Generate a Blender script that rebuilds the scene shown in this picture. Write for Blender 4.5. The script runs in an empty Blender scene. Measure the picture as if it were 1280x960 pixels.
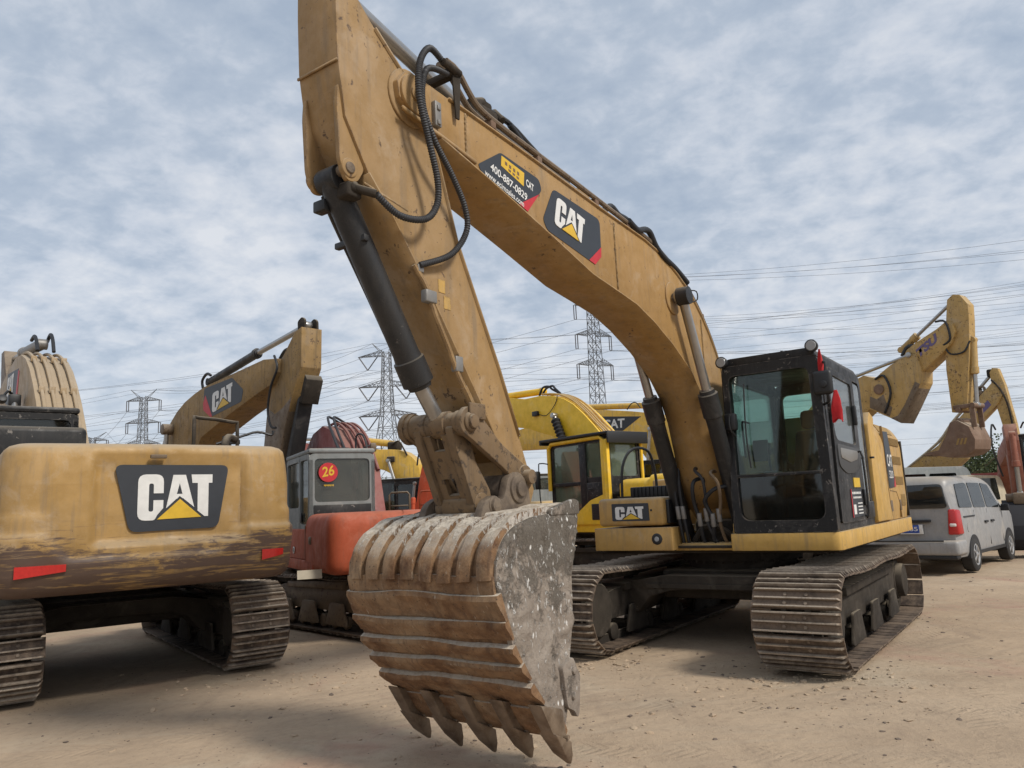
import bpy, bmesh, math, random
from mathutils import Vector, Matrix, noise
random.seed(7)
R = math.radians
S = bpy.context.scene
COL = S.collection

# ------------------------------------------------------------------ camera
cam = bpy.data.cameras.new('camera'); cam_o = bpy.data.objects.new('camera', cam); COL.objects.link(cam_o)
pitch, roll = .162, .044
Fw = Vector((0, math.cos(pitch), math.sin(pitch))); R0 = Vector((1, 0, 0)); U0 = R0.cross(Fw)
Rt = math.cos(roll)*R0 - math.sin(roll)*U0; Up = math.cos(roll)*U0 + math.sin(roll)*R0
mt = Matrix((Rt, Up, -Fw)).transposed().to_4x4(); mt.translation = (0, 0, 1.55)
cam_o.matrix_world = mt
cam.sensor_width = 36; cam.lens = 36*955/1280; cam.clip_start = .1; cam.clip_end = 4000
S.camera = cam_o

# ------------------------------------------------------------------ sky, sun, exposure
SUN_AZ, SUN_EL = R(128), R(44)          # compass direction the light comes from (from +Y, clockwise), height
w = bpy.data.worlds.new('World'); S.world = w; w.use_nodes = True
nt = w.node_tree; nt.nodes.clear(); N = nt.nodes; L = nt.links
out = N.new('ShaderNodeOutputWorld'); mix = N.new('ShaderNodeMixShader')
sky = N.new('ShaderNodeTexSky'); sky.sky_type = 'NISHITA'; sky.sun_disc = False
sky.sun_elevation = SUN_EL; sky.sun_rotation = SUN_AZ; sky.dust_density = 2.5
b1 = N.new('ShaderNodeBackground'); b1.inputs[1].default_value = .085; L.new(sky.outputs[0], b1.inputs[0])
tc = N.new('ShaderNodeTexCoord'); sep = N.new('ShaderNodeSeparateXYZ'); L.new(tc.outputs['Generated'], sep.inputs[0])
def wmath(op, a, b=None):
    m = N.new('ShaderNodeMath'); m.operation = op
    for i, v in enumerate((a, b)):
        if v is None: continue
        if isinstance(v, (int, float)): m.inputs[i].default_value = v
        else: L.new(v, m.inputs[i])
    return m.outputs[0]
den = wmath('ADD', wmath('MAXIMUM', sep.outputs[2], 0.0), .30)
cmb = N.new('ShaderNodeCombineXYZ'); L.new(wmath('DIVIDE', sep.outputs[0], den), cmb.inputs[0]); L.new(wmath('DIVIDE', sep.outputs[1], den), cmb.inputs[1])
mp = N.new('ShaderNodeMapping'); L.new(cmb.outputs[0], mp.inputs[0]); mp.inputs['Rotation'].default_value = (0, 0, .35); mp.inputs['Scale'].default_value = (1.25, 1.35, 1)
def wnoise(scale, det, rough, dist=0, off=0):
    n = N.new('ShaderNodeTexNoise'); n.inputs['Scale'].default_value = scale; n.inputs['Detail'].default_value = det
    n.inputs['Roughness'].default_value = rough; n.inputs['Distortion'].default_value = dist
    a = N.new('ShaderNodeVectorMath'); a.operation = 'ADD'; a.inputs[1].default_value = (off, off*.7, off*.3); L.new(mp.outputs[0], a.inputs[0]); L.new(a.outputs[0], n.inputs[0])
    return n.outputs[0]
n1 = wnoise(.55, 4, .5, .3, 3.7); n2 = wnoise(10.5, 6, .56, .15, 1.2); n3 = wnoise(2.3, 5, .58, .3, 8.1)
dens = wmath('ADD', wmath('ADD', wmath('MULTIPLY', n1, .46), wmath('MULTIPLY', n2, .46)), wmath('MULTIPLY', n3, .36))
cr = N.new('ShaderNodeValToRGB'); L.new(dens, cr.inputs[0])
e = cr.color_ramp.elements; e[0].position = .50; e[0].color = (.345, .41, .505, 1); e[1].position = .78; e[1].color = (.655, .675, .71, 1)
x = e.new(.59); x.color = (.41, .47, .555, 1)
x = e.new(.665); x.color = (.515, .56, .63, 1)
hz = N.new('ShaderNodeMapRange'); L.new(sep.outputs[2], hz.inputs[0]); hz.inputs[1].default_value = -.02; hz.inputs[2].default_value = .17; hz.inputs[3].default_value = .82; hz.inputs[4].default_value = 0; hz.inputs[2].default_value = .22
mc = N.new('ShaderNodeMix'); mc.data_type = 'RGBA'; L.new(hz.outputs[0], mc.inputs[0]); L.new(cr.outputs[0], mc.inputs[6]); mc.inputs[7].default_value = (.60, .645, .71, 1)
b2 = N.new('ShaderNodeBackground'); L.new(mc.outputs[2], b2.inputs[0]); b2.inputs[1].default_value = .92
mix.inputs[0].default_value = .86
L.new(b1.outputs[0], mix.inputs[1]); L.new(b2.outputs[0], mix.inputs[2]); L.new(mix.outputs[0], out.inputs[0])
sl = bpy.data.lights.new('sun', 'SUN'); sl.energy = 2.3; sl.angle = R(11); sl.color = (1, .94, .85)
so = bpy.data.objects.new('sun', sl); COL.objects.link(so)
sd = Vector((math.sin(SUN_AZ)*math.cos(SUN_EL), math.cos(SUN_AZ)*math.cos(SUN_EL), math.sin(SUN_EL)))
so.rotation_euler = (-sd).to_track_quat('-Z', 'Y').to_euler(); so.location = sd*60
S.view_settings.view_transform = 'Standard'; S.view_settings.look = 'None'
S.view_settings.exposure = 0.42; S.view_settings.gamma = 1

# ------------------------------------------------------------------ materials
MATS = {}
class NB:
    def __init__(s, name):
        s.m = bpy.data.materials.new(name); s.m.use_nodes = True; s.t = s.m.node_tree; s.t.nodes.clear()
        s.o = s.n('ShaderNodeOutputMaterial'); s.tc = s.n('ShaderNodeTexCoord'); MATS[name] = s.m
    def n(s, t): return s.t.nodes.new(t)
    def l(s, a, b): s.t.links.new(a, b)
    def set(s, sock, v):
        if isinstance(v, bpy.types.NodeSocket): s.l(v, sock)
        elif isinstance(v, tuple) and len(v) == 3 and sock.type == 'RGBA': sock.default_value = (*v, 1)
        else: sock.default_value = v
    def vec(s, scale=(1, 1, 1), rot=(0, 0, 0), loc=(0, 0, 0)):
        m = s.n('ShaderNodeMapping'); s.l(s.tc.outputs['Object'], m.inputs[0]); m.inputs['Scale'].default_value = scale
        m.inputs['Rotation'].default_value = rot; m.inputs['Location'].default_value = loc; return m.outputs[0]
    def noise(s, scale, det=4, rough=.55, dist=0, v=None):
        n = s.n('ShaderNodeTexNoise'); s.l(v or s.vec(), n.inputs[0]); n.inputs['Scale'].default_value = scale
        n.inputs['Detail'].default_value = det; n.inputs['Roughness'].default_value = rough; n.inputs['Distortion'].default_value = dist
        return n.outputs[0]
    def ramp(s, v, a, b, lo=0., hi=1.):
        m = s.n('ShaderNodeMapRange'); s.l(v, m.inputs[0]); m.inputs[1].default_value = a; m.inputs[2].default_value = b
        m.inputs[3].default_value = lo; m.inputs[4].default_value = hi; m.clamp = True; return m.outputs[0]
    def math(s, op, a, b=0.):
        m = s.n('ShaderNodeMath'); m.operation = op; s.set(m.inputs[0], a); s.set(m.inputs[1], b); return m.outputs[0]
    def mix(s, f, a, b, mode='MIX'):
        m = s.n('ShaderNodeMix'); m.data_type = 'RGBA'; m.blend_type = mode
        s.set(m.inputs[0], f); s.set(m.inputs[6], a); s.set(m.inputs[7], b); return m.outputs[2]
    def bump(s, h, strength=.3, dist=.01):
        b = s.n('ShaderNodeBump'); s.l(h, b.inputs['Height']); b.inputs['Strength'].default_value = strength; b.inputs['Distance'].default_value = dist
        return b.outputs[0]
    def bsdf(s, col, rough=.5, metal=0., normal=None, spec=.5):
        p = s.n('ShaderNodeBsdfPrincipled'); s.set(p.inputs['Base Color'], col); s.set(p.inputs['Roughness'], rough); s.set(p.inputs['Metallic'], metal)
        p.inputs['Specular IOR Level'].default_value = spec
        if normal: s.l(normal, p.inputs['Normal'])
        s.l(p.outputs[0], s.o.inputs[0]); return p
def paint(name, base, dust=(.34, .27, .19), amt=.45, rust=(.055, .028, .018), chips=.68, rough=.45, streak=True, bump=.25, wear=.0, up=.6, spec=.5, edge=0):
    b = NB(name)
    big = b.noise(1.1, 6, .6, .4); mid = b.noise(6, 6, .65)
    col = b.mix(b.ramp(big, .35, .7, amt*.35, amt), base, dust)
    col = b.mix(b.ramp(mid, .38, .72, 0, .5), col, tuple(c*.58 for c in base)); fade = b.noise(2.6, 7, .7, .6, b.vec(loc=(7, 1, 3))); col = b.mix(b.ramp(fade, .54, .66, 0, .35), col, tuple(min(1, c*1.25+.03) for c in dust))
    if streak:
        st = b.noise(7, 5, .6, 0, b.vec((2.2, 2.2, .22))); col = b.mix(b.ramp(st, .52, .74, 0, .55), col, tuple(c*.45+.005 for c in dust))
    ch = b.noise(17, 7, .7, .3); big2 = b.noise(2.1, 3, .5, 0, b.vec(loc=(3, 5, 1)))
    msk = b.ramp(b.math('ADD', ch, b.math('MULTIPLY', big2, .22)), chips+.09, chips+.12)
    col = b.mix(b.math('MULTIPLY', msk, .85), col, rust)
    fine = b.noise(160, 3, .6); col = b.mix(b.ramp(fine, .4, .8, 0, .25), col, dust)
    sct = b.noise(26, 5, .7, .2, b.vec((2.5, .5, .5), (.4, .3, 0))); col = b.mix(b.ramp(sct, .66, .70, 0, .5), col, tuple(c*.45 for c in base))
    if edge:                                                # bare rusty or scuffed steel along worn edges
        bv = b.n('ShaderNodeBevel'); bv.samples = 4; bv.inputs[0].default_value = .016; gg = b.n('ShaderNodeNewGeometry')
        dt = b.n('ShaderNodeVectorMath'); dt.operation = 'DOT_PRODUCT'; b.l(bv.outputs[0], dt.inputs[0]); b.l(gg.outputs['Normal'], dt.inputs[1])
        em = b.math('MULTIPLY', b.ramp(dt.outputs['Value'], .985, .90), b.ramp(b.noise(11, 5, .7), .46, .56)); col = b.mix(b.math('MULTIPLY', em, edge), col, rust)
    geo = b.n('ShaderNodeNewGeometry'); sz = b.n('ShaderNodeSeparateXYZ'); b.l(geo.outputs['Normal'], sz.inputs[0])
    col = b.mix(b.math('MULTIPLY', b.ramp(sz.outputs[2], .3, .9), up), col, (.38, .32, .24))      # dust lies on upward faces
    if wear:                                                                                       # scraped low edge
        zz = b.n('ShaderNodeSeparateXYZ'); b.l(b.tc.outputs['Object'], zz.inputs[0])
        wn = b.noise(3.2, 6, .65, .6, b.vec((.9, .9, 2.6)))
        xz = b.math('MULTIPLY', b.math('ABSOLUTE', zz.outputs[0]), .16)
        wn2 = b.noise(11, 6, .75, .8, b.vec((.5, .5, 3))); hgt = b.math('ADD', b.math('ADD', b.math('SUBTRACT', zz.outputs[2], xz), b.math('MULTIPLY', wn, -.75)), b.math('MULTIPLY', wn2, -.35))
        m2 = b.math('MULTIPLY', b.ramp(hgt, wear-.52, wear-.60), b.ramp(b.noise(6, 6, .7, .5, b.vec((.25, .25, 3.5))), .60, .52, .25, 1)); col = b.mix(b.math('MULTIPLY', m2, .93), col, (.075, .046, .038))
        sc = b.noise(9, 5, .7, .2, b.vec((.35, .35, 7))); m3 = b.math('MULTIPLY', b.ramp(sc, .6, .64), b.ramp(zz.outputs[2], wear+.42, wear+.12))
        col = b.mix(b.math('MULTIPLY', m3, .8), col, (.12, .075, .05))
    h = b.math('ADD', b.math('MULTIPLY', mid, .5), b.math('MULTIPLY', msk, -.6))
    b.bsdf(col, b.ramp(mid, .3, .7, rough, min(1, rough+.3)), 0, b.bump(h, bump, .006), spec); return b.m
paint('cat_yellow', (.50, .285, .055), amt=.28, edge=.8)
paint('cat_skirt', (.58, .34, .055), amt=.22, chips=.70, edge=.8)
paint('cat_boom', (.35, .19, .042), dust=(.33, .245, .155), amt=.38, chips=.655, rough=.55, edge=.85)
paint('grimy_boom', (.36, .22, .07), dust=(.10, .08, .06), amt=.5, chips=.62, rough=.6)
paint('cat_stick', (.335, .19, .052), dust=(.32, .245, .165), amt=.45, chips=.645, rough=.55, edge=.85)
paint('link_paint', (.21, .125, .05), dust=(.13, .10, .072), amt=.75, chips=.60, rough=.7, bump=.8, edge=.7, rust=(.07, .05, .035))
paint('cat_under', (.30, .165, .06), amt=.45, chips=.69)
paint('old_yellow', (.40, .225, .045), amt=.34, edge=.6, wear=1.26, chips=.74)
paint('old_boom', (.36, .245, .12), amt=.6, chips=.66)
paint('worn_brown', (.13, .088, .052), dust=(.21, .16, .11), amt=.45, chips=.60, up=.4)
paint('bright_yellow', (.88, .54, .012), dust=(.6, .42, .12), amt=.06, chips=.82, rough=.35, up=.2, streak=False)
paint('mid_yellow', (.62, .37, .06), amt=.35, chips=.72)
paint('far_yellow', (.70, .42, .03), amt=.2, up=.35, chips=.74)
paint('rusty_yellow', (.50, .31, .075), amt=.35, chips=.61)
paint('weathered_red', (.30, .075, .04), dust=(.3, .18, .13), amt=.45, chips=.68)
paint('faded_orange', (.40, .068, .022), dust=(.34, .12, .07), amt=.25, up=.15, chips=.80, rough=.5, spec=.35)
paint('dull_red', (.22, .035, .032), dust=(.26, .11, .09), amt=.3, up=.3, chips=.75)
paint('orange_red', (.62, .075, .02), dust=(.45, .2, .12), amt=.25, chips=.80)
paint('cab_grey', (.19, .215, .22), dust=(.26, .25, .23), amt=.3, chips=.82)
paint('black_paint', (.007, .008, .010), dust=(.07, .065, .06), amt=.16, edge=.6, rust=(.20, .18, .16), chips=.64, rough=.34, up=.3, spec=.3)
paint('black_cyl', (.009, .011, .014), dust=(.07, .062, .055), amt=.25, rust=(.09, .08, .07), chips=.70, rough=.34, up=.3, spec=.4)
paint('dark_frame', (.016, .014, .013), dust=(.10, .082, .062), amt=.5, rust=(.12, .10, .08), chips=.70, rough=.75, up=.45, spec=.2)
paint('silver_paint', (.27, .28, .295), dust=(.40, .36, .30), amt=.22, rust=(.2, .17, .14), chips=.86, rough=.3)
paint('cream_paint', (.62, .56, .42), amt=.3, chips=.8)
paint('brown_steel', (.15, .085, .055), dust=(.24, .17, .12), amt=.4, chips=.66, rough=.7)

def track_mat():
    b = NB('track_steel'); oi = b.n('ShaderNodeObjectInfo')
    a = b.noise(9, 6, .65, .3, b.vec()); f = b.noise(55, 4, .6)
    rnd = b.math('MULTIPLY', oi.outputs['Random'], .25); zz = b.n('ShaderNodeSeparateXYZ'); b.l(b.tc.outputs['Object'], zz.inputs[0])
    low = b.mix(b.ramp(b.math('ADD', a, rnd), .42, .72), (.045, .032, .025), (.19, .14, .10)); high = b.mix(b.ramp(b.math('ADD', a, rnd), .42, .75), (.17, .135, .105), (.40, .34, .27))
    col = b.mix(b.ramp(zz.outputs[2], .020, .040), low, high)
    col = b.mix(b.ramp(f, .5, .75, 0, .5), col, (.05, .035, .03))
    b.bsdf(col, .72, .25, b.bump(b.math('ADD', a, f), .5, .008))
track_mat()
def mud_mat():                        # rust brown steel caked with dried pale mud
    b = NB('bucket_steel')
    big = b.noise(2.2, 6, .62, .5); mid = b.noise(9, 7, .7, .2); fine = b.noise(60, 4, .7)
    col = b.mix(b.ramp(mid, .35, .7), (.10, .047, .020), (.28, .165, .082))
    col = b.mix(b.ramp(big, .48, .68, 0, .55), col, (.36, .27, .17))
    st = b.noise(5, 5, .65, .2, b.vec((6, 1, .9))); col = b.mix(b.ramp(st, .55, .70, 0, .65), col, (.075, .045, .03)); s3 = b.noise(14, 6, .7, .3, b.vec((3, 1, .5), loc=(5, 1, 2))); col = b.mix(b.ramp(s3, .62, .70, 0, .6), col, (.45, .38, .29))
    pit = b.n('ShaderNodeTexVoronoi'); b.l(b.vec(), pit.inputs[0]); pit.inputs['Scale'].default_value = 26
    col = b.mix(b.ramp(pit.outputs['Distance'], .15, .10, 0, .85), col, (.05, .032, .022)); sk = b.noise(75, 5, .75); col = b.mix(b.ramp(sk, .60, .68, 0, .7), col, (.055, .036, .026)); col = b.mix(b.ramp(sk, .38, .32, 0, .45), col, (.42, .34, .25))
    zz = b.n('ShaderNodeSeparateXYZ'); b.l(b.tc.outputs['Object'], zz.inputs[0])
    sp = b.noise(24, 6, .75, .5, b.vec((1, 1, .6))); top = b.ramp(zz.outputs[2], 1.22, 1.48, -.2, .06)
    m = b.ramp(b.math('ADD', sp, top), .50, .56)
    white = b.mix(b.ramp(fine, .35, .7), (.34, .32, .29), (.62, .58, .52))
    col = b.mix(b.math('MULTIPLY', m, .85), col, white)
    geo = b.n('ShaderNodeNewGeometry'); sz = b.n('ShaderNodeSeparateXYZ'); b.l(geo.outputs['Normal'], sz.inputs[0])
    col = b.mix(b.math('MULTIPLY', b.ramp(sz.outputs[2], .35, .85), b.ramp(sp, .35, .55, .45, .9)), col, (.50, .44, .355))
    h = b.math('ADD', b.math('ADD', mid, b.math('MULTIPLY', fine, .35)), b.math('MULTIPLY', m, .5))
    b.bsdf(col, .85, 0, b.bump(h, .7, .012))
    b = NB('side_mud')
    mid = b.noise(7, 7, .7, .6); fine = b.noise(70, 5, .75); sp = b.noise(34, 5, .7, .8, b.vec((1, 1, .5), (.5, 0, 0)))
    zz = b.n('ShaderNodeSeparateXYZ'); b.l(b.tc.outputs['Object'], zz.inputs[0])
    col = b.mix(b.ramp(mid, .35, .65), (.19, .155, .125), (.31, .265, .22))
    patch = b.ramp(b.math('ADD', b.noise(4.2, 8, .78, .3), b.ramp(zz.outputs[2], .8, 1.45, -.06, .10)), .49, .57)
    dark = b.mix(b.ramp(fine, .3, .7), (.05, .043, .034), (.15, .13, .105))
    col = b.mix(b.math('MULTIPLY', patch, .9), col, dark)
    m = b.math('MULTIPLY', b.ramp(b.math('ADD', sp, b.math('MULTIPLY', b.noise(2.3, 4), .14)), .66, .70), b.ramp(zz.outputs[2], .45, 1.1, .5, 1)); col = b.mix(m, col, (.66, .64, .60))
    vo = b.n('ShaderNodeTexVoronoi'); b.l(b.vec((1, 1, .45), (.4, 0, 0)), vo.inputs[0]); vo.inputs['Scale'].default_value = 22
    m2 = b.math('MULTIPLY', b.ramp(vo.outputs['Distance'], .22, .14), b.ramp(b.noise(5, 3, .6), .5, .6)); col = b.mix(m2, col, (.74, .73, .70))
    h = b.math('ADD', b.math('ADD', mid, b.math('MULTIPLY', fine, .4)), b.math('ADD', m, b.math('MULTIPLY', patch, -.5)))
    b.bsdf(col, .9, 0, b.bump(h, .8, .018))
    b = NB('tooth_steel'); f = b.noise(30, 5, .7); a = b.noise(7, 5, .6)
    col = b.mix(b.ramp(a, .35, .65), (.11, .075, .048), (.24, .18, .125)); col = b.mix(b.ramp(f, .55, .75, 0, .4), col, (.30, .27, .23))
    b.bsdf(col, .6, .3, b.bump(f, .4, .006))
    b = NB('pin_steel'); f = b.noise(25, 5, .7); a = b.noise(6, 5, .6)
    col = b.mix(b.ramp(a, .35, .65), (.09, .066, .048), (.22, .17, .12)); col = b.mix(b.ramp(f, .5, .7, 0, .6), col, (.07, .055, .045))
    b.bsdf(col, .7, .2, b.bump(f, .6, .008))
mud_mat()
def simple(name, col, rough=.5, metal=0., nscale=30, var=.25, bump=.15):
    b = NB(name); f = b.noise(nscale, 4, .6); c = b.mix(b.ramp(f, .35, .7, 0, var), col, tuple(x*.5 for x in col))
    b.bsdf(c, rough, metal, b.bump(f, bump, .004)); return b.m
simple('chrome', (.40, .39, .375), .32, .85, 12, .3, .05)
simple('rubber', (.022, .022, .024), .75)
simple('hose', (.014, .015, .018), .55)
simple('dull_hose', (.028, .029, .033), .6)
simple('steel_grey', (.24, .23, .215), .5, .4)
simple('black_plastic', (.012, .013, .015), .5)
simple('decal_black', (.028, .033, .042), .5, 0, 9, .3, .03)
simple('decal_white', (.70, .70, .68), .5, 0, 14, .25, .03)
simple('decal_yellow', (.66, .42, .03), .5, 0, 14, .3, .03)
simple('decal_red', (.50, .02, .03), .5, 0, 14, .3, .03)
simple('decal_blue', (.02, .07, .33), .5)
simple('text_purple', (.13, .10, .22), .5)
simple('text_navy', (.05, .07, .10), .5)
simple('reflector_red', (.55, .025, .02), .3, 0, 40, .35, .05)
simple('red_cloth', (.50, .015, .02), .85, 0, 18, .5, .5)
simple('seat_cloth', (.022, .022, .026), .9)
simple('interior_grey', (.06, .062, .065), .7)
simple('tan_louver', (.30, .19, .065), .8, 0, 60, .3, .5)
simple('tyre', (.028, .027, .026), .85, 0, 30, .3, .3)
simple('alloy', (.42, .42, .42), .4, .5)
simple('pylon_steel', (.15, .16, .175), .6, .2)
simple('cable', (.07, .075, .085), .7)
simple('insulator', (.09, .09, .10), .6)
simple('lamp_glass', (.30, .31, .32), .2)
simple('lamp_red', (.42, .02, .02), .25)
simple('lamp_clear', (.62, .58, .55), .2)
simple('wood_board', (.45, .40, .31), .8)
simple('concrete_wall', (.38, .37, .34), .85, 0, 3)
simple('roof_grey', (.20, .20, .21), .8, 0, 3)
simple('window_dark', (.04, .05, .06), .2)
simple('stone', (.17, .13, .10), .9, 0, 8, .7)
simple('bark', (.10, .075, .05), .9)
def glass(name, tint, gloss=.10, film=.0, filmcol=(.25, .24, .2)):
    b = NB(name); tr = b.n('ShaderNodeBsdfTransparent'); b.set(tr.inputs[0], tint)
    gl = b.n('ShaderNodeBsdfGlossy'); gl.inputs['Roughness'].default_value = .04
    fr = b.n('ShaderNodeFresnel'); fr.inputs[0].default_value = 1.45
    m = b.n('ShaderNodeMixShader'); b.l(b.math('ADD', b.math('MULTIPLY', fr.outputs[0], .8), gloss*.2), m.inputs[0]); b.l(tr.outputs[0], m.inputs[1]); b.l(gl.outputs[0], m.inputs[2])
    if film:                          # thin uneven film: dust, but on glass_pale a painted sky reflection
        df = b.n('ShaderNodeBsdfDiffuse'); b.set(df.inputs[0], filmcol); m2 = b.n('ShaderNodeMixShader')
        f = b.noise(3, 5, .6, .3); b.l(b.ramp(f, .35, .75, film*.4, film), m2.inputs[0]); b.l(m.outputs[0], m2.inputs[1]); b.l(df.outputs[0], m2.inputs[2]); m = m2
    b.l(m.outputs[0], b.o.inputs[0]); return b.m
glass('glass_green', (.76, .88, .83), .1, .02)
glass('glass_side', (.84, .88, .87), .3, .14, (.4, .42, .42))
glass('glass_dark', (.48, .53, .53), .15, .04)
glass('glass_van', (.28, .30, .31), .2, .015)
glass('glass_pale', (.72, .80, .72), .35, .34, (.30, .36, .27))  # pale greenish film puts the reflected sky into the pane's colour
glass('glass_dusty', (.74, .78, .74), .15, .35, (.20, .20, .17))

def ground_mat():
    b = NB('packed_dirt')
    big = b.noise(.16, 6, .6, .5); mid = b.noise(.9, 7, .65, .4); fine = b.noise(14, 6, .7); gr = b.noise(90, 4, .7)
    col = b.mix(b.ramp(big, .35, .65), (.395, .295, .20), (.48, .37, .26))
    col = b.mix(b.ramp(mid, .42, .68, 0, .6), col, (.29, .22, .155))
    red = b.noise(.45, 6, .65, .8, b.vec(loc=(4, 2, 0))); col = b.mix(b.ramp(red, .55, .68, 0, .55), col, (.38, .22, .165))
    pale = b.noise(.6, 6, .6, .6, b.vec(loc=(9, 4, 0))); col = b.mix(b.ramp(pale, .56, .72, 0, .6), col, (.50, .42, .31))
    col = b.mix(b.ramp(fine, .5, .75, 0, .4), col, (.20, .15, .11))
    # dark oily stains and streaky scrapes
    oil = b.noise(.7, 5, .7, .8, b.vec(loc=(1, 7, 0))); col = b.mix(b.ramp(oil, .66, .74, 0, .5), col, (.13, .10, .085))
    s1 = b.noise(2.4, 6, .7, .3, b.vec((.25, 1.8, 1), (0, 0, R(24)))); s2 = b.noise(2.2, 6, .7, .3, b.vec((1.6, .2, 1), (0, 0, R(8))))
    col = b.mix(b.ramp(s1, .52, .7, 0, .45), col, (.42, .34, .25)); col = b.mix(b.ramp(s2, .56, .74, 0, .4), col, (.22, .165, .125))
    # cleat marks in patches where tracks have turned
    wv = b.n('ShaderNodeTexWave'); wv.wave_type = 'BANDS'; b.l(b.vec((1, 1, 1), (0, 0, R(58))), wv.inputs[0]); wv.inputs['Scale'].default_value = 1.7; wv.inputs['Distortion'].default_value = 2.2; wv.inputs['Detail'].default_value = 4; wv.inputs['Detail Scale'].default_value = 1.6
    pm = b.ramp(b.noise(.5, 4, .5, .3, b.vec(loc=(2, 2, 5))), .5, .6)
    cl = b.math('MULTIPLY', wv.outputs['Fac'], pm)
    col = b.mix(b.math('MULTIPLY', b.ramp(cl, .6, .95), .14), col, (.19, .145, .11))
    tread = None                                            # faint tyre prints in long narrow strips
    for (px, py, ang, hw) in ((2.2, 4.9, R(-14), .17), (2.9, 5.9, R(-14), .17), (-1.6, 6.4, R(21), .15), (6.5, 10.5, R(38), .2), (4.0, 7.0, R(62), .2)):
        m_ = b.n('ShaderNodeMapping'); m_.vector_type = 'TEXTURE'; b.l(b.tc.outputs['Object'], m_.inputs[0]); m_.inputs['Location'].default_value = (px, py, 0); m_.inputs['Rotation'].default_value = (0, 0, ang)
        sv = b.n('ShaderNodeSeparateXYZ'); b.l(m_.outputs[0], sv.inputs[0]); ay = b.math('ABSOLUTE', sv.outputs[1])
        wob = b.math('ADD', ay, b.math('MULTIPLY', b.math('SUBTRACT', b.noise(1.2, 3), .5), .18)); strip = b.math('MULTIPLY', b.ramp(wob, hw, hw-.04), b.ramp(b.math('ABSOLUTE', sv.outputs[0]), 5, 3))
        sw = b.math('SINE', b.math('MULTIPLY', b.math('ADD', sv.outputs[0], b.math('MULTIPLY', ay, .9)), 75)); tt = b.math('MULTIPLY', strip, b.ramp(sw, -.2, .5)); tread = tt if tread is None else b.math('MAXIMUM', tread, tt)
    tread = b.math('MULTIPLY', tread, b.ramp(b.noise(2.2, 6, .75), .47, .60)); col = b.mix(b.math('MULTIPLY', tread, .12), col, (.22, .165, .12))
    sp = b.n('ShaderNodeTexVoronoi'); b.l(b.vec(), sp.inputs[0]); sp.inputs['Scale'].default_value = 17
    m = b.math('MULTIPLY', b.ramp(sp.outputs['Distance'], .16, .10), b.ramp(b.noise(1.3, 4), .5, .62)); col = b.mix(m, col, (.12, .09, .07))
    h = b.math('ADD', b.math('ADD', b.math('MULTIPLY', s1, .28), b.math('MULTIPLY', fine, .42)), b.math('ADD', b.math('MULTIPLY', gr, .22), b.math('MULTIPLY', cl, -.10)))
    h = b.math('ADD', h, b.math('MULTIPLY', b.noise(5, 6, .7, .5), .45))
    h = b.math('ADD', h, b.math('MULTIPLY', tread, -.16))
    b.bsdf(col, .93, 0, b.bump(h, .85, .034), .25)
ground_mat()
def leaf_mat(name, a, c):
    b = NB(name); oi = b.noise(1.3, 4, .6); f = b.noise(14, 3)
    col = b.mix(b.ramp(oi, .35, .65), a, c); col = b.mix(b.ramp(f, .3, .7, 0, .5), col, tuple(x*.45 for x in a)); b.bsdf(col, .7, 0)
leaf_mat('leaves', (.05, .085, .03), (.10, .12, .045)); leaf_mat('dry_leaves', (.10, .11, .045), (.16, .14, .07))

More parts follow.
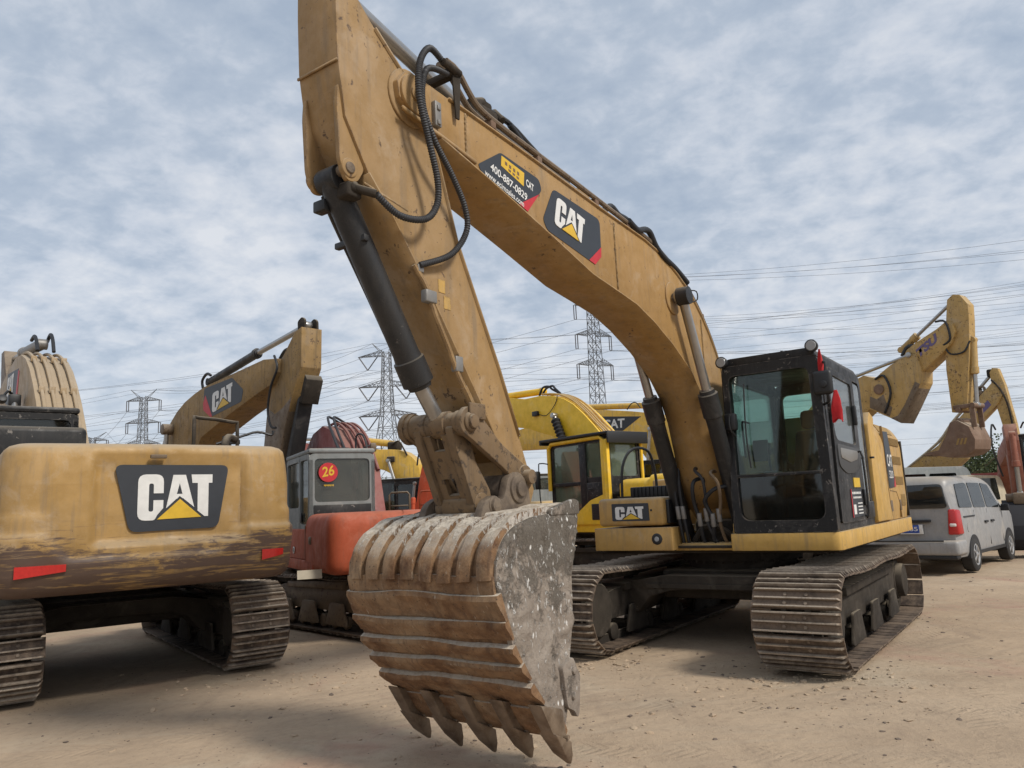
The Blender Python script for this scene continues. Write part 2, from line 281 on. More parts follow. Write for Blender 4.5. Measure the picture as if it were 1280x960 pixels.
# ------------------------------------------------------------------ geometry helpers
class G:
    def __init__(s): s.bm = bmesh.new()
    def add(s, vs, fs, bev=0, seg=2, M=None):
        t = bmesh.new(); vv = [t.verts.new(v) for v in vs]
        for f in fs:
            try: t.faces.new([vv[i] for i in f])
            except ValueError: pass
        bmesh.ops.recalc_face_normals(t, faces=t.faces)
        if bev:
            es = [e for e in t.edges if len(e.link_faces) == 2 and e.calc_face_angle(0) > .45]
            bmesh.ops.bevel(t, geom=es, offset=bev, segments=seg, affect='EDGES', profile=.5, clamp_overlap=True)
        if M: bmesh.ops.transform(t, matrix=M, verts=t.verts)
        me = bpy.data.meshes.new('tmp'); t.to_mesh(me); t.free(); s.bm.from_mesh(me); bpy.data.meshes.remove(me); return s
    def box(s, x0, x1, y0, y1, z0, z1, bev=0, M=None, seg=2):
        return s.add([(x, y, z) for x in (x0, x1) for y in (y0, y1) for z in (z0, z1)],
                     [(0, 1, 3, 2), (4, 6, 7, 5), (0, 4, 5, 1), (2, 3, 7, 6), (0, 2, 6, 4), (1, 5, 7, 3)], bev, seg, M)
    def hexa(s, bot, top, bev=0, seg=2):
        return s.add(list(bot)+list(top), [(3, 2, 1, 0), (4, 5, 6, 7), (0, 1, 5, 4), (1, 2, 6, 5), (2, 3, 7, 6), (3, 0, 4, 7)], bev, seg)
    def prism(s, pts, x0, x1, bev=0, ax='x', seg=2, x0b=None, x1b=None):   # side profile swept sideways
        n = len(pts)
        def P(a, p): return (a, p[0], p[1]) if ax == 'x' else ((p[0], a, p[1]) if ax == 'y' else (p[0], p[1], a))
        vs = [P(x0, p) for p in pts]+[P(x1, p) for p in pts]
        return s.add(vs, [tuple(range(n)), tuple(range(2*n-1, n-1, -1))]+[(i, (i+1) % n, n+(i+1) % n, n+i) for i in range(n)], bev, seg)
    def plate(s, pts, O, U, V, h0, h1, bev=0):          # flat polygon on a plane, from height h0 to h1 off it
        O, U, V = Vector(O), Vector(U), Vector(V); nn = U.cross(V).normalized(); n = len(pts)
        vs = [O+U*p[0]+V*p[1]+nn*h0 for p in pts]+[O+U*p[0]+V*p[1]+nn*h1 for p in pts]
        return s.add(vs, [tuple(range(n-1, -1, -1)), tuple(range(n, 2*n))]+[(i, (i+1) % n, n+(i+1) % n, n+i) for i in range(n)], bev)
    def cyl(s, a, b, r, r2=None, n=16, bev=0):
        a, b = Vector(a), Vector(b); d = (b-a); q = d.to_track_quat('Z', 'Y').to_matrix(); r2 = r if r2 is None else r2
        vs = []
        for p, rr in ((a, r), (b, r2)):
            for i in range(n): t = 2*math.pi*i/n; vs.append(p+q@Vector((math.cos(t)*rr, math.sin(t)*rr, 0)))
        return s.add(vs, [tuple(range(n-1, -1, -1)), tuple(range(n, 2*n))]+[(i, (i+1) % n, n+(i+1) % n, n+i) for i in range(n)], bev)
    def lathe(s, a, b, prof, n=20):                       # prof: (distance along a->b as fraction, radius)
        a, b = Vector(a), Vector(b); d = b-a; q = d.to_track_quat('Z', 'Y').to_matrix(); vs = []; k = len(prof)
        for t, r in prof:
            for i in range(n): u = 2*math.pi*i/n; vs.append(a+d*t+q@Vector((math.cos(u)*r, math.sin(u)*r, 0)))
        fs = [(j*n+i, j*n+(i+1) % n, (j+1)*n+(i+1) % n, (j+1)*n+i) for j in range(k-1) for i in range(n)]
        return s.add(vs, fs+[tuple(range(n-1, -1, -1)), tuple(range((k-1)*n, k*n))])
    def tube(s, pts, r, n=8, smooth=4, rib=0):
        pts = [Vector(p) for p in pts]
        if smooth and len(pts) > 2:
            q = []; P = [pts[0]]+pts+[pts[-1]]
            for i in range(1, len(P)-2):
                for k in range(smooth):
                    t = k/smooth; a, b, c, d = P[i-1:i+3]
                    q.append(.5*((2*b)+(c-a)*t+(2*a-5*b+4*c-d)*t*t+(3*b-a-3*c+d)*t**3))
            pts = q+[pts[-1]]
        if rib:                                           # corrugated sleeve
            q = []
            for i in range(len(pts)-1):
                m = max(1, int((pts[i+1]-pts[i]).length/rib))
                q += [pts[i].lerp(pts[i+1], k/m) for k in range(m)]
            pts = q+[pts[-1]]
        up = Vector((.31, .2, .93)); vs = []; nm = None
        for i, p in enumerate(pts):
            d = (pts[min(i+1, len(pts)-1)]-pts[max(i-1, 0)]).normalized()
            if nm is None: nm = d.orthogonal().normalized()
            nm = (nm-d*nm.dot(d)).normalized(); bn = d.cross(nm); rr = r*(1.12 if rib and i % 2 else (.92 if rib else 1))
            for k in range(n): t = 2*math.pi*k/n; vs.append(p+nm*math.cos(t)*rr+bn*math.sin(t)*rr)
        m = len(pts); fs = [(j*n+i, j*n+(i+1) % n, (j+1)*n+(i+1) % n, (j+1)*n+i) for j in range(m-1) for i in range(n)]
        return s.add(vs, fs+[tuple(range(n-1, -1, -1)), tuple(range((m-1)*n, m*n))])
    def grid(s, rows, close=False):                       # rows of points -> sheet
        k = len(rows[0]); vs = [p for r in rows for p in r]; fs = []
        for j in range(len(rows)-1):
            for i in range(k-1): fs.append((j*k+i, j*k+i+1, (j+1)*k+i+1, (j+1)*k+i))
        t = bmesh.new(); vv = [t.verts.new(v) for v in vs]
        for f in fs: t.faces.new([vv[i] for i in f])
        me = bpy.data.meshes.new('tmp'); t.to_mesh(me); t.free(); s.bm.from_mesh(me); bpy.data.meshes.remove(me); return s
def obj(name, g, mat, parent=None, sharp=38, **kw):
    bm = g.bm if isinstance(g, G) else g
    if name in SPLIT and parent and not kw.get('stuff'):     # every loose piece becomes a part of its own
        todo = set(bm.verts); groups = []
        while todo:
            st = [todo.pop()]; grp = set(st)
            while st:
                for e in st.pop().link_edges:
                    for v in e.verts:
                        if v in todo: todo.discard(v); grp.add(v); st.append(v)
            groups.append(grp)
        if len(groups) > 1:
            last = None
            for gi, grp in enumerate(groups):
                b2_ = bmesh.new(); mp_ = {v: b2_.verts.new(v.co) for v in grp}
                for f in bm.faces:
                    if f.verts[0] in grp: b2_.faces.new([mp_[v] for v in f.verts])
                o = obj_one(SING.get(name, name), b2_, mat, parent, sharp, **kw); last = last or o
            bm.free(); return last
    return obj_one(SING.get(name, name), bm, mat, parent, sharp, **kw)
def obj_one(name, bm, mat, parent=None, sharp=38, **kw):
    if kw.get('dist'): bmesh.ops.remove_doubles(bm, verts=bm.verts, dist=.0005)
    for f in bm.faces: f.smooth = True
    a = R(sharp)
    for e in bm.edges:
        if len(e.link_faces) == 2 and e.calc_face_angle(0) > a: e.smooth = False
    me = bpy.data.meshes.new(name); bm.to_mesh(me); bm.free()
    for m in (mat if isinstance(mat, (list, tuple)) else [mat]): me.materials.append(MATS[m])
    o = bpy.data.objects.new(name, me); COL.objects.link(o)
    if parent: o.parent = parent
    if kw.get('label'): o['label'] = kw['label']
    if kw.get('stuff'): o['kind'] = 'stuff'
    return o
SPLIT = {'brackets', 'pin_bosses', 'stick_pin', 'door_handle', 'pipe_clamps', 'pipe_bracket', 'grab_handle', 'grab_bar', 'antenna', 'pin_cap', 'handrail', 'rubber_hose', 'cab_console', 'hose_fitting', 'boom_pin', 'bumper_trim', 'plate_frame', 'flange', 'right_housing', 'skirt', 'cab_floor', 'front_beam', 'cylinder_bracket', 'side_link'}
SING = {'brackets': 'bracket', 'pin_bosses': 'pin_boss', 'pipe_clamps': 'pipe_clamp', 'cab_console': 'cab_console'}
def tag(o, label=None, cat=None, group=None, kind=None):
    if label: o['label'] = label
    if cat: o['category'] = cat
    if group: o['group'] = group
    if kind: o['kind'] = kind
    return o
def thing(name, label, cat, loc=(0, 0, 0), rz=0, group=None, scale=1):
    o = bpy.data.objects.new(name, None); COL.objects.link(o); o.location = loc; o.rotation_euler = (0, 0, rz); o.scale = (scale,)*3
    o.empty_display_size = .3; return tag(o, label, cat, group)
def dup(o, parent, **kw):
    c = o.copy(); COL.objects.link(c); c.parent = parent
    for k in ('location', 'rotation_euler', 'scale'):
        if k in kw: setattr(c, k, kw[k])
    return c
def rnd(pts, r, n=4):                                      # round the corners of a polygon
    out = []; m = len(pts); rr = r if isinstance(r, (list, tuple)) else [r]*m
    for i in range(m):
        a, b, c = Vector(pts[i-1]), Vector(pts[i]), Vector(pts[(i+1) % m]); q = rr[i]
        d1, d2 = (a-b), (c-b); q = min(q, d1.length*.48, d2.length*.48)
        if q <= 1e-6: out.append(tuple(b)); continue
        p, s2 = b+d1.normalized()*q, b+d2.normalized()*q
        for k in range(n+1):
            t = k/n; out.append(tuple(p*(1-t)**2+b*2*t*(1-t)+s2*t*t))
    return out
FCACHE = {}
def text(parent, s, O, U, V, mat, name='lettering', bold=0.0, dz=.003, label=None):    # lettering fitted into the parallelogram O, O+U, O+V
    if (s, bold) not in FCACHE:
        c = bpy.data.curves.new('t', 'FONT'); c.body = s; c.fill_mode = 'FRONT'; c.resolution_u = 3; c.offset = bold
        o = bpy.data.objects.new('t', c); COL.objects.link(o); bpy.context.view_layer.update()
        me = bpy.data.meshes.new_from_object(o.evaluated_get(bpy.context.evaluated_depsgraph_get())); bpy.data.objects.remove(o)
        xs = [v.co.x for v in me.vertices]; ys = [v.co.y for v in me.vertices]; x0, x1, y0, y1 = min(xs), max(xs), min(ys), max(ys)
        FCACHE[(s, bold)] = ([((v.co.x-x0)/(x1-x0), (v.co.y-y0)/(y1-y0)) for v in me.vertices], [tuple(p.vertices) for p in me.polygons])
    vs, fs = FCACHE[(s, bold)]; O, U, V = Vector(O), Vector(U), Vector(V); nn = U.cross(V).normalized()
    bm = bmesh.new(); vv = [bm.verts.new(O+U*a+V*b+nn*dz) for a, b in vs]
    for f in fs:
        try: bm.faces.new([vv[i] for i in f])
        except ValueError: pass
    return obj(name, bm, mat, parent, label=label)
def logo(parent, O, U, V, name='letter_plate', dz=.002):          # the three block letters over a triangle; U spans the word, V its height
    def q(pts): return [(a/323, b/200) for a, b in pts]
    g = G()
    C = rnd([(108, 117), (66, 117), (66, 160), (46, 160), (46, 38), (66, 38), (66, 87), (108, 87), (108, 52), (83, 22), (72, 0), (0, 0), (0, 200), (108, 200)], [0, 0, 9, 9, 9, 9, 0, 0, 0, 0, 10, 34, 34, 34])
    g.plate(q(C), O, U, V, dz, dz+.004)
    g.plate(q([(148, 197), (138, 140), (120, 50), (165, 92), (165, 112), (177, 160), (177, 197)]), O, U, V, dz, dz+.004)
    g.plate(q([(177, 197), (177, 160), (190, 112), (192, 94), (243, 52), (203, 197)]), O, U, V, dz, dz+.0038)
    g.plate(q([(165, 112), (165, 90), (178, 103), (192, 92), (190, 112)]), O, U, V, dz, dz+.0036)
    g.plate(q([(228, 198), (323, 198), (323, 160), (306, 160), (306, 10), (290, 10), (258, 36), (257, 160), (233, 160)]), O, U, V, dz, dz+.004)
    obj(name.replace('plate', 'marks'), g, 'decal_white', parent)
    g = G(); g.plate(q([(180, 90), (83, 3), (275, 8)]), O, U, V, dz, dz+.005); obj('triangle_mark', g, 'decal_yellow', parent)
def circle(cx, cy, r, n=24): return [(cx+math.cos(2*math.pi*i/n)*r, cy+math.sin(2*math.pi*i/n)*r) for i in range(n)]
def rot2(pts, piv, a):
    c, s = math.cos(a), math.sin(a); return [(piv[0]+(p[0]-piv[0])*c-(p[1]-piv[1])*s, piv[1]+(p[0]-piv[0])*s+(p[1]-piv[1])*c) for p in pts]

# ------------------------------------------------------------------ ground
def fbm(x, y, s): return noise.noise(Vector((x*s, y*s, 3.1)))
g = G(); xs = [-3000, -600, -150, -60, -30]+[-16+.16*i for i in range(int(34/.16)+1)]+[30, 60, 150, 600, 3000]
ys = [-3000, -600, -60, -12]+[-2+.16*i for i in range(int(24/.16)+1)]+[30, 60, 150, 600, 3000]
def gh(x, y):
    if abs(x-1) > 18 or y > 23 or y < -3: return 0
    d = min(1, (18-abs(x-1))/3, (23-y)/3, (y+3)/1)
    return d*(.018*fbm(x, y, .45)+.010*fbm(x, y, 1.7)+.006*fbm(x, y, 4.5)) - .02*d
g.grid([[(x, y, gh(x, y)) for x in xs] for y in ys])
bm = g.bm; bmesh.ops.recalc_face_normals(bm, faces=bm.faces)
if sum(f.normal.z for f in bm.faces) < 0: bmesh.ops.reverse_faces(bm, faces=bm.faces)
tag(obj('ground', g, 'packed_dirt'), 'packed tan and reddish dirt of the machine yard', None, None, 'structure')
# loose stones and clods
bm = bmesh.new()
for i in range(1700):
    cx, cy = random.choice([(-2.4, 6.2), (1.5, 4.8), (3.5, 7.2), (6, 10), (0, 5)]); x = random.gauss(cx, 2.2); y = abs(random.gauss(cy, 2.2))+2.0
    r = .0035*(1/max(.06, random.random()))**.62*random.uniform(.7, 1.2)
    x += .5*noise.noise(Vector((x*.8, y*.8, 1))); y += .6*noise.noise(Vector((x*.8, y*.8, 9)))
    M = Matrix.Translation((x, y, gh(x, y)+r*.05)) @ Matrix.Rotation(random.random()*6, 4, 'Z') @ Matrix.Diagonal((r*random.uniform(.8, 1.6), r, r*random.uniform(.3, .7), 1))
    q_ = bmesh.ops.create_icosphere(bm, subdivisions=1, radius=1, matrix=M)
    for v_ in q_['verts']: v_.co += Vector((random.uniform(-.25, .25)*r, random.uniform(-.25, .25)*r, random.uniform(-.2, .2)*r))
tag(obj('loose_stones', bm, 'stone'), 'small dark stones and clods scattered on the dirt', None, None, 'stuff')

bm = bmesh.new()
for i in range(900):
    cx, cy, sxx, syy = random.choice([(2.05, 7.0, .5, .25), (.75, 8.0, .4, .25), (2.6, 6.9, .5, .3), (-.1, 5.2, .6, .5), (-2.6, 8.0, .6, .4), (-2.0, 7.4, .8, .8), (1.9, 6.4, .9, .5)]); x = random.gauss(cx, sxx); y = random.gauss(cy, syy)
    r = .006*(1/max(.07, random.random()))**.6; M = Matrix.Translation((x, y, gh(x, y)+r*.1)) @ Matrix.Rotation(random.random()*6, 4, 'Z') @ Matrix.Diagonal((r*random.uniform(.9, 1.9), r, r*random.uniform(.35, .7), 1))
    q_ = bmesh.ops.create_icosphere(bm, subdivisions=1, radius=1, matrix=M)
    for v_ in q_['verts']: v_.co += Vector((random.uniform(-.3, .3)*r, random.uniform(-.3, .3)*r, random.uniform(-.2, .2)*r))
tag(obj('dirt_clods', bm, 'packed_dirt'), 'crumbled clods of dry dirt around the tracks and bucket', None, None, 'stuff')
# ------------------------------------------------------------------ crawler undercarriage
def shoe_mesh(wd):
    g = G(); h = wd/2; c = .035
    g.add([(-h, -.088, 0), (h, -.088, 0), (h, .088, 0), (-h, .088, 0), (-h, -.088, .014), (h, -.088, .014), (h, .088, .014), (-h, .088, .014)],
          [(3, 2, 1, 0), (4, 5, 6, 7), (0, 1, 5, 4), (1, 2, 6, 5), (2, 3, 7, 6), (3, 0, 4, 7)])
    for y, hh in ((-.080, .052), (-.002, .046), (.076, .052)):
        g.add([(-h, y-.010, .01), (h, y-.010, .01), (h, y+.010, .01), (-h, y+.010, .01), (-h+.03, y-.006, hh), (h-.03, y-.006, hh), (h-.03, y+.006, hh), (-h+.03, y+.006, hh)],
              [(4, 5, 6, 7), (0, 1, 5, 4), (1, 2, 6, 5), (2, 3, 7, 6), (3, 0, 4, 7)])
    for sx in (-.09, .09):
        for sy in (-.042, .038): g.cyl((sx, sy, .012), (sx, sy, .026), .016, n=6)
    return g
SHOES = {}
def make_track(parent, x, wd=.70, half=1.83, zc=.45, r=.385, pieces=True, sag=.02):
    """belt of links as the part, every shoe a sub-part"""
    def at(s):                                             # point and angle along the loop
        Ls = 2*half; La = math.pi*r; s %= (2*Ls+2*La)
        if s < Ls: return (-half+s, zc-r, 0, 0)                                   # bottom run, moving forward
        s -= Ls
        if s < La: t = s/r; return (half+math.sin(t)*r, zc-math.cos(t)*r, t, 0)
        s -= La
        if s < Ls: u = s/Ls; return (half-s, zc+r-sag*math.sin(u*math.pi*2)**2-.012*math.sin(math.pi*u), math.pi, 0)
        s -= Ls; t = s/r; return (-half-math.sin(t)*r, zc+math.cos(t)*r, math.pi+t, 0)
    tot = 4*half+2*math.pi*r; n = round(tot/.19)
    g = G()
    for sx in (-.10, .10):
        for i in range(n):
            a = at(tot*i/n); b = at(tot*(i+1)/n); na = (math.sin(a[2])*-1, math.cos(a[2])); nb = (-math.sin(b[2]), math.cos(b[2]))
            g.add([(x+sx+d, p[0]+q[0]*k, p[1]+q[1]*k) for d in (-.02, .02) for p, q in ((a, na), (b, nb)) for k in (0, .085)],
                  [(0, 1, 3, 2), (4, 6, 7, 5), (0, 4, 5, 1), (2, 3, 7, 6), (0, 2, 6, 4), (1, 5, 7, 3)])
    tr = obj('track', g, 'dark_frame', parent)
    if pieces:
        if wd not in SHOES:
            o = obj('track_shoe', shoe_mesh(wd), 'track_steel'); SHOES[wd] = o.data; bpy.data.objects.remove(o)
        for i in range(n):
            p = at(tot*(i+.5)/n); o = bpy.data.objects.new('track_shoe', SHOES[wd]); COL.objects.link(o); o.parent = tr
            o.location = (x+random.uniform(-.004, .004), p[0], p[1]); o.rotation_euler = (p[2]+math.pi+random.uniform(-.012, .012), 0, 0)
    else:
        g = G()
        for i in range(n):
            p = at(tot*(i+.5)/n); g.box(-wd/2, wd/2, -.085, .085, 0, .03, M=Matrix.Translation((x, p[0], p[1])) @ Matrix.Rotation(p[2]+math.pi, 4, 'X'))
        obj('track_shoes', g, 'dark_frame', tr, stuff=True)
    return tr
def undercarriage(root, wd=.70, gauge=1.19, half=1.83, pieces=True, detail=True, zc=.45, r=.385, frame='dark_frame'):
    for sx in (-1, 1):
        x = sx*gauge; make_track(root, x, wd, half, zc, r, pieces)
        g = G(); g.prism(rnd([(-half+.25, .30), (half-.35, .30), (half-.1, .40), (half-.1, .54), (half-.55, .62), (-half+.45, .66), (-half+.2, .56)], .04), x-.15, x+.15, .012)
        g.prism([(-half+.5, .60), (half-.7, .58), (half-.7, .66), (-half+.5, .70)], x-.20, x+.20, .01)
        for sd_ in (-1, 1):
            for yy in (-half*.55, 0, half*.5): g.prism(rnd([(yy-.28, .13), (yy+.28, .13), (yy+.2, .30), (yy+.16, .42), (yy-.16, .42), (yy-.2, .30)], .03), x+sd_*.215-.015, x+sd_*.215+.015, .006)
        fr = obj('track_frame', g, frame, root)
        g = G(); rr = r-.03
        g.lathe((x-.12, half, zc), (x+.12, half, zc), [(0, rr-.10), (.02, rr-.03), (.25, rr-.01), (.3, rr), (.7, rr), (.75, rr-.01), (.98, rr-.03), (1, rr-.10)], 32)
        g.lathe((x-.255, half, zc), (x+.255, half, zc), [(0, rr-.16), (.01, rr-.09), (.05, rr-.07), (.12, rr-.07), (.13, rr-.04), (.87, rr-.04), (.88, rr-.07), (.95, rr-.07), (.99, rr-.09), (1, rr-.16)], 32)
        obj('idler_wheel', g, frame, root)
        g = G(); tp = []
        for i in range(42): a = 2*math.pi*i/42; k = rr+.02 if i % 2 else rr-.06; tp.append((-half+math.cos(a)*k, zc+math.sin(a)*k))
        g.prism(tp, x-.035, x+.035); g.cyl((x-.16, -half, zc), (x+.22, -half, zc), .24, .20, n=24, bev=.02); g.cyl((x-.24, -half, zc), (x+.18, -half, zc), .20, .24, n=24, bev=.02); obj('drive_sprocket', g, frame, root)
        for k in range(7):
            y = -half+.48+k*(2*half-.95)/6; g = G(); g.lathe((x-.17, y, .165), (x+.17, y, .165), [(0, .06), (.05, .09), (.2, .09), (.25, .075), (.75, .075), (.8, .09), (.95, .09), (1, .06)], 14)
            obj('roller', g, frame, root)
        for y in (-.6, .65):
            g = G(); g.cyl((x-.12, y, zc+r-.075), (x+.12, y, zc+r-.075), .06, n=12, bev=.008); g.box(x-.05, x+.05, y-.03, y+.03, .58, zc+r-.07); obj('carrier_roller', g, frame, root)
    g = G()                                                  # X-shaped centre frame with arched legs
    for sy in (-1, 1):
        prof = [(-gauge+.12, .28), (-gauge+.12, .66), (-.55, .74), (.55, .74), (gauge-.12, .66), (gauge-.12, .28), (gauge-.28, .34), (gauge-.42, .50), (.5, .575), (0, .59), (-.5, .575), (-gauge+.42, .50), (-gauge+.28, .34)]
        y0, y1 = (.52, .98) if sy > 0 else (-.98, -.52)
        vs = [(p[0], y0, p[1]) for p in prof]+[(p[0], y1, p[1]) for p in prof]; n = len(prof)
        g.add(vs, [tuple(range(n)), tuple(range(2*n-1, n-1, -1))]+[(i, (i+1) % n, n+(i+1) % n, n+i) for i in range(n)], .015)
    g.box(-.72, .72, -.72, .72, .46, .78, .04)
    g.box(-.8, .8, .985, 1.0, .60, .645)
    obj('centre_frame', g, frame, root)
    g = G(); g.lathe((0, 0, .74), (0, 0, .99), [(0, .70), (.15, .70), (.16, .62), (.5, .62), (.52, .68), (.97, .68), (1, .66)], 48)
    for k in range(36):
        a = 2*math.pi*k/36; g.cyl((.665*math.cos(a), .665*math.sin(a), .845), (.665*math.cos(a), .665*math.sin(a), .875), .014, n=6)
    obj('swing_ring', g, frame, root)
# SECTIONS

# ------------------------------------------------------------------ shared cab pieces
def ring(g, outer, inner, O, U, V, h0, h1):                # flat frame with an opening
    O, U, V = Vector(O), Vector(U), Vector(V); nn = U.cross(V).normalized(); n = len(outer)
    P = lambda p, h: O+U*p[0]+V*p[1]+nn*h
    vs = [P(p, h0) for p in outer]+[P(p, h0) for p in inner]+[P(p, h1) for p in outer]+[P(p, h1) for p in inner]; fs = []
    for i in range(n):
        j = (i+1) % n
        fs += [(i, n+i, n+j, j), (2*n+i, 2*n+j, 3*n+j, 3*n+i), (i, j, 2*n+j, 2*n+i), (n+i, 3*n+i, 3*n+j, n+j)]
    return g.add(vs, fs)
def interior(root, x0, x1, y0, y1, zf, high=True):         # seat, consoles and levers behind the glass
    xc = (x0+x1)/2; g = G()
    g.box(x0+.06, x1-.06, y0+.05, y1-.06, zf, zf+.05); g.box(x0+.1, x0+.26, y0+.35, y1-.55, zf+.05, zf+.62, .03); g.box(x1-.26, x1-.1, y0+.35, y1-.55, zf+.05, zf+.62, .03)
    g.box(xc-.2, xc+.2, y0+.45, y0+.9, zf+.05, zf+.32, .03)
    obj('cab_console', g, 'interior_grey', root)
    g = G(); g.box(xc-.25, xc+.25, y0+.42, y0+.93, zf+.32, zf+.50, .06); g.hexa([(xc-.24, y0+.30, zf+.46), (xc+.24, y0+.30, zf+.46), (xc+.24, y0+.46, zf+.46), (xc-.24, y0+.46, zf+.46)],
        [(xc-.20, y0+.16, zf+1.10), (xc+.20, y0+.16, zf+1.10), (xc+.20, y0+.29, zf+1.10), (xc-.20, y0+.29, zf+1.10)], .05)
    g.box(xc-.14, xc+.14, y0+.14, y0+.26, zf+1.12, zf+1.34, .05); obj('operator_seat', g, 'seat_cloth', root)
    for sx in (-1, 1):
        g = G(); bx = x0+.18 if sx < 0 else x1-.18; g.tube([(bx, y1-.62, zf+.60), (bx, y1-.58, zf+.74), (bx, y1-.60, zf+.84)], .014); g.cyl((bx, y1-.60, zf+.80), (bx, y1-.61, zf+.93), .028, .022, n=10, bev=.006)
        obj('joystick', g, 'black_plastic', root)
        g = G(); px = xc+sx*.09; g.tube([(px, y1-.25, zf+.05), (px, y1-.32, zf+.30), (px+.01, y1-.44, zf+.62)], .013); g.cyl((px, y1-.44, zf+.58), (px, y1-.46, zf+.72), .022, n=8); g.box(px-.06, px+.06, y1-.28, y1-.08, zf+.06, zf+.11, .01)
        obj('travel_lever', g, 'black_plastic', root)
    g = G(); g.hexa([(x1-.26, y1-.30, zf+.72), (x1-.10, y1-.30, zf+.72), (x1-.10, y1-.26, zf+.72), (x1-.26, y1-.26, zf+.72)], [(x1-.26, y1-.34, zf+.95), (x1-.10, y1-.34, zf+.95), (x1-.10, y1-.30, zf+.95), (x1-.26, y1-.30, zf+.95)], .01)
    obj('monitor', g, 'black_plastic', root)
def counterweight_mesh(W, yr, z0, z1, rr=.38, recess=None, y_front=None, tuck=.10, bulge=.10, ledge=0):
    """rounded tail casting: rows of points from the bottom up, wrapped round the back"""
    yf = y_front if y_front is not None else yr+.9
    def plan(k):                                            # k 0..1 along left side, back, right side
        pts = []
        return pts
    n = 56; rows = []; ls = (yr-yf)*-1-rr; la = math.pi/2*rr; lb = 2*(W-rr); tot = 2*ls+2*la+lb
    zs = [0, 0, .03, .07, .14, .22, .30, .38, .46, .54, .62, .70, .78, .86, .92, .96, .985, 1, 1]
    ins = [.30, .10, .045, .015, 0, 0, 0, 0, 0, 0, 0, .003, .008, .02, .04, .065, .10, .16, .45]
    if ledge: zs = zs[:4]+[.10+.02*k for k in range(32)]+zs[11:]; ins = ins[:4]+[.008]+[0]*31+ins[11:]; n = 110
    for zi, (zt, sh) in enumerate(zip(zs, ins)):
        row = []; z = z0+(z1-z0)*zt
        for i in range(n+1):
            s = tot*i/n
            if s < ls: x, y, nx, ny = -W, yf-s, -1, 0
            elif s < ls+la: a = (s-ls)/rr; x, y = -W+rr-rr*math.cos(a), yr+rr-rr*math.sin(a); nx, ny = -math.cos(a), -math.sin(a)
            elif s < ls+la+lb: x, y = -W+rr+(s-ls-la), yr; nx, ny = 0, -1
            elif s < ls+2*la+lb: a = (s-ls-la-lb)/rr; x, y = W-rr+rr*math.sin(a), yr+rr-rr*math.cos(a); nx, ny = math.sin(a), -math.cos(a)
            else: x, y, nx, ny = W, yr+rr+(s-ls-2*la-lb), 1, 0
            y -= bulge*max(0, 1-(x/W)**2) if ny < 0 else 0
            q = sh
            if ny < 0: q += tuck*max(0, (.34-zt)/.34)**1.4
            if ledge:
                sm = lambda t: (lambda u: u*u*(3-2*u))(min(1, max(0, t))); th = .25+.17*sm((abs(x+.12)-.62)/.22); q -= ledge*sm((th-zt)/.045); q += .02*sm((abs(x-.1)-.98)/.06)*sm((zt-.5)/.05)*sm((.95-zt)/.05)
            if recess and ny < -.5:
                rx0, rx1, rz0, rz1, dep, soft = recess
                sx = min(1, max(0, min(x-rx0, rx1-x)/soft)); szz = min(1, max(0, min(z-rz0, rz1-z)/soft)); sm = lambda t: t*t*(3-2*t); q += dep*sm(sx)*sm(szz)
            row.append((x-nx*q, y-ny*q, z))
        rows.append(row)
    g = G(); g.grid(rows); bm = g.bm
    bm.verts.ensure_lookup_table(); k = n+1
    for r_ in (0, len(rows)-1):                             # close bottom and top
        vs = [bm.verts[r_*k+i] for i in range(k)]
        try: bm.faces.new(vs)
        except ValueError: pass
    try: bm.faces.new([bm.verts[j*k] for j in range(len(rows))]+[bm.verts[j*k+k-1] for j in range(len(rows)-1, -1, -1)])
    except ValueError: pass
    bmesh.ops.remove_doubles(bm, verts=bm.verts, dist=.0008); bmesh.ops.recalc_face_normals(bm, faces=bm.faces)
    return g
def hyd_cyl(parent, name, a, b, c, r, rr, mat='black_cyl', gland=.14, boss_mat=None):   # barrel a->b, rod b->c
    a, b, c = Vector(a), Vector(b), Vector(c); d = (b-a); n = d.length; t1 = 1-gland/n
    g = G(); g.lathe(a, b, [(0, r*.6), (.0, r*.95), (.02, r), (t1-.03, r), (t1, r*1.06), (t1+.005, r*1.20), (.975, r*1.22), (.98, r*.95), (1, r*.9)], 24)
    g.cyl(a-Vector((r*.9, 0, 0)), a+Vector((r*.9, 0, 0)), r*.95, n=20, bev=.006)
    cy = obj(name, g, mat, parent)
    g = G(); g.cyl(b-d.normalized()*.03, c, rr, n=20); g.cyl(c-Vector((r*.8, 0, 0)), c+Vector((r*.8, 0, 0)), r*.85, n=18, bev=.008); obj('rod', g, 'chrome', cy)
    return cy

def strip_along2(g, pts, x0, x1, t):
    for p, q in zip(pts, pts[1:]):
        d = (Vector(q)-Vector(p)).normalized(); nn = Vector((-d.y, d.x))*t; g.prism([tuple(p), tuple(q), tuple(Vector(q)+nn), tuple(Vector(p)+nn)], x0, x1)
# ================================================================== the big excavator in the middle
MO, MY = (2.65, 9.33), R(144.8)
X = thing('excavator', 'large dusty yellow excavator in front, its muddy ribbed bucket resting on the dirt', 'excavator', (MO[0], MO[1], 0), MY, 'excavators parked in the yard')
undercarriage(X, .76)
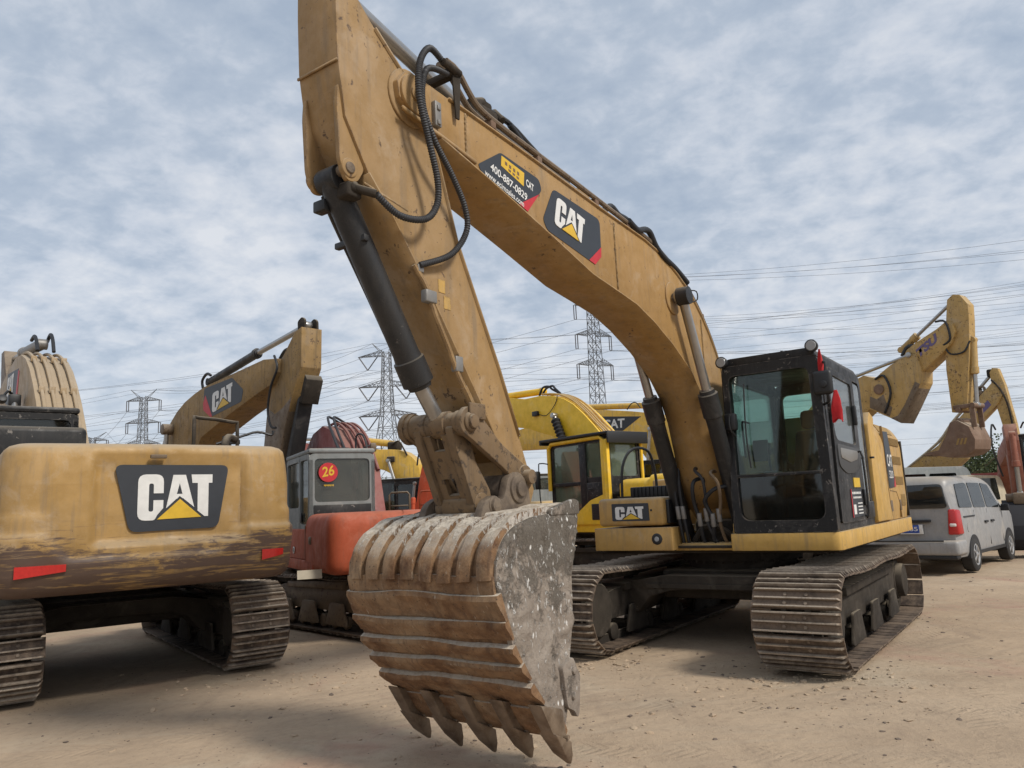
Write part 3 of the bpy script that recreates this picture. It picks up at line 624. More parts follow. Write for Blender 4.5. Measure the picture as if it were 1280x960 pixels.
# deck and skirts
g = G(); g.box(-1.34, 1.34, -2.5, 1.02, .985, 1.045, .01); g.box(-.36, .30, .3, 1.16, 1.045, 1.075, .01); obj('deck', g, 'dark_frame', X)
g = G(); g.prism(rnd([(-.33, 1.24), (-1.42, 1.24), (-1.42, -3.05), (-1.26, -3.05), (-1.26, .98), (-.33, .98)], [.02, .09, .12, .02, .02, .02]), 1.02, 1.195, .018, 'z'); obj('skirt', g, 'cat_skirt', X)
g = G(); g.box(-.34, .34, 1.08, 1.13, 1.02, 1.09, .008); g.box(-.30, .28, .55, 1.10, 1.076, 1.10, .008); g.box(-.36, -.33, .6, 1.15, 1.02, 1.30, .01)
for bx in (-.22, .02, .2): g.cyl((bx, 1.13, 1.055), (bx, 1.142, 1.055), .018, n=8)
obj('front_beam', g, 'cat_skirt', X)
# boom foot brackets
for bx in (-.275, .275):
    g = G(); g.prism(rnd([(.05, 1.08), (.98, 1.08), (.98, 1.20), (.86, 1.28), (.72, 1.20), (.60, 1.36), (.46, 1.58), (.30, 1.62), (.14, 1.5)], .05), bx-.02, bx+.02, .006); obj('foot_bracket', g, 'cat_skirt', X)
# right-hand tool box and lower box
g = G(); g.box(.40, 1.22, .52, 1.25, 1.30, 1.615, .045, seg=3); bx = obj('tool_box', g, 'cat_yellow', X)
O = (.99, 1.2525, 1.385)
g = G(); g.plate(rnd([(-.045, -.025), (.42, -.03), (.415, .165), (-.045, .17)], .01), O, (-1, 0, 0), (0, 0, 1), -.0005, .003); obj('letter_panel', g, 'decal_black', bx)
logo(bx, (.99, 1.2525, 1.375), (-.355, 0, -.003), (0, 0, .145), dz=.004)
g = G(); g.cyl((.545, 1.25, 1.47), (.545, 1.256, 1.47), .012, n=8); g.box(.36, .40, .6, 1.18, 1.32, 1.58, .008); obj('box_lock', g, 'black_plastic', bx)
g = G(); g.prism(rnd([(.30, 1.28), (1.29, 1.28), (1.29, .35), (.30, .35)], [.02, .08, .02, .02]), 1.03, 1.28, .03, 'z'); bx = obj('lower_box', g, 'cat_yellow', X)
g = G(); g.lathe((.485, 1.27, 1.155), (.485, 1.29, 1.155), [(0, .062), (.6, .062), (.8, .05), (1, .046)], 24); l = obj('work_light', g, 'black_plastic', bx)
g = G(); g.cyl((.485, 1.287, 1.155), (.485, 1.294, 1.155), .03, .024, n=16); obj('lens', g, 'lamp_glass', l)
# right body behind the boxes: steps, tank
g = G(); g.box(.48, 1.36, -.55, .50, 1.05, 1.60, .03); g.box(.46, 1.37, -1.6, -.56, 1.05, 1.86, .04); obj('fuel_tank', g, 'cat_yellow', X)
g = G(); g.box(.66, 1.16, .10, .52, 1.60, 1.75, .015)
for k in range(9): g.box(.68+k*.053, .70+k*.053, .515, .535, 1.62, 1.745, .004)
obj('grip_step', g, 'black_plastic', X)
g = G(); g.tube([(1.22, .62, 1.6), (1.20, .60, 2.0), (1.13, .45, 2.22), (1.05, .15, 2.20), (1.02, .05, 1.9), (1.02, .05, 1.6)], .018, 8, 5); obj('handrail', g, 'black_plastic', X)
# hood, engine side panels, counterweight
sec = rnd([(-1.38, 1.20), (-1.405, 1.4), (-1.402, 2.24), (-1.26, 2.49), (-.9, 2.52), (-.36, 2.52), (-.36, 1.20)], [.01, .1, .12, .12, .05, .03, .01])
g = G(); g.prism(sec, -2.98, -.66, .02, 'y'); pn = obj('engine_housing', g, 'cat_yellow', X)
g = G(); g.prism(rnd([(-.35, 1.1), (1.34, 1.1), (1.36, 1.9), (1.2, 2.02), (-.35, 2.02)], [0, .01, .1, .1, 0]), -2.5, -1.62, .02, 'y'); obj('right_housing', g, 'cat_yellow', X)
g = G()                                                    # stepped door edge that runs down beside the cab
g.prism(rnd([(-.63, 1.22), (-.63, 2.36), (-.80, 2.52), (-1.02, 2.46), (-.95, 2.28), (-1.22, 2.12), (-1.34, 1.95), (-1.44, 1.55), (-1.56, 1.22)], .03), -1.425, -1.36, .012); obj('panel_rim', g, 'cat_skirt', pn)
dk = G(); dk.prism(rnd([(-1.62, 2.33), (-1.93, 2.34), (-2.06, 1.97), (-2.12, 1.62), (-1.66, 1.60)], .02), -1.412, -1.38, .002); sd_ = obj('side_decal', dk, 'decal_black', pn)
g = G(); g.prism([(-2.0, 1.62), (-2.12, 1.62), (-2.095, 1.75)], -1.4145, -1.40); obj('red_mark', g, 'decal_red', sd_)
text(sd_, 'CAT', (-1.413, -1.68, 1.88), (0, -.34, 0), (0, 0, .16), 'decal_white', bold=.02); text(sd_, '320', (-1.413, -1.72, 1.73), (0, -.27, 0), (0, 0, .10), 'decal_white', bold=.01)
for (ya, yb, za, zb) in ((-2.04, -2.70, 2.17, 2.27), (-2.12, -2.74, 1.92, 2.03), (-2.16, -2.76, 1.65, 1.76), (-2.44, -2.78, 1.37, 1.52)):
    g = G(); g.box(-1.409, -1.38, yb, ya, za, zb, .003)
    for k in range(9): z = za+(zb-za)*(k+.5)/9; g.box(-1.414, -1.40, yb+.02, ya-.02, z-.003, z+.003)
    obj('louver', g, 'tan_louver', pn)
g = G(); g.hexa([(-1.358, -2.65, 2.335), (-1.358, -1.7, 2.335), (-1.30, -1.7, 2.335), (-1.30, -2.65, 2.335)], [(-1.295, -2.65, 2.44), (-1.295, -1.7, 2.44), (-1.2, -1.7, 2.44), (-1.2, -2.65, 2.44)]); obj('louver', g, 'tan_louver', pn)
for (ya, yb) in ((-1.62, -1.78), (-2.3, -2.42)):
    g = G(); g.box(-1.412, -1.39, yb+.03, ya, 1.31, 1.45, .004); obj('latch', g, 'worn_brown', pn)
g = G(); strip_along2(g, [(-1.70, 1.58), (-2.14, 1.56), (-2.30, 1.42), (-2.36, 1.22)], -1.409, -1.38, .010); strip_along2(g, [(-1.62, 2.40), (-1.60, 1.6), (-1.66, 1.22)], -1.409, -1.38, .008); obj('door_seam', g, 'grimy_boom', pn)
g = G(); g.prism(rnd([(-2.88, 1.22), (-2.95, 1.22), (-2.93, 2.26), (-2.86, 2.26)], .01), -1.416, -1.38, .005); obj('rear_rim', g, 'dark_frame', pn)
obj('counterweight', counterweight_mesh(1.36, -3.35, 1.03, 2.20, .6, y_front=-2.5), 'cat_yellow', X)
g = G(); g.cyl((.7, -2.0, 2.0), (.7, -2.0, 2.5), .07, n=16, bev=.01); obj('exhaust_pipe', g, 'dark_frame', X)

# cab
cab = G(); x0, x1, y0, y1, z0, z1 = -1.385, -.385, -.60, 1.22, 1.20, 2.93
FO = rnd([(.385, 1.20), (1.40, 1.20), (1.375, 2.95), (.395, 2.95)], [.03, .03, .07, .07], 5); FI = rnd([(.46, 1.325), (1.30, 1.315), (1.275, 2.835), (.45, 2.84)], [.11, .11, .08, .08], 5)
ring(cab, FO, FI, (0, 1.18, 0), (-1, 0, 0), (0, 0, 1), -.05, .06)
SO = rnd([(-1.19, 1.20), (.60, 1.20), (.62, 2.93), (-1.16, 2.95)], [.02, .02, .12, .08], 5); SI = rnd([(-1.10, 1.30), (.50, 1.30), (.52, 2.83), (-1.07, 2.84)], [.03, .03, .05, .05], 5)
ring(cab, SO, SI, (-1.36, 0, 0), (0, -1, 0), (0, 0, 1), -.04, .03)
ring(cab, SO, rnd([(-1.08, 1.80), (.46, 1.62), (.50, 2.80), (-1.05, 2.82)], .08, 5), (-.385, 0, 0), (0, -1, 0), (0, 0, 1), -.03, .03)
RO = rnd([(.385, 1.20), (1.385, 1.20), (1.36, 2.93), (.40, 2.93)], [.02, .02, .08, .08], 5); ring(cab, RO, rnd([(.47, 1.95), (1.29, 1.95), (1.27, 2.80), (.48, 2.80)], .08, 5), (0, -.60, 0), (-1, 0, 0), (0, 0, 1), -.03, .03)
cab.box(-1.31, -.455, 1.19, 1.245, 1.765, 1.795, .006)                  # rail between the two front panes
cb = obj('cab', cab, 'black_paint', X)
g = G(); g.prism(rnd([(-.395, 2.93), (-1.37, 2.93), (-1.33, 3.03), (-.44, 3.03)], [.01, .01, .05, .05]), -.62, 1.23, .02, 'y'); g.box(-1.15, -.62, .0, .7, 3.03, 3.055, .015); obj('cab_roof', g, 'black_paint', X)
g = G(); g.plate(rnd([(.445, 1.80), (1.31, 1.80), (1.285, 2.845), (.44, 2.85)], [.02, .02, .10, .10], 5), (0, 1.195, 0), (-1, 0, 0), (0, 0, 1), 0, .006); obj('windscreen', g, 'glass_green', cb)
g = G(); g.plate(rnd([(.445, 1.31), (1.315, 1.305), (1.31, 1.765), (.445, 1.765)], [.10, .12, .02, .02], 5), (0, 1.195, 0), (-1, 0, 0), (0, 0, 1), 0, .006); obj('lower_pane', g, 'glass_dark', cb)
g = G(); g.plate(rnd([(-1.07, 1.82), (.47, 1.64), (.51, 2.81), (-1.04, 2.83)], .06, 4), (-.385, 0, 0), (0, -1, 0), (0, 0, 1), -.002, .004); obj('far_side_pane', g, 'glass_green', cb)
g = G(); g.plate(rnd([(.46, 1.93), (1.30, 1.93), (1.28, 2.81), (.47, 2.81)], .06, 4), (0, -.60, 0), (-1, 0, 0), (0, 0, 1), -.002, .004); obj('rear_pane', g, 'glass_green', cb)
g = G(); g.box(-1.30, -.46, 1.03, 1.17, 1.22, 1.33, .01); g.box(-1.30, -.46, .4, 1.1, 1.22, 1.26); g.box(-.44, -.40, -.5, 1.1, 1.22, 1.80, .01); obj('cab_floor', g, 'interior_grey', cb)
# wiper and rail seen through the windscreen
g = G(); g.tube([(-.62, 1.262, 2.74), (-.60, 1.264, 2.2), (-.62, 1.262, 1.86)], .008, 6, 3); obj('wiper', g, 'black_plastic', cb)
g = G(); g.tube([(-.52, 1.10, 1.98), (-.52, 1.12, 2.32), (-.52, 1.06, 2.36), (-.52, .9, 2.36)], .012, 6, 3); g.tube([(-1.2, 1.05, 1.60), (-.9, 1.06, 1.68), (-.75, 1.05, 1.62)], .012, 6, 3); obj('grab_handle', g, 'black_plastic', cb)
interior(cb, -1.36, -.42, -.52, 1.14, 1.22)
# door on the cab side
dr = G(); ring(dr, rnd([(-1.08, 1.27), (.06, 1.27), (.10, 2.83), (-1.03, 2.85)], [.04, .1, .05, .08], 5), rnd([(-1.00, 2.10), (-.06, 2.08), (-.02, 2.76), (-.97, 2.78)], [.16, .06, .05, .08], 5), (-1.395, 0, 0), (0, -1, 0), (0, 0, 1), -.02, .018)
door = obj('cab_door', dr, 'black_paint', X)
g = G(); g.plate(rnd([(-1.00, 2.09), (-.05, 2.07), (-.01, 2.77), (-.98, 2.79)], [.15, .05, .05, .08], 5), (-1.395, 0, 0), (0, -1, 0), (0, 0, 1), -.002, .004); obj('door_pane', g, 'glass_side', door)
g = G(); g.plate(rnd([(.12, 1.45), (.47, 1.45), (.50, 2.80), (.16, 2.81)], [.04, .04, .08, .05], 5), (-1.385, 0, 0), (0, -1, 0), (0, 0, 1), -.002, .004); obj('rear_side_pane', g, 'glass_side', cb)
g = G(); g.box(-1.418, -1.40, -.52, -.12, 1.28, 1.46, .006); g.box(-1.408, -1.38, -.14, -.08, 1.3, 2.8, .006); obj('pillar_cover', g, 'black_paint', cb)
g = G(); g.prism(rnd([(.98, 1.84), (.98, 2.06), (.0, 2.04), (.0, 1.86), (.3, 1.77), (.7, 1.76)], [.08, .06, .06, .1, .1, .1]), -1.424, -1.41, .004); obj('armrest_cover', g, 'interior_grey', door)
g = G(); g.prism(rnd([(.90, 1.92), (.90, 2.02), (.10, 2.01), (.15, 1.92), (.5, 1.88)], .04), -1.431, -1.42, .003); obj('door_bin', g, 'steel_grey', door)
g = G(); g.box(-1.45, -1.41, .02, .07, 2.30, 2.52, .01); g.box(-1.44, -1.41, -.02, .02, 1.42, 1.60, .01); obj('door_handle', g, 'black_plastic', door)
st = G(); st.box(-1.4185, -1.412, .10, .62, 1.31, 1.60); sk = obj('phone_sticker', st, 'decal_black', door)
g = G(); g.box(-1.4205, -1.41, .12, .42, 1.62, 1.72); obj('yellow_sticker', g, 'decal_yellow', door)
g = G()
for k, (a, c) in enumerate(((.15, .58), (.15, .55))):
    for q in range(6): g.box(-1.4215, -1.417, a+(c-a)*q/6, a+(c-a)*(q+.72)/6, 1.548-k*.045, 1.572-k*.05)
for k in range(4): g.box(-1.4215, -1.417, .12, .34, 1.34+k*.035, 1.352+k*.035)
g.box(-1.4215, -1.417, .44, .55, 1.34, 1.44); obj('sticker_lines', g, 'decal_white', sk)
g = G(); g.box(-1.4218, -1.4165, .595, .62, 1.31, 1.60); obj('sticker_edge', g, 'decal_red', sk)
# lights, mirror, grab bars on the cab
for (lx, ly, lz) in ((-.41, 1.27, 2.995), (-1.345, 1.28, 3.03)):
    g = G(); g.lathe((lx, ly-.06, lz), (lx, ly+.03, lz), [(0, .035), (.25, .058), (.9, .064), (1, .058)], 22); g.box(lx-.012, lx+.012, ly-.05, ly-.02, lz-.09, lz-.04); wl = obj('work_light', g, 'black_plastic', cb)
    g = G(); g.cyl((lx, ly+.028, lz), (lx, ly+.036, lz), .052, .046, n=20); obj('lens', g, 'lamp_glass', wl)
g = G(); g.box(-1.52, -1.33, 1.30, 1.37, 2.52, 2.76, .035, seg=3); g.tube([(-1.38, 1.2, 2.86), (-1.46, 1.3, 2.84), (-1.45, 1.33, 2.72)], .014, 6, 3); g.tube([(-1.38, 1.2, 2.44), (-1.46, 1.30, 2.46), (-1.45, 1.33, 2.56)], .014, 6, 3); g.cyl((-1.44, 1.37, 2.62), (-1.44, 1.395, 2.62), .035, n=14, bev=.006); obj('mirror', g, 'black_plastic', cb)
g = G(); g.tube([(-.50, 1.26, 2.40), (-.47, 1.34, 2.42), (-.46, 1.34, 2.28), (-.49, 1.26, 2.20)], .011, 6, 3); g.box(-.52, -.40, 1.24, 1.33, 2.26, 2.44, .02); obj('small_mirror', g, 'black_plastic', cb)
g = G(); g.tube([(-1.43, .10, 1.32), (-1.47, .10, 1.36), (-1.47, .10, 1.95), (-1.43, .10, 2.0)], .012, 6, 3); g.cyl((-1.42, -.56, 1.96), (-1.47, -.56, 1.96), .012, n=8); obj('grab_bar', g, 'black_plastic', cb)
g = G(); g.cyl((-1.12, .1, 3.05), (-1.12, .1, 3.11), .02, n=8); g.cyl((-1.0, 1.1, 3.02), (-1.0, 1.1, 3.06), .014, n=8); obj('antenna', g, 'black_plastic', cb)

# boom
g = G()
BP = [(.10, 1.42), (.20, 1.28), (.38, 1.20), (.62, 1.24), (.92, 1.46), (1.10, 1.78), (1.20, 2.10), (1.31, 2.42), (1.47, 2.67), (1.72, 2.89), (2.12, 3.10), (2.52, 3.26), (2.88, 3.365), (3.28, 3.42), (3.68, 3.47), (4.29, 3.63), (4.81, 3.76), (5.19, 3.85), (5.60, 3.94), (5.86, 3.99), (5.97, 4.07), (5.99, 4.17), (5.92, 4.26), (5.80, 4.28),
      (5.51, 4.26), (5.16, 4.24), (4.68, 4.21), (4.12, 4.17), (3.46, 4.12), (2.93, 4.09), (2.60, 4.07), (2.33, 4.03), (2.08, 3.97), (1.85, 3.89), (1.64, 3.80), (1.45, 3.69), (1.26, 3.55), (1.08, 3.38), (.92, 3.20), (.78, 2.98), (.64, 2.70), (.45, 2.25), (.25, 1.85), (.12, 1.60)]
g.prism(BP, -.225, .225, .010)
boom = obj('boom', g, 'cat_boom', X, sharp=30)
# plate flanges standing proud of the side plates, weld beads, bosses
def strip_along(g, pts, x0, x1, t):                          # thin strip following a polyline in the yz plane
    n = len(pts); vs = []
    for i, p in enumerate(pts):
        a, b = Vector(pts[max(i-1, 0)]), Vector(pts[min(i+1, n-1)]); d = (b-a).normalized(); nn = Vector((-d.y, d.x))
        for s in (0, t):
            q = Vector(p)+nn*s; vs += [(x0, q.x, q.y), (x1, q.x, q.y)]
    fs = []
    for i in range(n-1):
        a = i*4; b = a+4; fs += [(a, b, b+1, a+1), (a+2, a+3, b+3, b+2), (a, a+2, b+2, b), (a+1, b+1, b+3, a+3)]
    fs += [(0, 1, 3, 2), ((n-1)*4, (n-1)*4+2, (n-1)*4+3, (n-1)*4+1)]
    g.add(vs, fs)
g = G(); strip_along(g, BP[24:41], -.240, .240, .014); strip_along(g, BP[4:19], -.240, .240, -.012); obj('flange', g, 'cat_boom', boom, sharp=30)
g = G()
for sx in (-1, 1):
    g.cyl((sx*.22, 2.03, 3.59), (sx*.242, 2.03, 3.59), .17, n=28, bev=.008); g.cyl((sx*.22, .34, 1.46), (sx*.26, .34, 1.46), .17, n=24, bev=.01); g.cyl((sx*.22, 5.84, 4.13), (sx*.245, 5.84, 4.13), .13, n=24, bev=.006)
    g.cyl((sx*.24, 5.84, 4.13), (sx*.256, 5.84, 4.13), .05, n=16, bev=.004)
    g.box(sx*.228-.006, sx*.228+.006, 3.22, 3.232, 3.43, 4.06); g.box(sx*.228-.005, sx*.228+.005, 5.33, 5.342, 3.90, 4.22)
g.plate([(0, 0), (.72, -.10), (.72, -.075), (0, .025)], (-.226, 5.96, 3.985), (0, -1, 0), (0, 0, 1), 0, .014)
obj('pin_bosses', g, 'cat_boom', boom)
g = G(); g.cyl((-.34, 2.03, 3.59), (.32, 2.03, 3.59), .05, n=18); g.cyl((-.31, .34, 1.46), (.31, .34, 1.46), .07, n=18, bev=.01); obj('boom_pin', g, 'pin_steel', boom)
g = G(); g.box(-.26, -.22, 5.62, 5.68, 3.99, 4.16, .006); g.box(-.27, -.25, 5.635, 5.665, 4.0, 4.03, .003); g.box(-.27, -.25, 5.635, 5.665, 4.1, 4.13, .003); obj('pin_clamp', g, 'steel_grey', boom)
g = G()
for yy, za, zb in ((3.226, 3.45, 4.05), (5.336, 3.92, 4.21), (1.30, 2.46, 3.50)):
    pts = [(-.229, yy+.004*math.sin(k*2.1), za+(zb-za)*k/24) for k in range(25)]; g.tube(pts, .008, 6, 1, rib=.012)
obj('weld_beads', g, 'grimy_boom', boom, stuff=True)
# decals on the boom side
O = Vector((-.2265, 0, 0))
def side_poly(g, pts, h0, h1):                              # pts are (y,z); plate on the camera side of the boom
    g.plate([(-p[0], p[1]) for p in pts], O, (0, -1, 0), (0, 0, 1), h0, h1)
g = G(); side_poly(g, rnd([(4.24, 4.04), (3.49, 4.00), (3.50, 3.70), (3.62, 3.565), (4.36, 3.665), (4.41, 3.74)], [.05, .06, .03, .02, .04, .03]), 0, .003); pl = obj('letter_panel', g, 'decal_black', boom)
g = G(); side_poly(g, [(3.495, 3.75), (3.505, 3.66), (3.62, 3.565), (3.72, 3.58)], 0, .005); obj('red_mark', g, 'decal_red', pl)
logo(pl, (-.2265, 4.255, 3.745), (0, -.43, -.065), (0, -.065, .245), dz=.004)
g = G(); side_poly(g, rnd([(4.94, 4.085), (4.44, 4.05), (4.41, 3.97), (4.62, 3.735), (5.18, 3.858), (5.21, 3.90)], [.03, .05, .03, .02, .02, .02]), 0, .003); pl = obj('phone_panel', g, 'decal_black', boom)
g = G(); side_poly(g, [(4.45, 3.925), (4.62, 3.735), (4.73, 3.76)], 0, .0045); obj('red_mark', g, 'decal_red', pl)
g = G(); side_poly(g, [(4.93, 4.065), (4.645, 4.03), (4.66, 3.92), (4.94, 3.985)], 0, .0045); yb = obj('yellow_label', g, 'decal_yellow', pl)
g = G()
for k in range(4): side_poly(g, [(4.89-k*.05, 4.035-k*.008), (4.865-k*.05, 4.032-k*.008), (4.865-k*.05, 4.008-k*.008), (4.89-k*.05, 4.01-k*.008)], .004, .006)
for k in range(3): side_poly(g, [(4.85-k*.05, 3.992-k*.01), (4.82-k*.05, 3.987-k*.01), (4.82-k*.05, 3.972-k*.01), (4.85-k*.05, 3.975-k*.01)], .004, .006)
obj('label_characters', g, 'brown_steel', yb, stuff=True)
text(pl, 'CAT', (-.2265, 4.63, 3.935), (0, -.10, -.02), (0, -.005, .06), 'decal_white', bold=.03, dz=.006)
text(pl, '400-887-0829', (-.2265, 5.075, 3.905), (0, -.445, -.095), (0, -.012, .060), 'decal_white', bold=.018, dz=.006)
text(pl, 'www.ecimsales.com', (-.2265, 5.145, 3.845), (0, -.47, -.095), (0, -.010, .046), 'decal_white', bold=.012, dz=.006)
# hard pipes and hoses along the back of the boom
for px in (-.21, -.14, .12, .19):
    g = G(); g.tube([(px, 5.50, 4.54), (px, 5.38, 4.52), (px, 5.24, 4.40), (px, 5.10, 4.335), (px, 4.68, 4.29), (px, 4.12, 4.25), (px, 3.46, 4.195), (px, 2.93, 4.15), (px, 2.33, 4.08), (px, 1.85, 3.94), (px, 1.45, 3.74), (px, 1.08, 3.43), (px, .78, 3.03), (px, .45, 2.3)], .022, 8, 3); obj('hard_pipe', g, 'worn_brown', boom)
g = G()
for y, z in ((5.0, 4.27), (4.4, 4.21), (3.5, 4.14), (2.9, 4.11), (1.85, 3.91), (1.2, 3.53)): g.box(-.225, .21, y-.03, y+.03, z-.02, z+.055, .006)
obj('pipe_clamps', g, 'brown_steel', boom)
for k, (px, pts) in enumerate(((-.10, [(3.3, 4.14), (3.11, 4.25), (3.00, 4.31), (2.86, 4.27), (2.68, 4.27), (2.50, 4.22), (2.36, 4.08)]), (-.23, [(2.92, 4.16), (2.74, 4.12), (2.58, 4.17), (2.46, 4.17), (2.34, 4.06), (2.16, 3.99), (1.90, 3.94), (1.6, 3.85)]), (.06, [(5.3, 4.42), (5.0, 4.52), (4.6, 4.48), (4.2, 4.40), (3.8, 4.27), (3.4, 4.18)]), (-.02, [(4.5, 4.55), (4.25, 4.43), (3.9, 4.30), (3.5, 4.20)]))):
    g = G(); g.tube([(px, a, c) for a, c in pts], .030 if k < 2 else .024, 10, 4); obj('rubber_hose', g, 'hose', boom)
g = G(); g.box(-.05, .14, 4.68, 4.96, 4.40, 4.56, .03); g.box(-.02, .08, 4.72, 4.84, 4.54, 4.63, .02); g.cyl((.02, 4.95, 4.55), (.02, 4.80, 4.62), .045, n=12, bev=.01); g.cyl((-.06, 4.66, 4.5), (.02, 4.66, 4.60), .035, n=10, bev=.006); obj('valve_block', g, 'dark_frame', boom)
g = G(); g.box(-.06, .02, 3.28, 3.40, 4.12, 4.20, .01); g.cyl((-.02, 3.36, 4.15), (-.02, 3.36, 4.24), .03, n=10); obj('pipe_bracket', g, 'black_plastic', boom)
# boom cylinders, one each side
for sx, xx in ((-1, -.335), (1, .31)):
    hyd_cyl(boom, 'boom_cylinder', (xx, .80, 1.08), (xx, 1.58, 2.68), (xx, 2.03, 3.59), .085, .048, gland=.30)
for q in ((-.42, -.29), (.26, .39)):
    g = G(); g.lathe((q[0], 2.03, 3.59), (q[1], 2.03, 3.59), [(0, .05), (.05, .09), (.95, .095), (1, .06)], 20)
    if q[0] < 0: g.tube([(-.40, 1.98, 3.65), (-.45, 1.93, 3.64), (-.45, 1.92, 3.56), (-.41, 1.96, 3.53)], .007, 6, 3)
    obj('rod_end', g, 'black_cyl', boom)
for xx in (.30, -.345):
    g = G(); g.tube([(xx+.02, .80, 1.25), (xx+.08, .90, 1.40), (xx+.08, 1.15, 1.85), (xx+.08, 1.46, 2.50), (xx, 1.54, 2.60)], .018, 8, 3); obj('cylinder_pipe', g, 'black_cyl', boom)
# big loop hoses at the boom foot
for k, (xx, zz) in enumerate(((.02, 0), (-.06, .05), (-.13, -.01), (-.20, .04))):
    j1, j2, j3 = ((.0, .03, 0), (-.05, -.02, .06), (.03, .05, -.08), (-.02, -.04, .03))[k]
    g = G(); g.tube([(xx-.04+j1, 1.02, 1.03), (xx+j1, 1.10, 1.14), (xx, 1.16, 1.34), (xx+j2, 1.20, 1.50+zz), (xx+j2-.01, 1.26+j3*.3, 1.66+zz+j3), (xx+j3, 1.24, 1.76+zz+j3), (xx-.05+j3*2, 1.12, 1.78+zz+j3), (xx-.09+j2, .98, 1.66+zz)], (.021, .017, .023, .018)[k], 8, 4); obj('foot_hose', g, ('hose', 'dull_hose', 'hose', 'link_paint')[k], X)
    g = G(); g.cyl((xx, 1.155, 1.28+zz), (xx, 1.175, 1.42+zz), .028, n=10, bev=.004); obj('hose_fitting', g, 'steel_grey', X)
for k, xx in enumerate((.20, .26)):
    g = G(); g.tube([(xx, 1.06, 1.05), (xx, 1.12, 1.25), (xx+.02, 1.14, 1.50), (xx+.03, 1.16, 1.80), (xx+.03, 1.10, 2.0), (xx-.03, 1.04, 2.05)], .020, 8, 4); obj('foot_hose', g, 'hose', X)
    g = G(); g.cyl((xx+.01, 1.13, 1.36), (xx+.018, 1.138, 1.50), .027, n=10, bev=.004); obj('hose_fitting', g, 'steel_grey', X)
g = G(); g.tube([(-.30, .95, 1.1), (-.16, 1.02, 1.24), (.02, 1.04, 1.26), (.16, 1.0, 1.12)], .035, 8, 4); g.box(-.28, .2, .5, .9, 1.08, 1.34, .05); obj('swing_motor', g, 'dark_frame', X)

# stick
g = G(); SP = [(6.43, 4.50), (6.42, 4.15), (6.365, 3.80), (6.19, 3.51), (6.03, 3.34), (5.67, 2.88), (5.22, 2.26), (4.97, 1.88), (5.02, 1.70), (4.96, 1.58), (4.84, 1.54), (4.68, 1.56), (4.62, 1.68), (4.78, 2.05), (4.99, 2.51), (5.19, 2.90), (5.40, 3.31), (5.56, 3.80), (5.70, 4.08), (5.90, 4.30), (6.12, 4.47), (6.26, 4.60), (6.30, 4.78), (6.36, 4.86), (6.43, 4.80)]
g.prism(SP, -.17, .17, .010); stick = obj('stick', g, 'cat_stick', X, sharp=30)
g = G(); strip_along(g, SP[13:21], -.185, .185, -.014); strip_along(g, SP[3:8], -.183, .183, .012); obj('flange', g, 'cat_stick', stick)
g = G()                                                     # seams, brackets and pin bosses
for sx in (-1, 1):
    g.cyl((sx*.165, 5.83, 4.13), (sx*.185, 5.83, 4.13), .19, n=28, bev=.008); g.cyl((sx*.165, 6.36, 4.76), (sx*.19, 6.36, 4.76), .07, n=20, bev=.006)
    g.prism(rnd([(6.40, 4.00), (6.41, 3.86), (6.39, 3.53), (6.34, 3.42), (6.26, 3.43), (6.20, 3.53), (6.33, 3.80)], .035), sx*.135-.016, sx*.135+.016, .005)
    g.cyl((sx*.12, 6.32, 3.50), (sx*.158, 6.32, 3.50), .058, n=20, bev=.006)
    g.plate([(0, 0), (.36, .06), (.36, .075), (0, .014)], (sx*.1705, 5.86, 3.37), (0, -sx*1, 0), (0, 0, 1) if sx > 0 else (0, 0, 1), 0, .008) if sx < 0 else None
g.box(-.171, .171, 6.418, 6.428, 4.11, 4.125)
obj('brackets', g, 'cat_stick', stick)
g = G(); g.cyl((-.168, 6.32, 3.50), (.168, 6.32, 3.50), .034, n=16, bev=.006); g.cyl((-.20, 6.36, 4.76), (.20, 6.36, 4.76), .045, n=16, bev=.006); obj('stick_pin', g, 'pin_steel', stick)
g = G(); g.box(-.13, .13, 5.66, 5.70, 2.9, 2.93); g.tube([(-.178, 5.83, 3.04), (-.19, 5.73, 2.91), (-.19, 5.66, 2.76), (-.19, 5.54, 2.56), (-.19, 5.46, 2.41), (-.19, 5.40, 2.33)], .018, 8, 3)
g.tube([(-.19, 5.40, 2.33), (-.19, 5.32, 2.22), (-.19, 5.24, 2.09)], .022, 8, 3); obj('side_pipe', g, 'cat_stick', stick)
g = G(); g.box(-.215, -.165, 5.66, 5.76, 2.82, 2.90, .008); g.box(-.21, -.165, 5.42, 5.49, 2.42, 2.52, .006); g.box(-.20, -.165, 5.76, 5.81, 3.0, 3.05, .005); obj('pipe_bracket', g, 'steel_grey', stick)
for y, z, s in ((5.57, 2.97, .05), (5.52, 2.87, .05)):
    g = G(); g.box(-.173, -.169, y-.035, y+.03, z-.05, z+.035); obj('warning_sticker', g, 'cat_skirt', stick)
hyd_cyl(stick, 'bucket_cylinder', (0, 6.31, 3.47), (0, 5.60, 2.33), (0, 5.41, 2.09), .083, .050, gland=.20)
g = G(); g.tube([(.09, 6.30, 3.40), (.125, 6.2, 3.3), (.125, 5.9, 2.86), (.125, 5.74, 2.62), (.10, 5.66, 2.48)], .016, 8, 3); g.box(.04, .14, 6.27, 6.34, 3.30, 3.37, .01); g.box(-.10, .16, 6.12, 6.16, 3.13, 3.17, .008); obj('cylinder_pipe', g, 'black_cyl', stick)
g = G(); g.box(-.15, -.05, 6.22, 6.33, 3.34, 3.43, .015); g.cyl((-.14, 6.27, 3.40), (-.22, 6.18, 3.37), .026, n=10, bev=.004); g.cyl((-.05, 6.28, 3.4), (-.16, 6.28, 3.4), .03, n=10); obj('hose_fitting', g, 'dark_frame', stick)
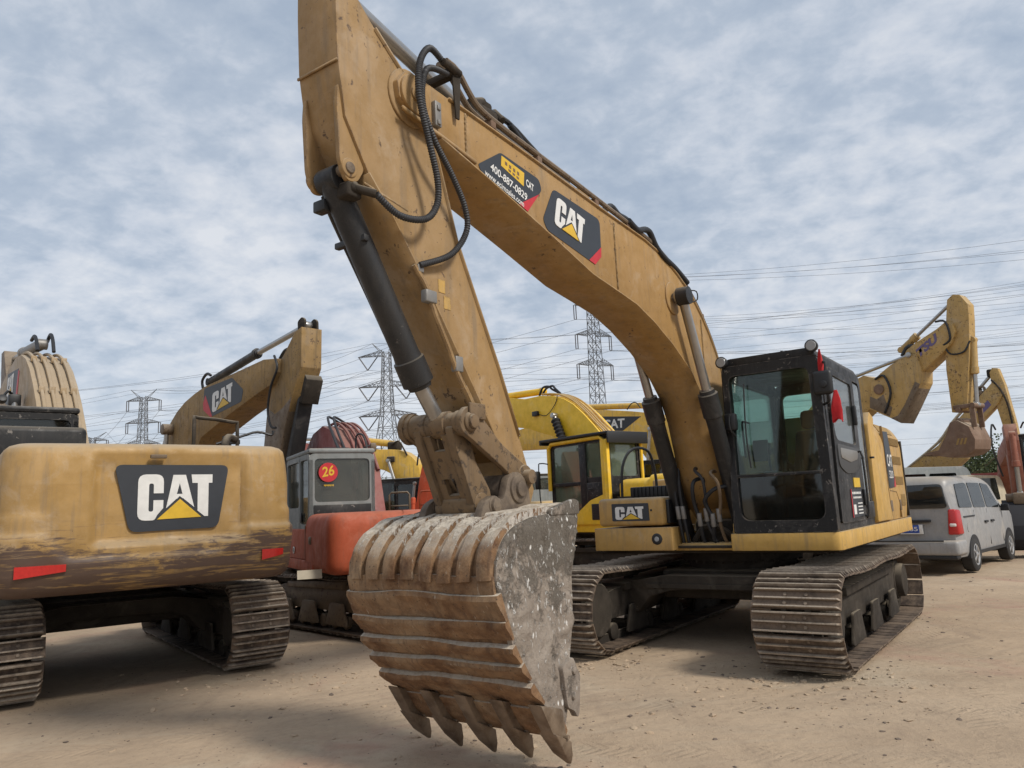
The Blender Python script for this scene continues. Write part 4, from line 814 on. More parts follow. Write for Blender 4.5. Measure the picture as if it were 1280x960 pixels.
g = G(); g.tube([(-.28, 5.62, 4.45), (-.31, 5.78, 4.45), (-.33, 5.90, 4.28), (-.33, 5.91, 4.05), (-.32, 5.82, 3.80), (-.31, 5.74, 3.58), (-.30, 5.74, 3.42), (-.29, 5.84, 3.30), (-.25, 6.02, 3.28), (-.22, 6.18, 3.37)], .020, 10, 6, rib=.007); obj('loop_hose', g, 'dull_hose', stick)
g = G(); g.tube([(-.26, 5.55, 4.40), (-.30, 5.80, 4.30), (-.31, 5.86, 4.05), (-.31, 5.76, 3.84), (-.30, 5.58, 3.66), (-.29, 5.45, 3.49), (-.27, 5.42, 3.34), (-.24, 5.55, 3.16), (-.20, 5.80, 3.04)], .019, 10, 6, rib=.007); obj('loop_hose', g, 'dull_hose', stick)
g = G(); g.cyl((-.30, 5.64, 4.43), (-.26, 5.42, 4.46), .026, n=12, bev=.006); g.cyl((-.25, 5.54, 4.43), (-.22, 5.38, 4.46), .024, n=12, bev=.006); g.box(-.27, .22, 5.44, 5.50, 4.42, 4.47, .010); g.prism([(5.41, 4.44), (5.50, 4.45), (5.47, 4.12), (5.435, 4.12)], -.262, -.248, .004); g.prism([(5.41, 4.44), (5.50, 4.45), (5.47, 4.12), (5.435, 4.12)], .235, .255, .004); obj('hose_bracket', g, 'dark_frame', boom)
hyd_cyl(boom, 'stick_cylinder', (.06, 3.45, 4.30), (.05, 4.92, 4.47), (0, 6.40, 4.74), .075, .050, gland=.2)
g = G(); g.tube([(.0, 4.85, 4.56), (.0, 4.5, 4.58), (.0, 4.1, 4.47), (.0, 3.6, 4.36)], .022, 8, 3); obj('cylinder_pipe', g, 'black_cyl', boom)
g = G()
for sx in (-.10, .10): g.prism(rnd([(3.25, 4.08), (3.62, 4.10), (3.52, 4.36), (3.38, 4.36)], .05), sx+.03, sx+.07, .005)
obj('cylinder_bracket', g, 'cat_boom', boom)
# linkage
lk = G(); T, Bp, Sp = (5.42, 2.10), (5.22, 1.58), (4.84, 1.76)
for sx in (-.225, .225):
    lk.prism(rnd([(T[0]+.10, T[1]+.03), (T[0]+.02, T[1]+.11), (T[0]-.10, T[1]+.06), (5.1, 1.98), (Sp[0]-.09, Sp[1]+.04), (Sp[0]-.06, Sp[1]-.09), (Sp[0]+.08, Sp[1]-.08), (5.05, 1.80), (T[0]-.02, T[1]-.11), (T[0]+.09, T[1]-.06)], .05), sx-.022, sx+.022, .006)
    lk.cyl((sx-.03, Sp[0], Sp[1]), (sx+.03, Sp[0], Sp[1]), .085, n=22, bev=.008)
obj('side_link', lk, 'link_paint', X)
lk = G()
for sx in (-.135, .135):
    lk.prism(rnd([(T[0]+.09, T[1]-.02), (T[0]-.07, T[1]+.0), (5.27, 1.86), (Bp[0]-.10, Bp[1]+.09), (Bp[0]-.09, Bp[1]-.06), (Bp[0]+.05, Bp[1]-.07), (5.37, 1.74), (5.47, 1.95)], .04), sx-.03, sx+.03, .008)
# front plate with an opening near its top and one near its foot
FP = lambda u, v: (u, 5.475-.205*v, 2.03-.44*v)
for (ua, ub, va, vb_) in ((-.15, -.045, 0, 1), (.045, .15, 0, 1), (-.045, .045, .22, .62), (-.045, .045, .86, 1)):
    a, b_, c, d = FP(ua, va), FP(ub, va), FP(ub, vb_), FP(ua, vb_); sh = Vector((0, -.035, .016)); lk.hexa([Vector(q)+sh for q in (a, b_, c, d)], [a, b_, c, d])
lk.cyl((-.17, *Bp), (.17, *Bp), .085, n=24, bev=.01)
obj('bucket_link', lk, 'link_paint', X)
g = G(); g.lathe((-.27, *T), (.28, *T), [(0, .05), (.02, .062), (.06, .062), (.07, .082), (.20, .082), (.21, .072), (.33, .072), (.34, .085), (.55, .085), (.56, .078), (.62, .078), (.63, .085), (.92, .085), (.925, .105), (1, .105)], 28)
g.cyl((-.29, *T), (-.26, *T), .045, n=16, bev=.006); g.cyl((-.31, *Sp), (.31, *Sp), .05, n=16, bev=.006); g.box(-.268, -.25, T[0]-.14, T[0]+.02, T[1]+.02, T[1]+.12, .006); obj('link_pin', g, 'link_paint', X)

# bucket

def resample(pts, n):
    d = [0]
    for a, b in zip(pts, pts[1:]): d.append(d[-1]+math.dist(a, b))
    out = []; j = 0
    for i in range(n+1):
        s = d[-1]*i/n
        while j < len(d)-2 and d[j+1] < s: j += 1
        t = (s-d[j])/max(1e-9, d[j+1]-d[j]); out.append((pts[j][0]*(1-t)+pts[j+1][0]*t, pts[j][1]*(1-t)+pts[j+1][1]*t))
    return out
def catmull(pts, k=6):
    P = [pts[0]]+list(pts)+[pts[-1]]; out = []
    for i in range(1, len(P)-2):
        for m in range(k):
            t = m/k; a, b, c, d = [Vector(q) for q in P[i-1:i+3]]
            out.append(tuple(.5*((2*b)+(c-a)*t+(2*a-5*b+4*c-d)*t*t+(3*b-a-3*c+d)*t**3)))
    return out+[tuple(pts[-1])]
# back profile of the bucket from the cutting lip up and over to the top rear edge
BPROF = resample(catmull([(5.10, .24), (5.22, .38), (5.38, .56), (5.53, .78), (5.62, .98), (5.67, 1.14), (5.66, 1.27), (5.58, 1.38), (5.44, 1.46), (5.24, 1.50), (5.02, 1.51), (4.80, 1.50)]), 90)
def bnorm(i):
    a, b = BPROF[max(0, i-1)], BPROF[min(90, i+1)]; d = Vector((b[0]-a[0], b[1]-a[1])).normalized(); return Vector((d.y, -d.x))
def at_z(z):                                               # index on the rising back where the height is z
    return min(range(0, 60), key=lambda i: abs(BPROF[i][1]-z))
def bump3(x, y, z, s, a): return a*noise.noise(Vector((x*s+11, y*s, z*s)))
def curved_slab(g, i0, i1, xa, xb, prof, nx=40, dent=.006):
    """raised plate that follows the bucket back between profile stations; prof(t) gives its height"""
    rows = []; m = i1-i0
    st = [(i0, 0.)]+[(i0+k, k/m) for k in range(m+1)]+[(i1, 1.)]
    for q, (i, t) in enumerate(st):
        nn = bnorm(i); P = BPROF[i]; row = []
        for k in range(nx+1):
            x = xa+(xb-xa)*k/nx; h = -.004 if q in (0, len(st)-1) else prof(t)*(1+.25*noise.noise(Vector((x*2.5, i*.15, 2))))+bump3(x, P[0], P[1], 9, dent)+bump3(x, P[0], P[1], 28, dent*.4)
            sh = bump3(x, i0*.7, 3, 2.6, .020)*(1 if 0 < t < 1 else 1)
            e_ = 0 if k not in (0, nx) else -.004
            row.append((x, P[0]+nn.x*(h+e_), P[1]+nn.y*(h)+sh))
        rows.append(row)
    vs = [p for r in rows for p in r]; k = nx+1; fs = []
    for j in range(len(rows)-1):
        for i in range(nx): fs.append((j*k+i, j*k+i+1, (j+1)*k+i+1, (j+1)*k+i))
    fs.append(tuple(j*k for j in range(len(rows)))); fs.append(tuple(j*k+nx for j in range(len(rows)-1, -1, -1)))
    g.add(vs, fs)
W = .58
g = G(); rows = []                                          # shell with thickness
for i in range(91):
    nn = bnorm(i); P = BPROF[i]; rows.append([(-W+2*W*k/40, P[0]+nn.x*(bump3(k*.03, P[0], P[1], 6, .012)+bump3(k*.03, P[0], P[1], 22, .004)), P[1]+nn.y*bump3(k*.03, P[0], P[1], 6, .012)) for k in range(41)])
inn = [[(-W+2*W*k/40, BPROF[i][0]-bnorm(i).x*.03, BPROF[i][1]-bnorm(i).y*.03) for k in range(41)] for i in range(90, -1, -1)]
allr = rows+inn+[rows[0]]; g.grid(allr); bmesh.ops.remove_doubles(g.bm, verts=g.bm.verts, dist=.0005); bmesh.ops.recalc_face_normals(g.bm, faces=g.bm.faces)
bk = obj('bucket', g, 'bucket_steel', X, sharp=50)
# lower wear straps lapping like boards
zc = [(1.085, .945), (.925, .815), (.795, .70), (.68, .585), (.565, .44)]
for a, b in zc:
    g = G(); i1, i0 = at_z(a), at_z(b); curved_slab(g, i0, max(i0+4, i1), -W-.03, W+.02, lambda t: .016+.040*t**1.3 if t < .86 else .05-.10*(t-.86))
    obj('wear_strap', g, 'bucket_steel', bk, sharp=45)
# upright straps bending over the top
i0, i1 = at_z(1.165), 84
g = G(); curved_slab(g, at_z(1.10), at_z(1.175), -W, W, lambda t: .022); obj('cross_strap', g, 'bucket_steel', bk, sharp=45)
nr = 8
for k in range(nr):
    xa = -W+2*W*k/nr+.006; xb = xa+2*W/nr-.050
    g = G(); curved_slab(g, i0, i1-random.randint(0, 5), xa, xb, lambda t: .042*(1-.5*max(0, (t-.75)/.25)), nx=6, dent=.008); obj('upright_strap', g, 'bucket_steel', bk, sharp=45)
# side plates with uneven muddy surface
SIDE = [(5.10, .24)]+[BPROF[i] for i in range(2, 91, 4)]+[(4.76, 1.53), (4.755, 1.47), (4.80, 1.34), (4.87, 1.12), (4.89, .83), (4.96, .58), (5.0, .34), (5.03, .25)]
def side_plate(sx):
    from mathutils.geometry import intersect_point_tri_2d
    bm = bmesh.new(); n = len(SIDE); va = [bm.verts.new((sx*(W+.012), p[0], p[1])) for p in SIDE]; f = bm.faces.new(va)
    bmesh.ops.triangulate(bm, faces=[f]); 
    for _ in range(4): bmesh.ops.subdivide_edges(bm, edges=[e for e in bm.edges if e.calc_length() > .05], cuts=1, use_grid_fill=True); bmesh.ops.triangulate(bm, faces=bm.faces)
    bmesh.ops.beautify_fill(bm, faces=bm.faces, edges=bm.edges)
    be = {v for e in bm.edges if len(e.link_faces) == 1 for v in e.verts}
    for v in bm.verts:
        if v not in be: v.co.x += sx*(.008+bump3(0, v.co.y, v.co.z, 6, .022)+bump3(0, v.co.y, v.co.z, 17, .014)+bump3(0, v.co.y, v.co.z, 42, .007))
    ret = bmesh.ops.extrude_face_region(bm, geom=list(bm.faces)); nv = [q for q in ret['geom'] if isinstance(q, bmesh.types.BMVert)]
    for v in nv: v.co.x = sx*(W-.02)
    bmesh.ops.recalc_face_normals(bm, faces=bm.faces); return bm
for sx in (-1, 1): obj('side_plate', side_plate(sx), 'side_mud' if sx < 0 else 'bucket_steel', bk, sharp=60)
for sx in (-1, 1):
    g = G(); g.prism(rnd([(4.975, .64), (4.93, .56), (4.90, .52), (4.915, .40), (4.93, .31), (4.955, .28), (4.99, .33), (5.06, .36), (5.10, .60)], .02), sx*(W+.0)-.012 if sx < 0 else W-.0, sx*(W+.055) if sx < 0 else W+.05, .008)
    for q in ((4.98, .56), (5.0, .42)): g.cyl((sx*(W+.03), *q), (sx*(W+.07), *q), .022, n=8, bev=.004)
    obj('side_cutter', g, 'side_mud', bk)
    g = G(); g.prism(rnd([(4.74, 1.50), (4.74, 1.585), (4.80, 1.60), (5.1, 1.535), (5.1, 1.50)], .015), sx*W-.02, sx*W+.02, .006); obj('top_rim', g, 'side_mud', bk)
g = G(); g.prism([(5.02, .22), (5.06, .18), (5.14, .25), (5.24, .38), (5.17, .40), (5.06, .29)], -W-.02, W+.02, .006); obj('lip_plate', g, 'bucket_steel', bk)
for k in range(5):
    tx = -W+.015+k*(2*W-.03)/4; w_ = .052; tl = random.uniform(.0, .02)
    g = G(); g.hexa([(tx-w_, 5.325, .43), (tx+w_, 5.325, .43), (tx+w_, 5.09, .36), (tx-w_, 5.09, .36)], [(tx-w_*.8, 5.155, .175), (tx+w_*.8, 5.155, .175), (tx+w_*.8, 5.04, .17), (tx-w_*.8, 5.04, .17)], .012)
    obj('tooth_adaptor', g, 'tooth_steel', bk)
    g = G(); g.add([(tx-.064, 5.20, .245), (tx+.064, 5.20, .245), (tx+.064, 5.03, .165), (tx-.064, 5.03, .165), (tx-.044, 5.085, .10), (tx+.044, 5.085, .10), (tx+.044, 4.99, .07), (tx-.044, 4.99, .07), (tx-.012, 4.98, .0+tl), (tx+.012, 4.98, tl), (tx+.012, 4.962, tl), (tx-.012, 4.962, tl)],
        [(3, 2, 1, 0), (0, 1, 5, 4), (1, 2, 6, 5), (2, 3, 7, 6), (3, 0, 4, 7), (4, 5, 9, 8), (5, 6, 10, 9), (6, 7, 11, 10), (7, 4, 8, 11), (8, 9, 10, 11)], .008)
    g.cyl((tx-.075, 5.08, .20), (tx+.075, 5.08, .20), .014, n=8); obj('tooth', g, 'tooth_steel', bk)
for sx in (-.235, .235):                                     # ears that carry the two pins
    g = G(); g.prism(rnd([(5.38, 1.47), (5.33, 1.60), (5.22, 1.645), (5.12, 1.60), (5.05, 1.78), (4.93, 1.80), (4.83, 1.72), (4.80, 1.48)], [.02, .06, .06, .05, .08, .08, .08, .02]), sx-.028, sx+.028, .010)
    g.cyl((sx*1.0-.045, 4.95, 1.68), (sx+.045, 4.95, 1.68), .095, n=26, bev=.014); g.cyl((sx-.035, *Bp), (sx+.035, *Bp), .06, n=22, bev=.01); obj('bucket_ear', g, 'pin_steel', bk)
g = G(); g.cyl((-.30, 4.95, 1.68), (.30, 4.95, 1.68), .052, n=18, bev=.006); g.cyl((-.29, *Bp), (.29, *Bp), .045, n=16, bev=.006); g.cyl((-.18, 4.95, 1.68), (.18, 4.95, 1.68), .11, n=24, bev=.01); obj('bucket_pin', g, 'pin_steel', bk)
g = G(); g.prism(rnd([(5.36, 1.45), (5.32, 1.535), (4.86, 1.56), (4.84, 1.46)], .02), -.5, .5, .012); g.prism([(4.78, 1.50), (4.82, 1.58), (4.96, 1.56), (5.0, 1.5)], -W, W, .01)
g.hexa([(.30, 5.20, 1.50), (.33, 5.20, 1.50), (.54, 5.0, 1.50), (.51, 5.0, 1.50)], [(.30, 5.18, 1.62), (.33, 5.18, 1.62), (.5, 5.02, 1.56), (.48, 5.02, 1.56)], .005); obj('top_plate', g, 'bucket_steel', bk)
# red rags tied to the mirror
def rag(label, p, w_, h_, seed):
    rr = random.Random(seed); g = G(); rows = []
    for j in range(9):
        t = j/8; row = []
        for i in range(15):
            a = 2*math.pi*i/14; r = w_*(.30+.7*math.sin(min(1, t*1.5)*1.57))*(1+.30*math.sin(a*3+seed+t*2)+.1*rr.random()); row.append((p[0]+math.cos(a)*r, p[1]+math.sin(a)*r*.7, p[2]-h_*t+.02*math.sin(a*2+seed)*t))
        row[-1] = row[0]; rows.append(row)
    g.grid(rows); bmesh.ops.recalc_face_normals(g.bm, faces=g.bm.faces)
    o = obj('red_cloth', g, 'red_cloth'); q = place_local(p); tag(o, label, 'cloth', 'red cloths hung on the cab'); o.location = (MO[0], MO[1], 0); o.rotation_euler = (0, 0, MY); return o
def place_local(p): return p
rag('red cloth tied at the roof corner above the cab mirror', (-1.41, 1.26, 2.99), .024, .30, 1)
rag('red cloth hanging below the black cab mirror', (-1.52, 1.28, 2.56), .042, .30, 5)

# ------------------------------------------------------------------ the other excavators
def std_cab(root, x0, x1, y0, y1, z0, z1, fm, gm='glass_dusty', rm=None, sill=.55, solid_low=None, seat=True, rear_sill=.95, rear_mat=None, bar=.075):
    """framed cab with front, side and rear panes; returns the cab part"""
    g = G(); zs = z0+sill; zr = z0+rear_sill; b = bar
    def face(O, U, a0, a1, s0, t_=.05):
        o_ = rnd([(a0, z0), (a1, z0), (a1, z1), (a0, z1)], [.02, .02, .09, .09], 4); i_ = rnd([(a0+b, s0), (a1-b, s0), (a1-b, z1-b), (a0+b, z1-b)], .07, 4); ring(g, o_, i_, O, U, (0, 0, 1), -t_, 0); return i_
    faces = []
    faces.append(('windscreen', (0, y1, 0), (-1, 0, 0), face((0, y1, 0), (-1, 0, 0), -x1, -x0, z0+.18)))
    faces.append(('rear_pane', (0, y0, 0), (1, 0, 0), face((0, y0, 0), (1, 0, 0), x0, x1, zr)))
    ym = y0+(y1-y0)*.40
    for O, U, sg in (((x0, 0, 0), (0, -1, 0), -1), ((x1, 0, 0), (0, 1, 0), 1)):
        for a, c, nm in ((y0, ym+.03, 'side_pane'), (ym-.03, y1, 'door_pane')):
            a_, c_ = (-c, -a) if sg < 0 else (a, c)
            faces.append((nm, O, U, face(O, U, a_, c_, zs if nm == 'side_pane' else z0+.30+.25*(sg > 0))))
    cb = obj('cab', g, fm, root)
    for nm, O, U, pp in faces:
        g = G(); g.plate(pp, O, U, (0, 0, 1), -.03, -.024); obj(nm, g, gm, cb)
    g = G(); g.box(x0-.01, x1+.01, y0-.02, y1+.03, z1, z1+.07, .03); obj('cab_roof', g, rm or fm, cb)
    if rear_mat: g = G(); g.box(x0+.06, x1-.06, y0-.018, y0-.003, z0+.04, zr-.04, .006); obj('rear_panel', g, rear_mat, cb)
    if seat:
        xc = (x0+x1)/2; g = G(); g.box(xc-.25, xc+.25, y0+.4, y0+.9, z0+.3, z0+.5, .05); g.box(xc-.23, xc+.23, y0+.28, y0+.42, z0+.45, z0+1.15, .05); g.box(x0+.08, x1-.08, y0+.1, y1-.1, z0+.02, z0+.06); g.box(x0+.08, x0+.25, y0+.3, y1-.5, z0+.06, z0+.6, .03); obj('operator_seat', g, 'seat_cloth', cb)
    return cb
def std_body(root, body, W=1.3, tail=-2.6, zt=2.05, z0=1.0, skirt=None, hood=True, hx=-.42):
    g = G(); g.box(-W+.04, W-.04, tail+.5, 1.05, z0-.02, z0+.05, .01); obj('deck', g, 'dark_frame', root)
    g = G(); g.prism(rnd([(-W+.9, 1.15), (-W, 1.15), (-W, tail+.6), (-W+.14, tail+.6), (-W+.14, .95), (-W+.9, .95)], [.02, .08, .02, .02, .02, .02]), z0+.02, z0+.2, .02, 'z')
    g.prism(rnd([(W-.9, 1.15), (W-.9, .95), (W-.14, .95), (W-.14, tail+.6), (W, tail+.6), (W, 1.15)], [.02, .02, .02, .02, .02, .08]), z0+.02, z0+.2, .02, 'z'); obj('skirt', g, skirt or body, root)
    g = G(); g.prism(rnd([(.45, z0+.05), (W-.01, z0+.05), (W-.03, zt-.2), (W-.14, zt-.06), (.45, zt-.06)], [0, 0, .1, .1, .02]), -1.5, .6, .03, 'y'); obj('right_housing', g, body, root)
    g = G(); g.prism(rnd([(-W+.01, z0+.05), (W-.012, z0+.05), (W-.05, zt-.06), (W-.2, zt), (-W+.2, zt), (-W+.04, zt-.06)], [0, 0, .1, .1, .1, .1]), tail+.72, hx-.3, .03, 'y'); h = obj('engine_housing', g, body, root)
    for sx in (-1, 1):
        g = G(); xx = sx*(W-.012); g.box(min(xx, xx+sx*.02), max(xx, xx+sx*.02), tail+.95, tail+1.6, z0+.35, zt-.35, .004)
        for k in range(8): z = z0+.4+k*(zt-z0-.8)/7; g.box(min(xx, xx+sx*.03), max(xx, xx+sx*.03), tail+.98, tail+1.57, z-.01, z+.01)
        obj('louver', g, 'dark_frame', h)
def arm(root, name, pts, hw, mat, parent=None, bev=.01):
    g = G(); g.prism(pts, -hw, hw, bev); return obj(name, g, mat, parent or root, sharp=30)
def bucket_simple(root, P, ang, s, mat, wd=.55):
    """small bucket: P is the hinge (y,z), ang turns the profile"""
    prof = rot2([(P[0]+a*s, P[1]+b*s) for a, b in [(-.1, .05), (.15, .0), (.55, -.15), (.85, -.45), (.95, -.8), (.8, -1.05), (.45, -1.2), (.05, -1.2), (.02, -1.15)]], P, ang)
    inner = rot2([(P[0]+a*s, P[1]+b*s) for a, b in [(.03, -1.1), (.43, -1.13), (.76, -1.0), (.88, -.8), (.79, -.48), (.5, -.2), (.1, -.05)]], P, ang)
    g = G(); g.prism(prof+inner, -wd, wd, .008); b_ = obj('bucket', g, mat, root, sharp=50)
    for sx in (-1, 1): g = G(); g.prism(prof, sx*wd-.015, sx*wd+.015, .006); obj('side_plate', g, mat, b_)
    for k in range(5):
        tx = -wd+.05+k*(2*wd-.1)/4; a, c, d = rot2([(P[0]+.12*s, P[1]-1.22*s), (P[0]+.12*s, P[1]-1.12*s), (P[0]-.14*s, P[1]-1.2*s)], P, ang); g = G(); g.prism([a, c, d], tx-.05, tx+.05, .006); obj('tooth', g, mat, b_)
    return b_
GRP = 'excavators parked in the yard'

# --- left: seen from behind, scraped counterweight
B = thing('excavator', 'yellow excavator seen from behind at far left, scraped counterweight with large white letters', 'excavator', (-4.95, 9.35, 0), R(37), GRP)
undercarriage(B, .60, 1.12)
std_body(B, 'old_yellow', 1.28, -2.7, 2.12, 1.0)
cw = counterweight_mesh(1.30, -2.72, .98, 2.30, .26, (-.60, .80, 1.36, 2.22, .075, .075), y_front=-1.9, bulge=.10, tuck=.06, ledge=.035)
cwo = obj('counterweight', cw, 'old_yellow', B, sharp=50)
yb = -2.72-.10+.075-.004
g = G(); g.plate(rnd([(-.41, 2.10), (.60, 2.095), (.505, 1.50), (-.27, 1.49)][::-1], [.07]*4, 5), (0, yb, 0), (1, 0, 0), (0, 0, 1), 0, .012); pl = obj('letter_panel', g, 'decal_black', cwo)
logo(pl, (-.21, yb, 1.59), (.655, 0, 0), (0, 0, .42), dz=.013)
for xa, xb, za in ((-1.13, -.76, 1.205), (.92, 1.15, 1.22)):
    g = G(); n = 8
    pts = []
    for k in range(n+1):
        x = xa+(xb-xa)*k/n; a = max(0, abs(x)-1.0); a = max(0, abs(x)-1.04); y = -2.72+.26-math.sqrt(max(0, .0676-a*a))-.10*max(0, 1-(x/1.3)**2)-.022; pts.append((x, y))
    rows = [[(x, y-.012, za-.055+.04*(k/8)) for k, (x, y) in enumerate(pts)], [(x, y-.016, za+.045) for x, y in pts]]
    full = [[(x, y+.02, r[k][2]) for k, (x, y) in enumerate(pts)] for r in rows]
    g.grid([full[0], rows[0], rows[1], full[1]]); bmesh.ops.recalc_face_normals(g.bm, faces=g.bm.faces); obj('reflector', g, 'reflector_red', cwo)
for hx in (-.02,): g = G(); g.box(hx-.10, hx+.04, yb-.07, yb-.03, 2.155, 2.19, .006); obj('lock_plate', g, 'worn_brown', cwo)
std_cab(B, -1.28, -.42, -.45, 1.1, 1.2, 2.85, 'black_paint', 'glass_dark', None)
g = G(); g.box(-1.2, -.5, -1.6, -.7, 2.12, 2.26, .05); g.box(-1.32, -.42, -1.15, -.46, 2.12, 2.62, .06, seg=3); obj('air_box', g, 'black_paint', B)
BB = [(.40, 1.35), (.9, 1.30), (1.5, 1.9), (2.2, 2.75), (3.0, 3.30), (4.2, 3.55), (5.9, 3.62), (6.1, 3.8), (5.9, 4.0), (4.8, 4.24), (4.1, 4.32), (3.6, 4.28), (3.15, 4.14), (2.75, 3.92), (2.4, 3.65), (2.05, 3.33), (1.75, 3.0), (1.45, 2.66), (1.0, 2.16), (.45, 1.8)]
bo = arm(B, 'boom', [tuple(p) for p in BB], .29, 'old_boom'); bo.location = (-.22, 0, 0); bo.rotation_euler = (0, 0, R(4))
for px in (-.20, -.07, .07, .20):
    g = G(); g.tube([(px, 4.8, 4.28), (px, 4.1, 4.36), (px, 3.6, 4.32), (px, 3.15, 4.18), (px, 2.75, 3.96), (px, 2.4, 3.69), (px, 2.05, 3.37), (px, 1.75, 3.04), (px, 1.45, 2.70), (px, 1.0, 2.20), (px, .5, 1.9)], .026, 8, 3); obj('hard_pipe', g, 'old_boom', bo)
g = G()
for y, z in ((3.0, 4.09), (2.2, 3.50), (1.3, 2.52)):
    for px in (-.20, -.07, .07, .20): g.box(px-.04, px+.04, y-.02, y+.02, z-.02, z+.075, .006)
obj('pipe_clamps', g, 'old_boom', bo, stuff=True)
hyd_cyl(bo, 'stick_cylinder', (0, 3.7, 4.50), (0, 5.4, 4.66), (0, 6.6, 4.75), .09, .055, mat='steel_grey')
for px, q in ((-.12, 0), (.10, .05)):
    g = G(); g.tube([(px, 3.25, 4.30), (px, 3.4, 4.48+q), (px, 3.6, 4.60+q), (px, 3.85, 4.58)], .028, 8, 4); obj('rubber_hose', g, 'hose', bo)
hyd_cyl(bo, 'boom_cylinder', (-.42, 1.2, 1.3), (-.42, 2.2, 2.4), (-.42, 3.0, 3.45), .085, .05)
g = G(); g.box(-.50, -.34, 2.92, 3.08, 3.37, 3.55, .02); g.tube([(-.45, 3.0, 3.55), (-.52, 2.9, 3.58), (-.6, 2.8, 3.45)], .02, 6, 3); g.cyl((-.60, 2.8, 3.42), (-.60, 2.72, 3.46), .06, n=14, bev=.01); obj('boom_light', g, 'black_plastic', bo)
g = G(); g.plate([(-4.9, 3.66), (-3.9, 3.52), (-3.7, 4.08), (-4.8, 4.16)], (-.291, 0, 0), (0, -1, 0), (0, 0, 1), 0, .003); pl = obj('letter_panel', g, 'decal_black', bo)
logo(pl, (-.291, 4.75, 3.72), (0, -.62, 0), (0, 0, .36), dz=.004); g = G(); g.plate([(-3.88, 3.53), (-3.72, 3.54), (-3.62, 4.02), (-3.72, 4.06)], (-.291, 0, 0), (0, -1, 0), (0, 0, 1), 0, .005); obj('red_mark', g, 'decal_red', pl)
st = arm(B, 'stick', [(6.8, 4.9), (6.5, 4.9), (5.8, 4.1), (5.75, 3.6), (6.6, 1.6), (6.85, 1.55), (6.5, 3.8)], .17, 'worn_brown'); st.location = (-.22, 0, 0); st.rotation_euler = (0, 0, R(4))
bk2 = bucket_simple(B, (6.7, 1.6), R(10), .95, 'brown_steel'); bk2.location = (-.22, 0, 0)

# --- behind it: brown worn stick, letters on a grey patch
Cc = thing('excavator', 'worn excavator behind the scraped counterweight, dark rod and brown stick hanging down', 'excavator', (-8.3, 18, 0), R(-135.4), GRP)
undercarriage(Cc, .6, pieces=False); std_body(Cc, 'old_yellow', 1.28, -2.6, 2.0, 1.0)
obj('counterweight', counterweight_mesh(1.28, -2.6, 1.0, 2.1, .35, y_front=-1.85), 'old_yellow', Cc)
std_cab(Cc, -1.28, -.42, -.45, 1.1, 1.2, 2.80, 'black_paint', 'glass_dark')
CB = [(.40, 1.35), (.9, 1.30), (1.5, 1.9), (2.86, 3.29), (4.2, 3.62), (5.36, 3.86), (5.92, 3.96), (6.13, 4.15), (6.13, 4.40), (5.6, 4.47), (4.6, 4.42), (3.52, 4.37), (2.95, 4.34), (2.45, 4.26), (1.95, 4.15), (1.5, 3.98), (1.15, 3.78), (.85, 3.55), (.55, 3.1), (.35, 2.4), (.3, 1.6)]
bo = arm(Cc, 'boom', CB, .28, 'grimy_boom')
g = G(); g.plate(rnd([(2.98, 4.30), (4.30, 4.33), (4.80, 4.02), (4.72, 3.80), (3.32, 3.66), (2.95, 3.9)], .06), (.281, 0, 0), (0, 1, 0), (0, 0, 1), 0, .003); pl = obj('letter_panel', g, 'decal_black', bo)
logo(pl, (.281, 3.40, 3.74), (0, .92, .10), (0, 0, .40), dz=.004); g = G(); g.plate([(2.94, 4.0), (2.96, 3.85), (3.32, 3.66), (3.40, 3.67), (3.05, 4.15)], (.281, 0, 0), (0, 1, 0), (0, 0, 1), 0, .005); obj('red_mark', g, 'decal_red', pl)
st = arm(Cc, 'stick', [(6.86, 4.85), (6.84, 4.14), (6.55, 3.70), (6.30, 3.2), (5.9, 2.2), (5.75, 1.6), (5.5, 1.6), (5.45, 2.0), (5.52, 2.9), (5.62, 3.4), (5.75, 3.85), (5.95, 4.25), (6.22, 4.46), (6.62, 4.80)], .20, 'grimy_boom')
g = G(); g.prism([(6.52, 3.66), (6.29, 3.16), (5.9, 2.2), (5.75, 1.58), (5.5, 1.58), (5.44, 2.0), (5.51, 2.9), (5.60, 3.38), (5.66, 3.55), (5.9, 3.42), (6.2, 3.50)], -.207, .207, .006); obj('lower_plating', g, 'worn_brown', st)
g = G()
for sx in (-.12, .12): g.prism(rnd([(6.62, 4.78), (6.60, 5.0), (6.75, 5.06), (6.85, 5.0), (6.86, 4.8)], .05), sx-.02, sx+.02, .006)
g.prism([(6.90, 4.0), (6.97, 3.9), (6.8, 3.5), (6.7, 3.55)], -.16, .16, .01); obj('brackets', g, 'dark_frame', st)
g = G(); g.prism([(6.60, 3.62), (6.70, 3.66), (6.2, 2.2), (5.95, 1.7), (5.85, 1.8)], -.14, .14, .02); obj('bucket_cylinder', g, 'black_cyl', st)
hyd_cyl(bo, 'stick_cylinder', (0, 2.6, 4.52), (0, 4.85, 4.77), (0, 6.70, 4.93), .085, .055)
g = G(); g.tube([(.1, 2.5, 4.34), (.1, 2.42, 4.56), (.1, 2.65, 4.68), (.1, 2.85, 4.62)], .03, 8, 4); g.tube([(.0, 5.7, 4.5), (.0, 5.9, 4.62), (.0, 6.15, 4.6), (.0, 6.2, 4.45)], .03, 8, 4); obj('rubber_hose', g, 'hose', bo)
g = G(); g.tube([(.32, 6.1, 4.45), (.34, 6.25, 4.2), (.33, 6.0, 3.9), (.31, 5.85, 3.5), (.30, 5.95, 3.2), (.28, 6.1, 3.15)], .022, 8, 4); obj('loop_hose', g, 'hose', st)
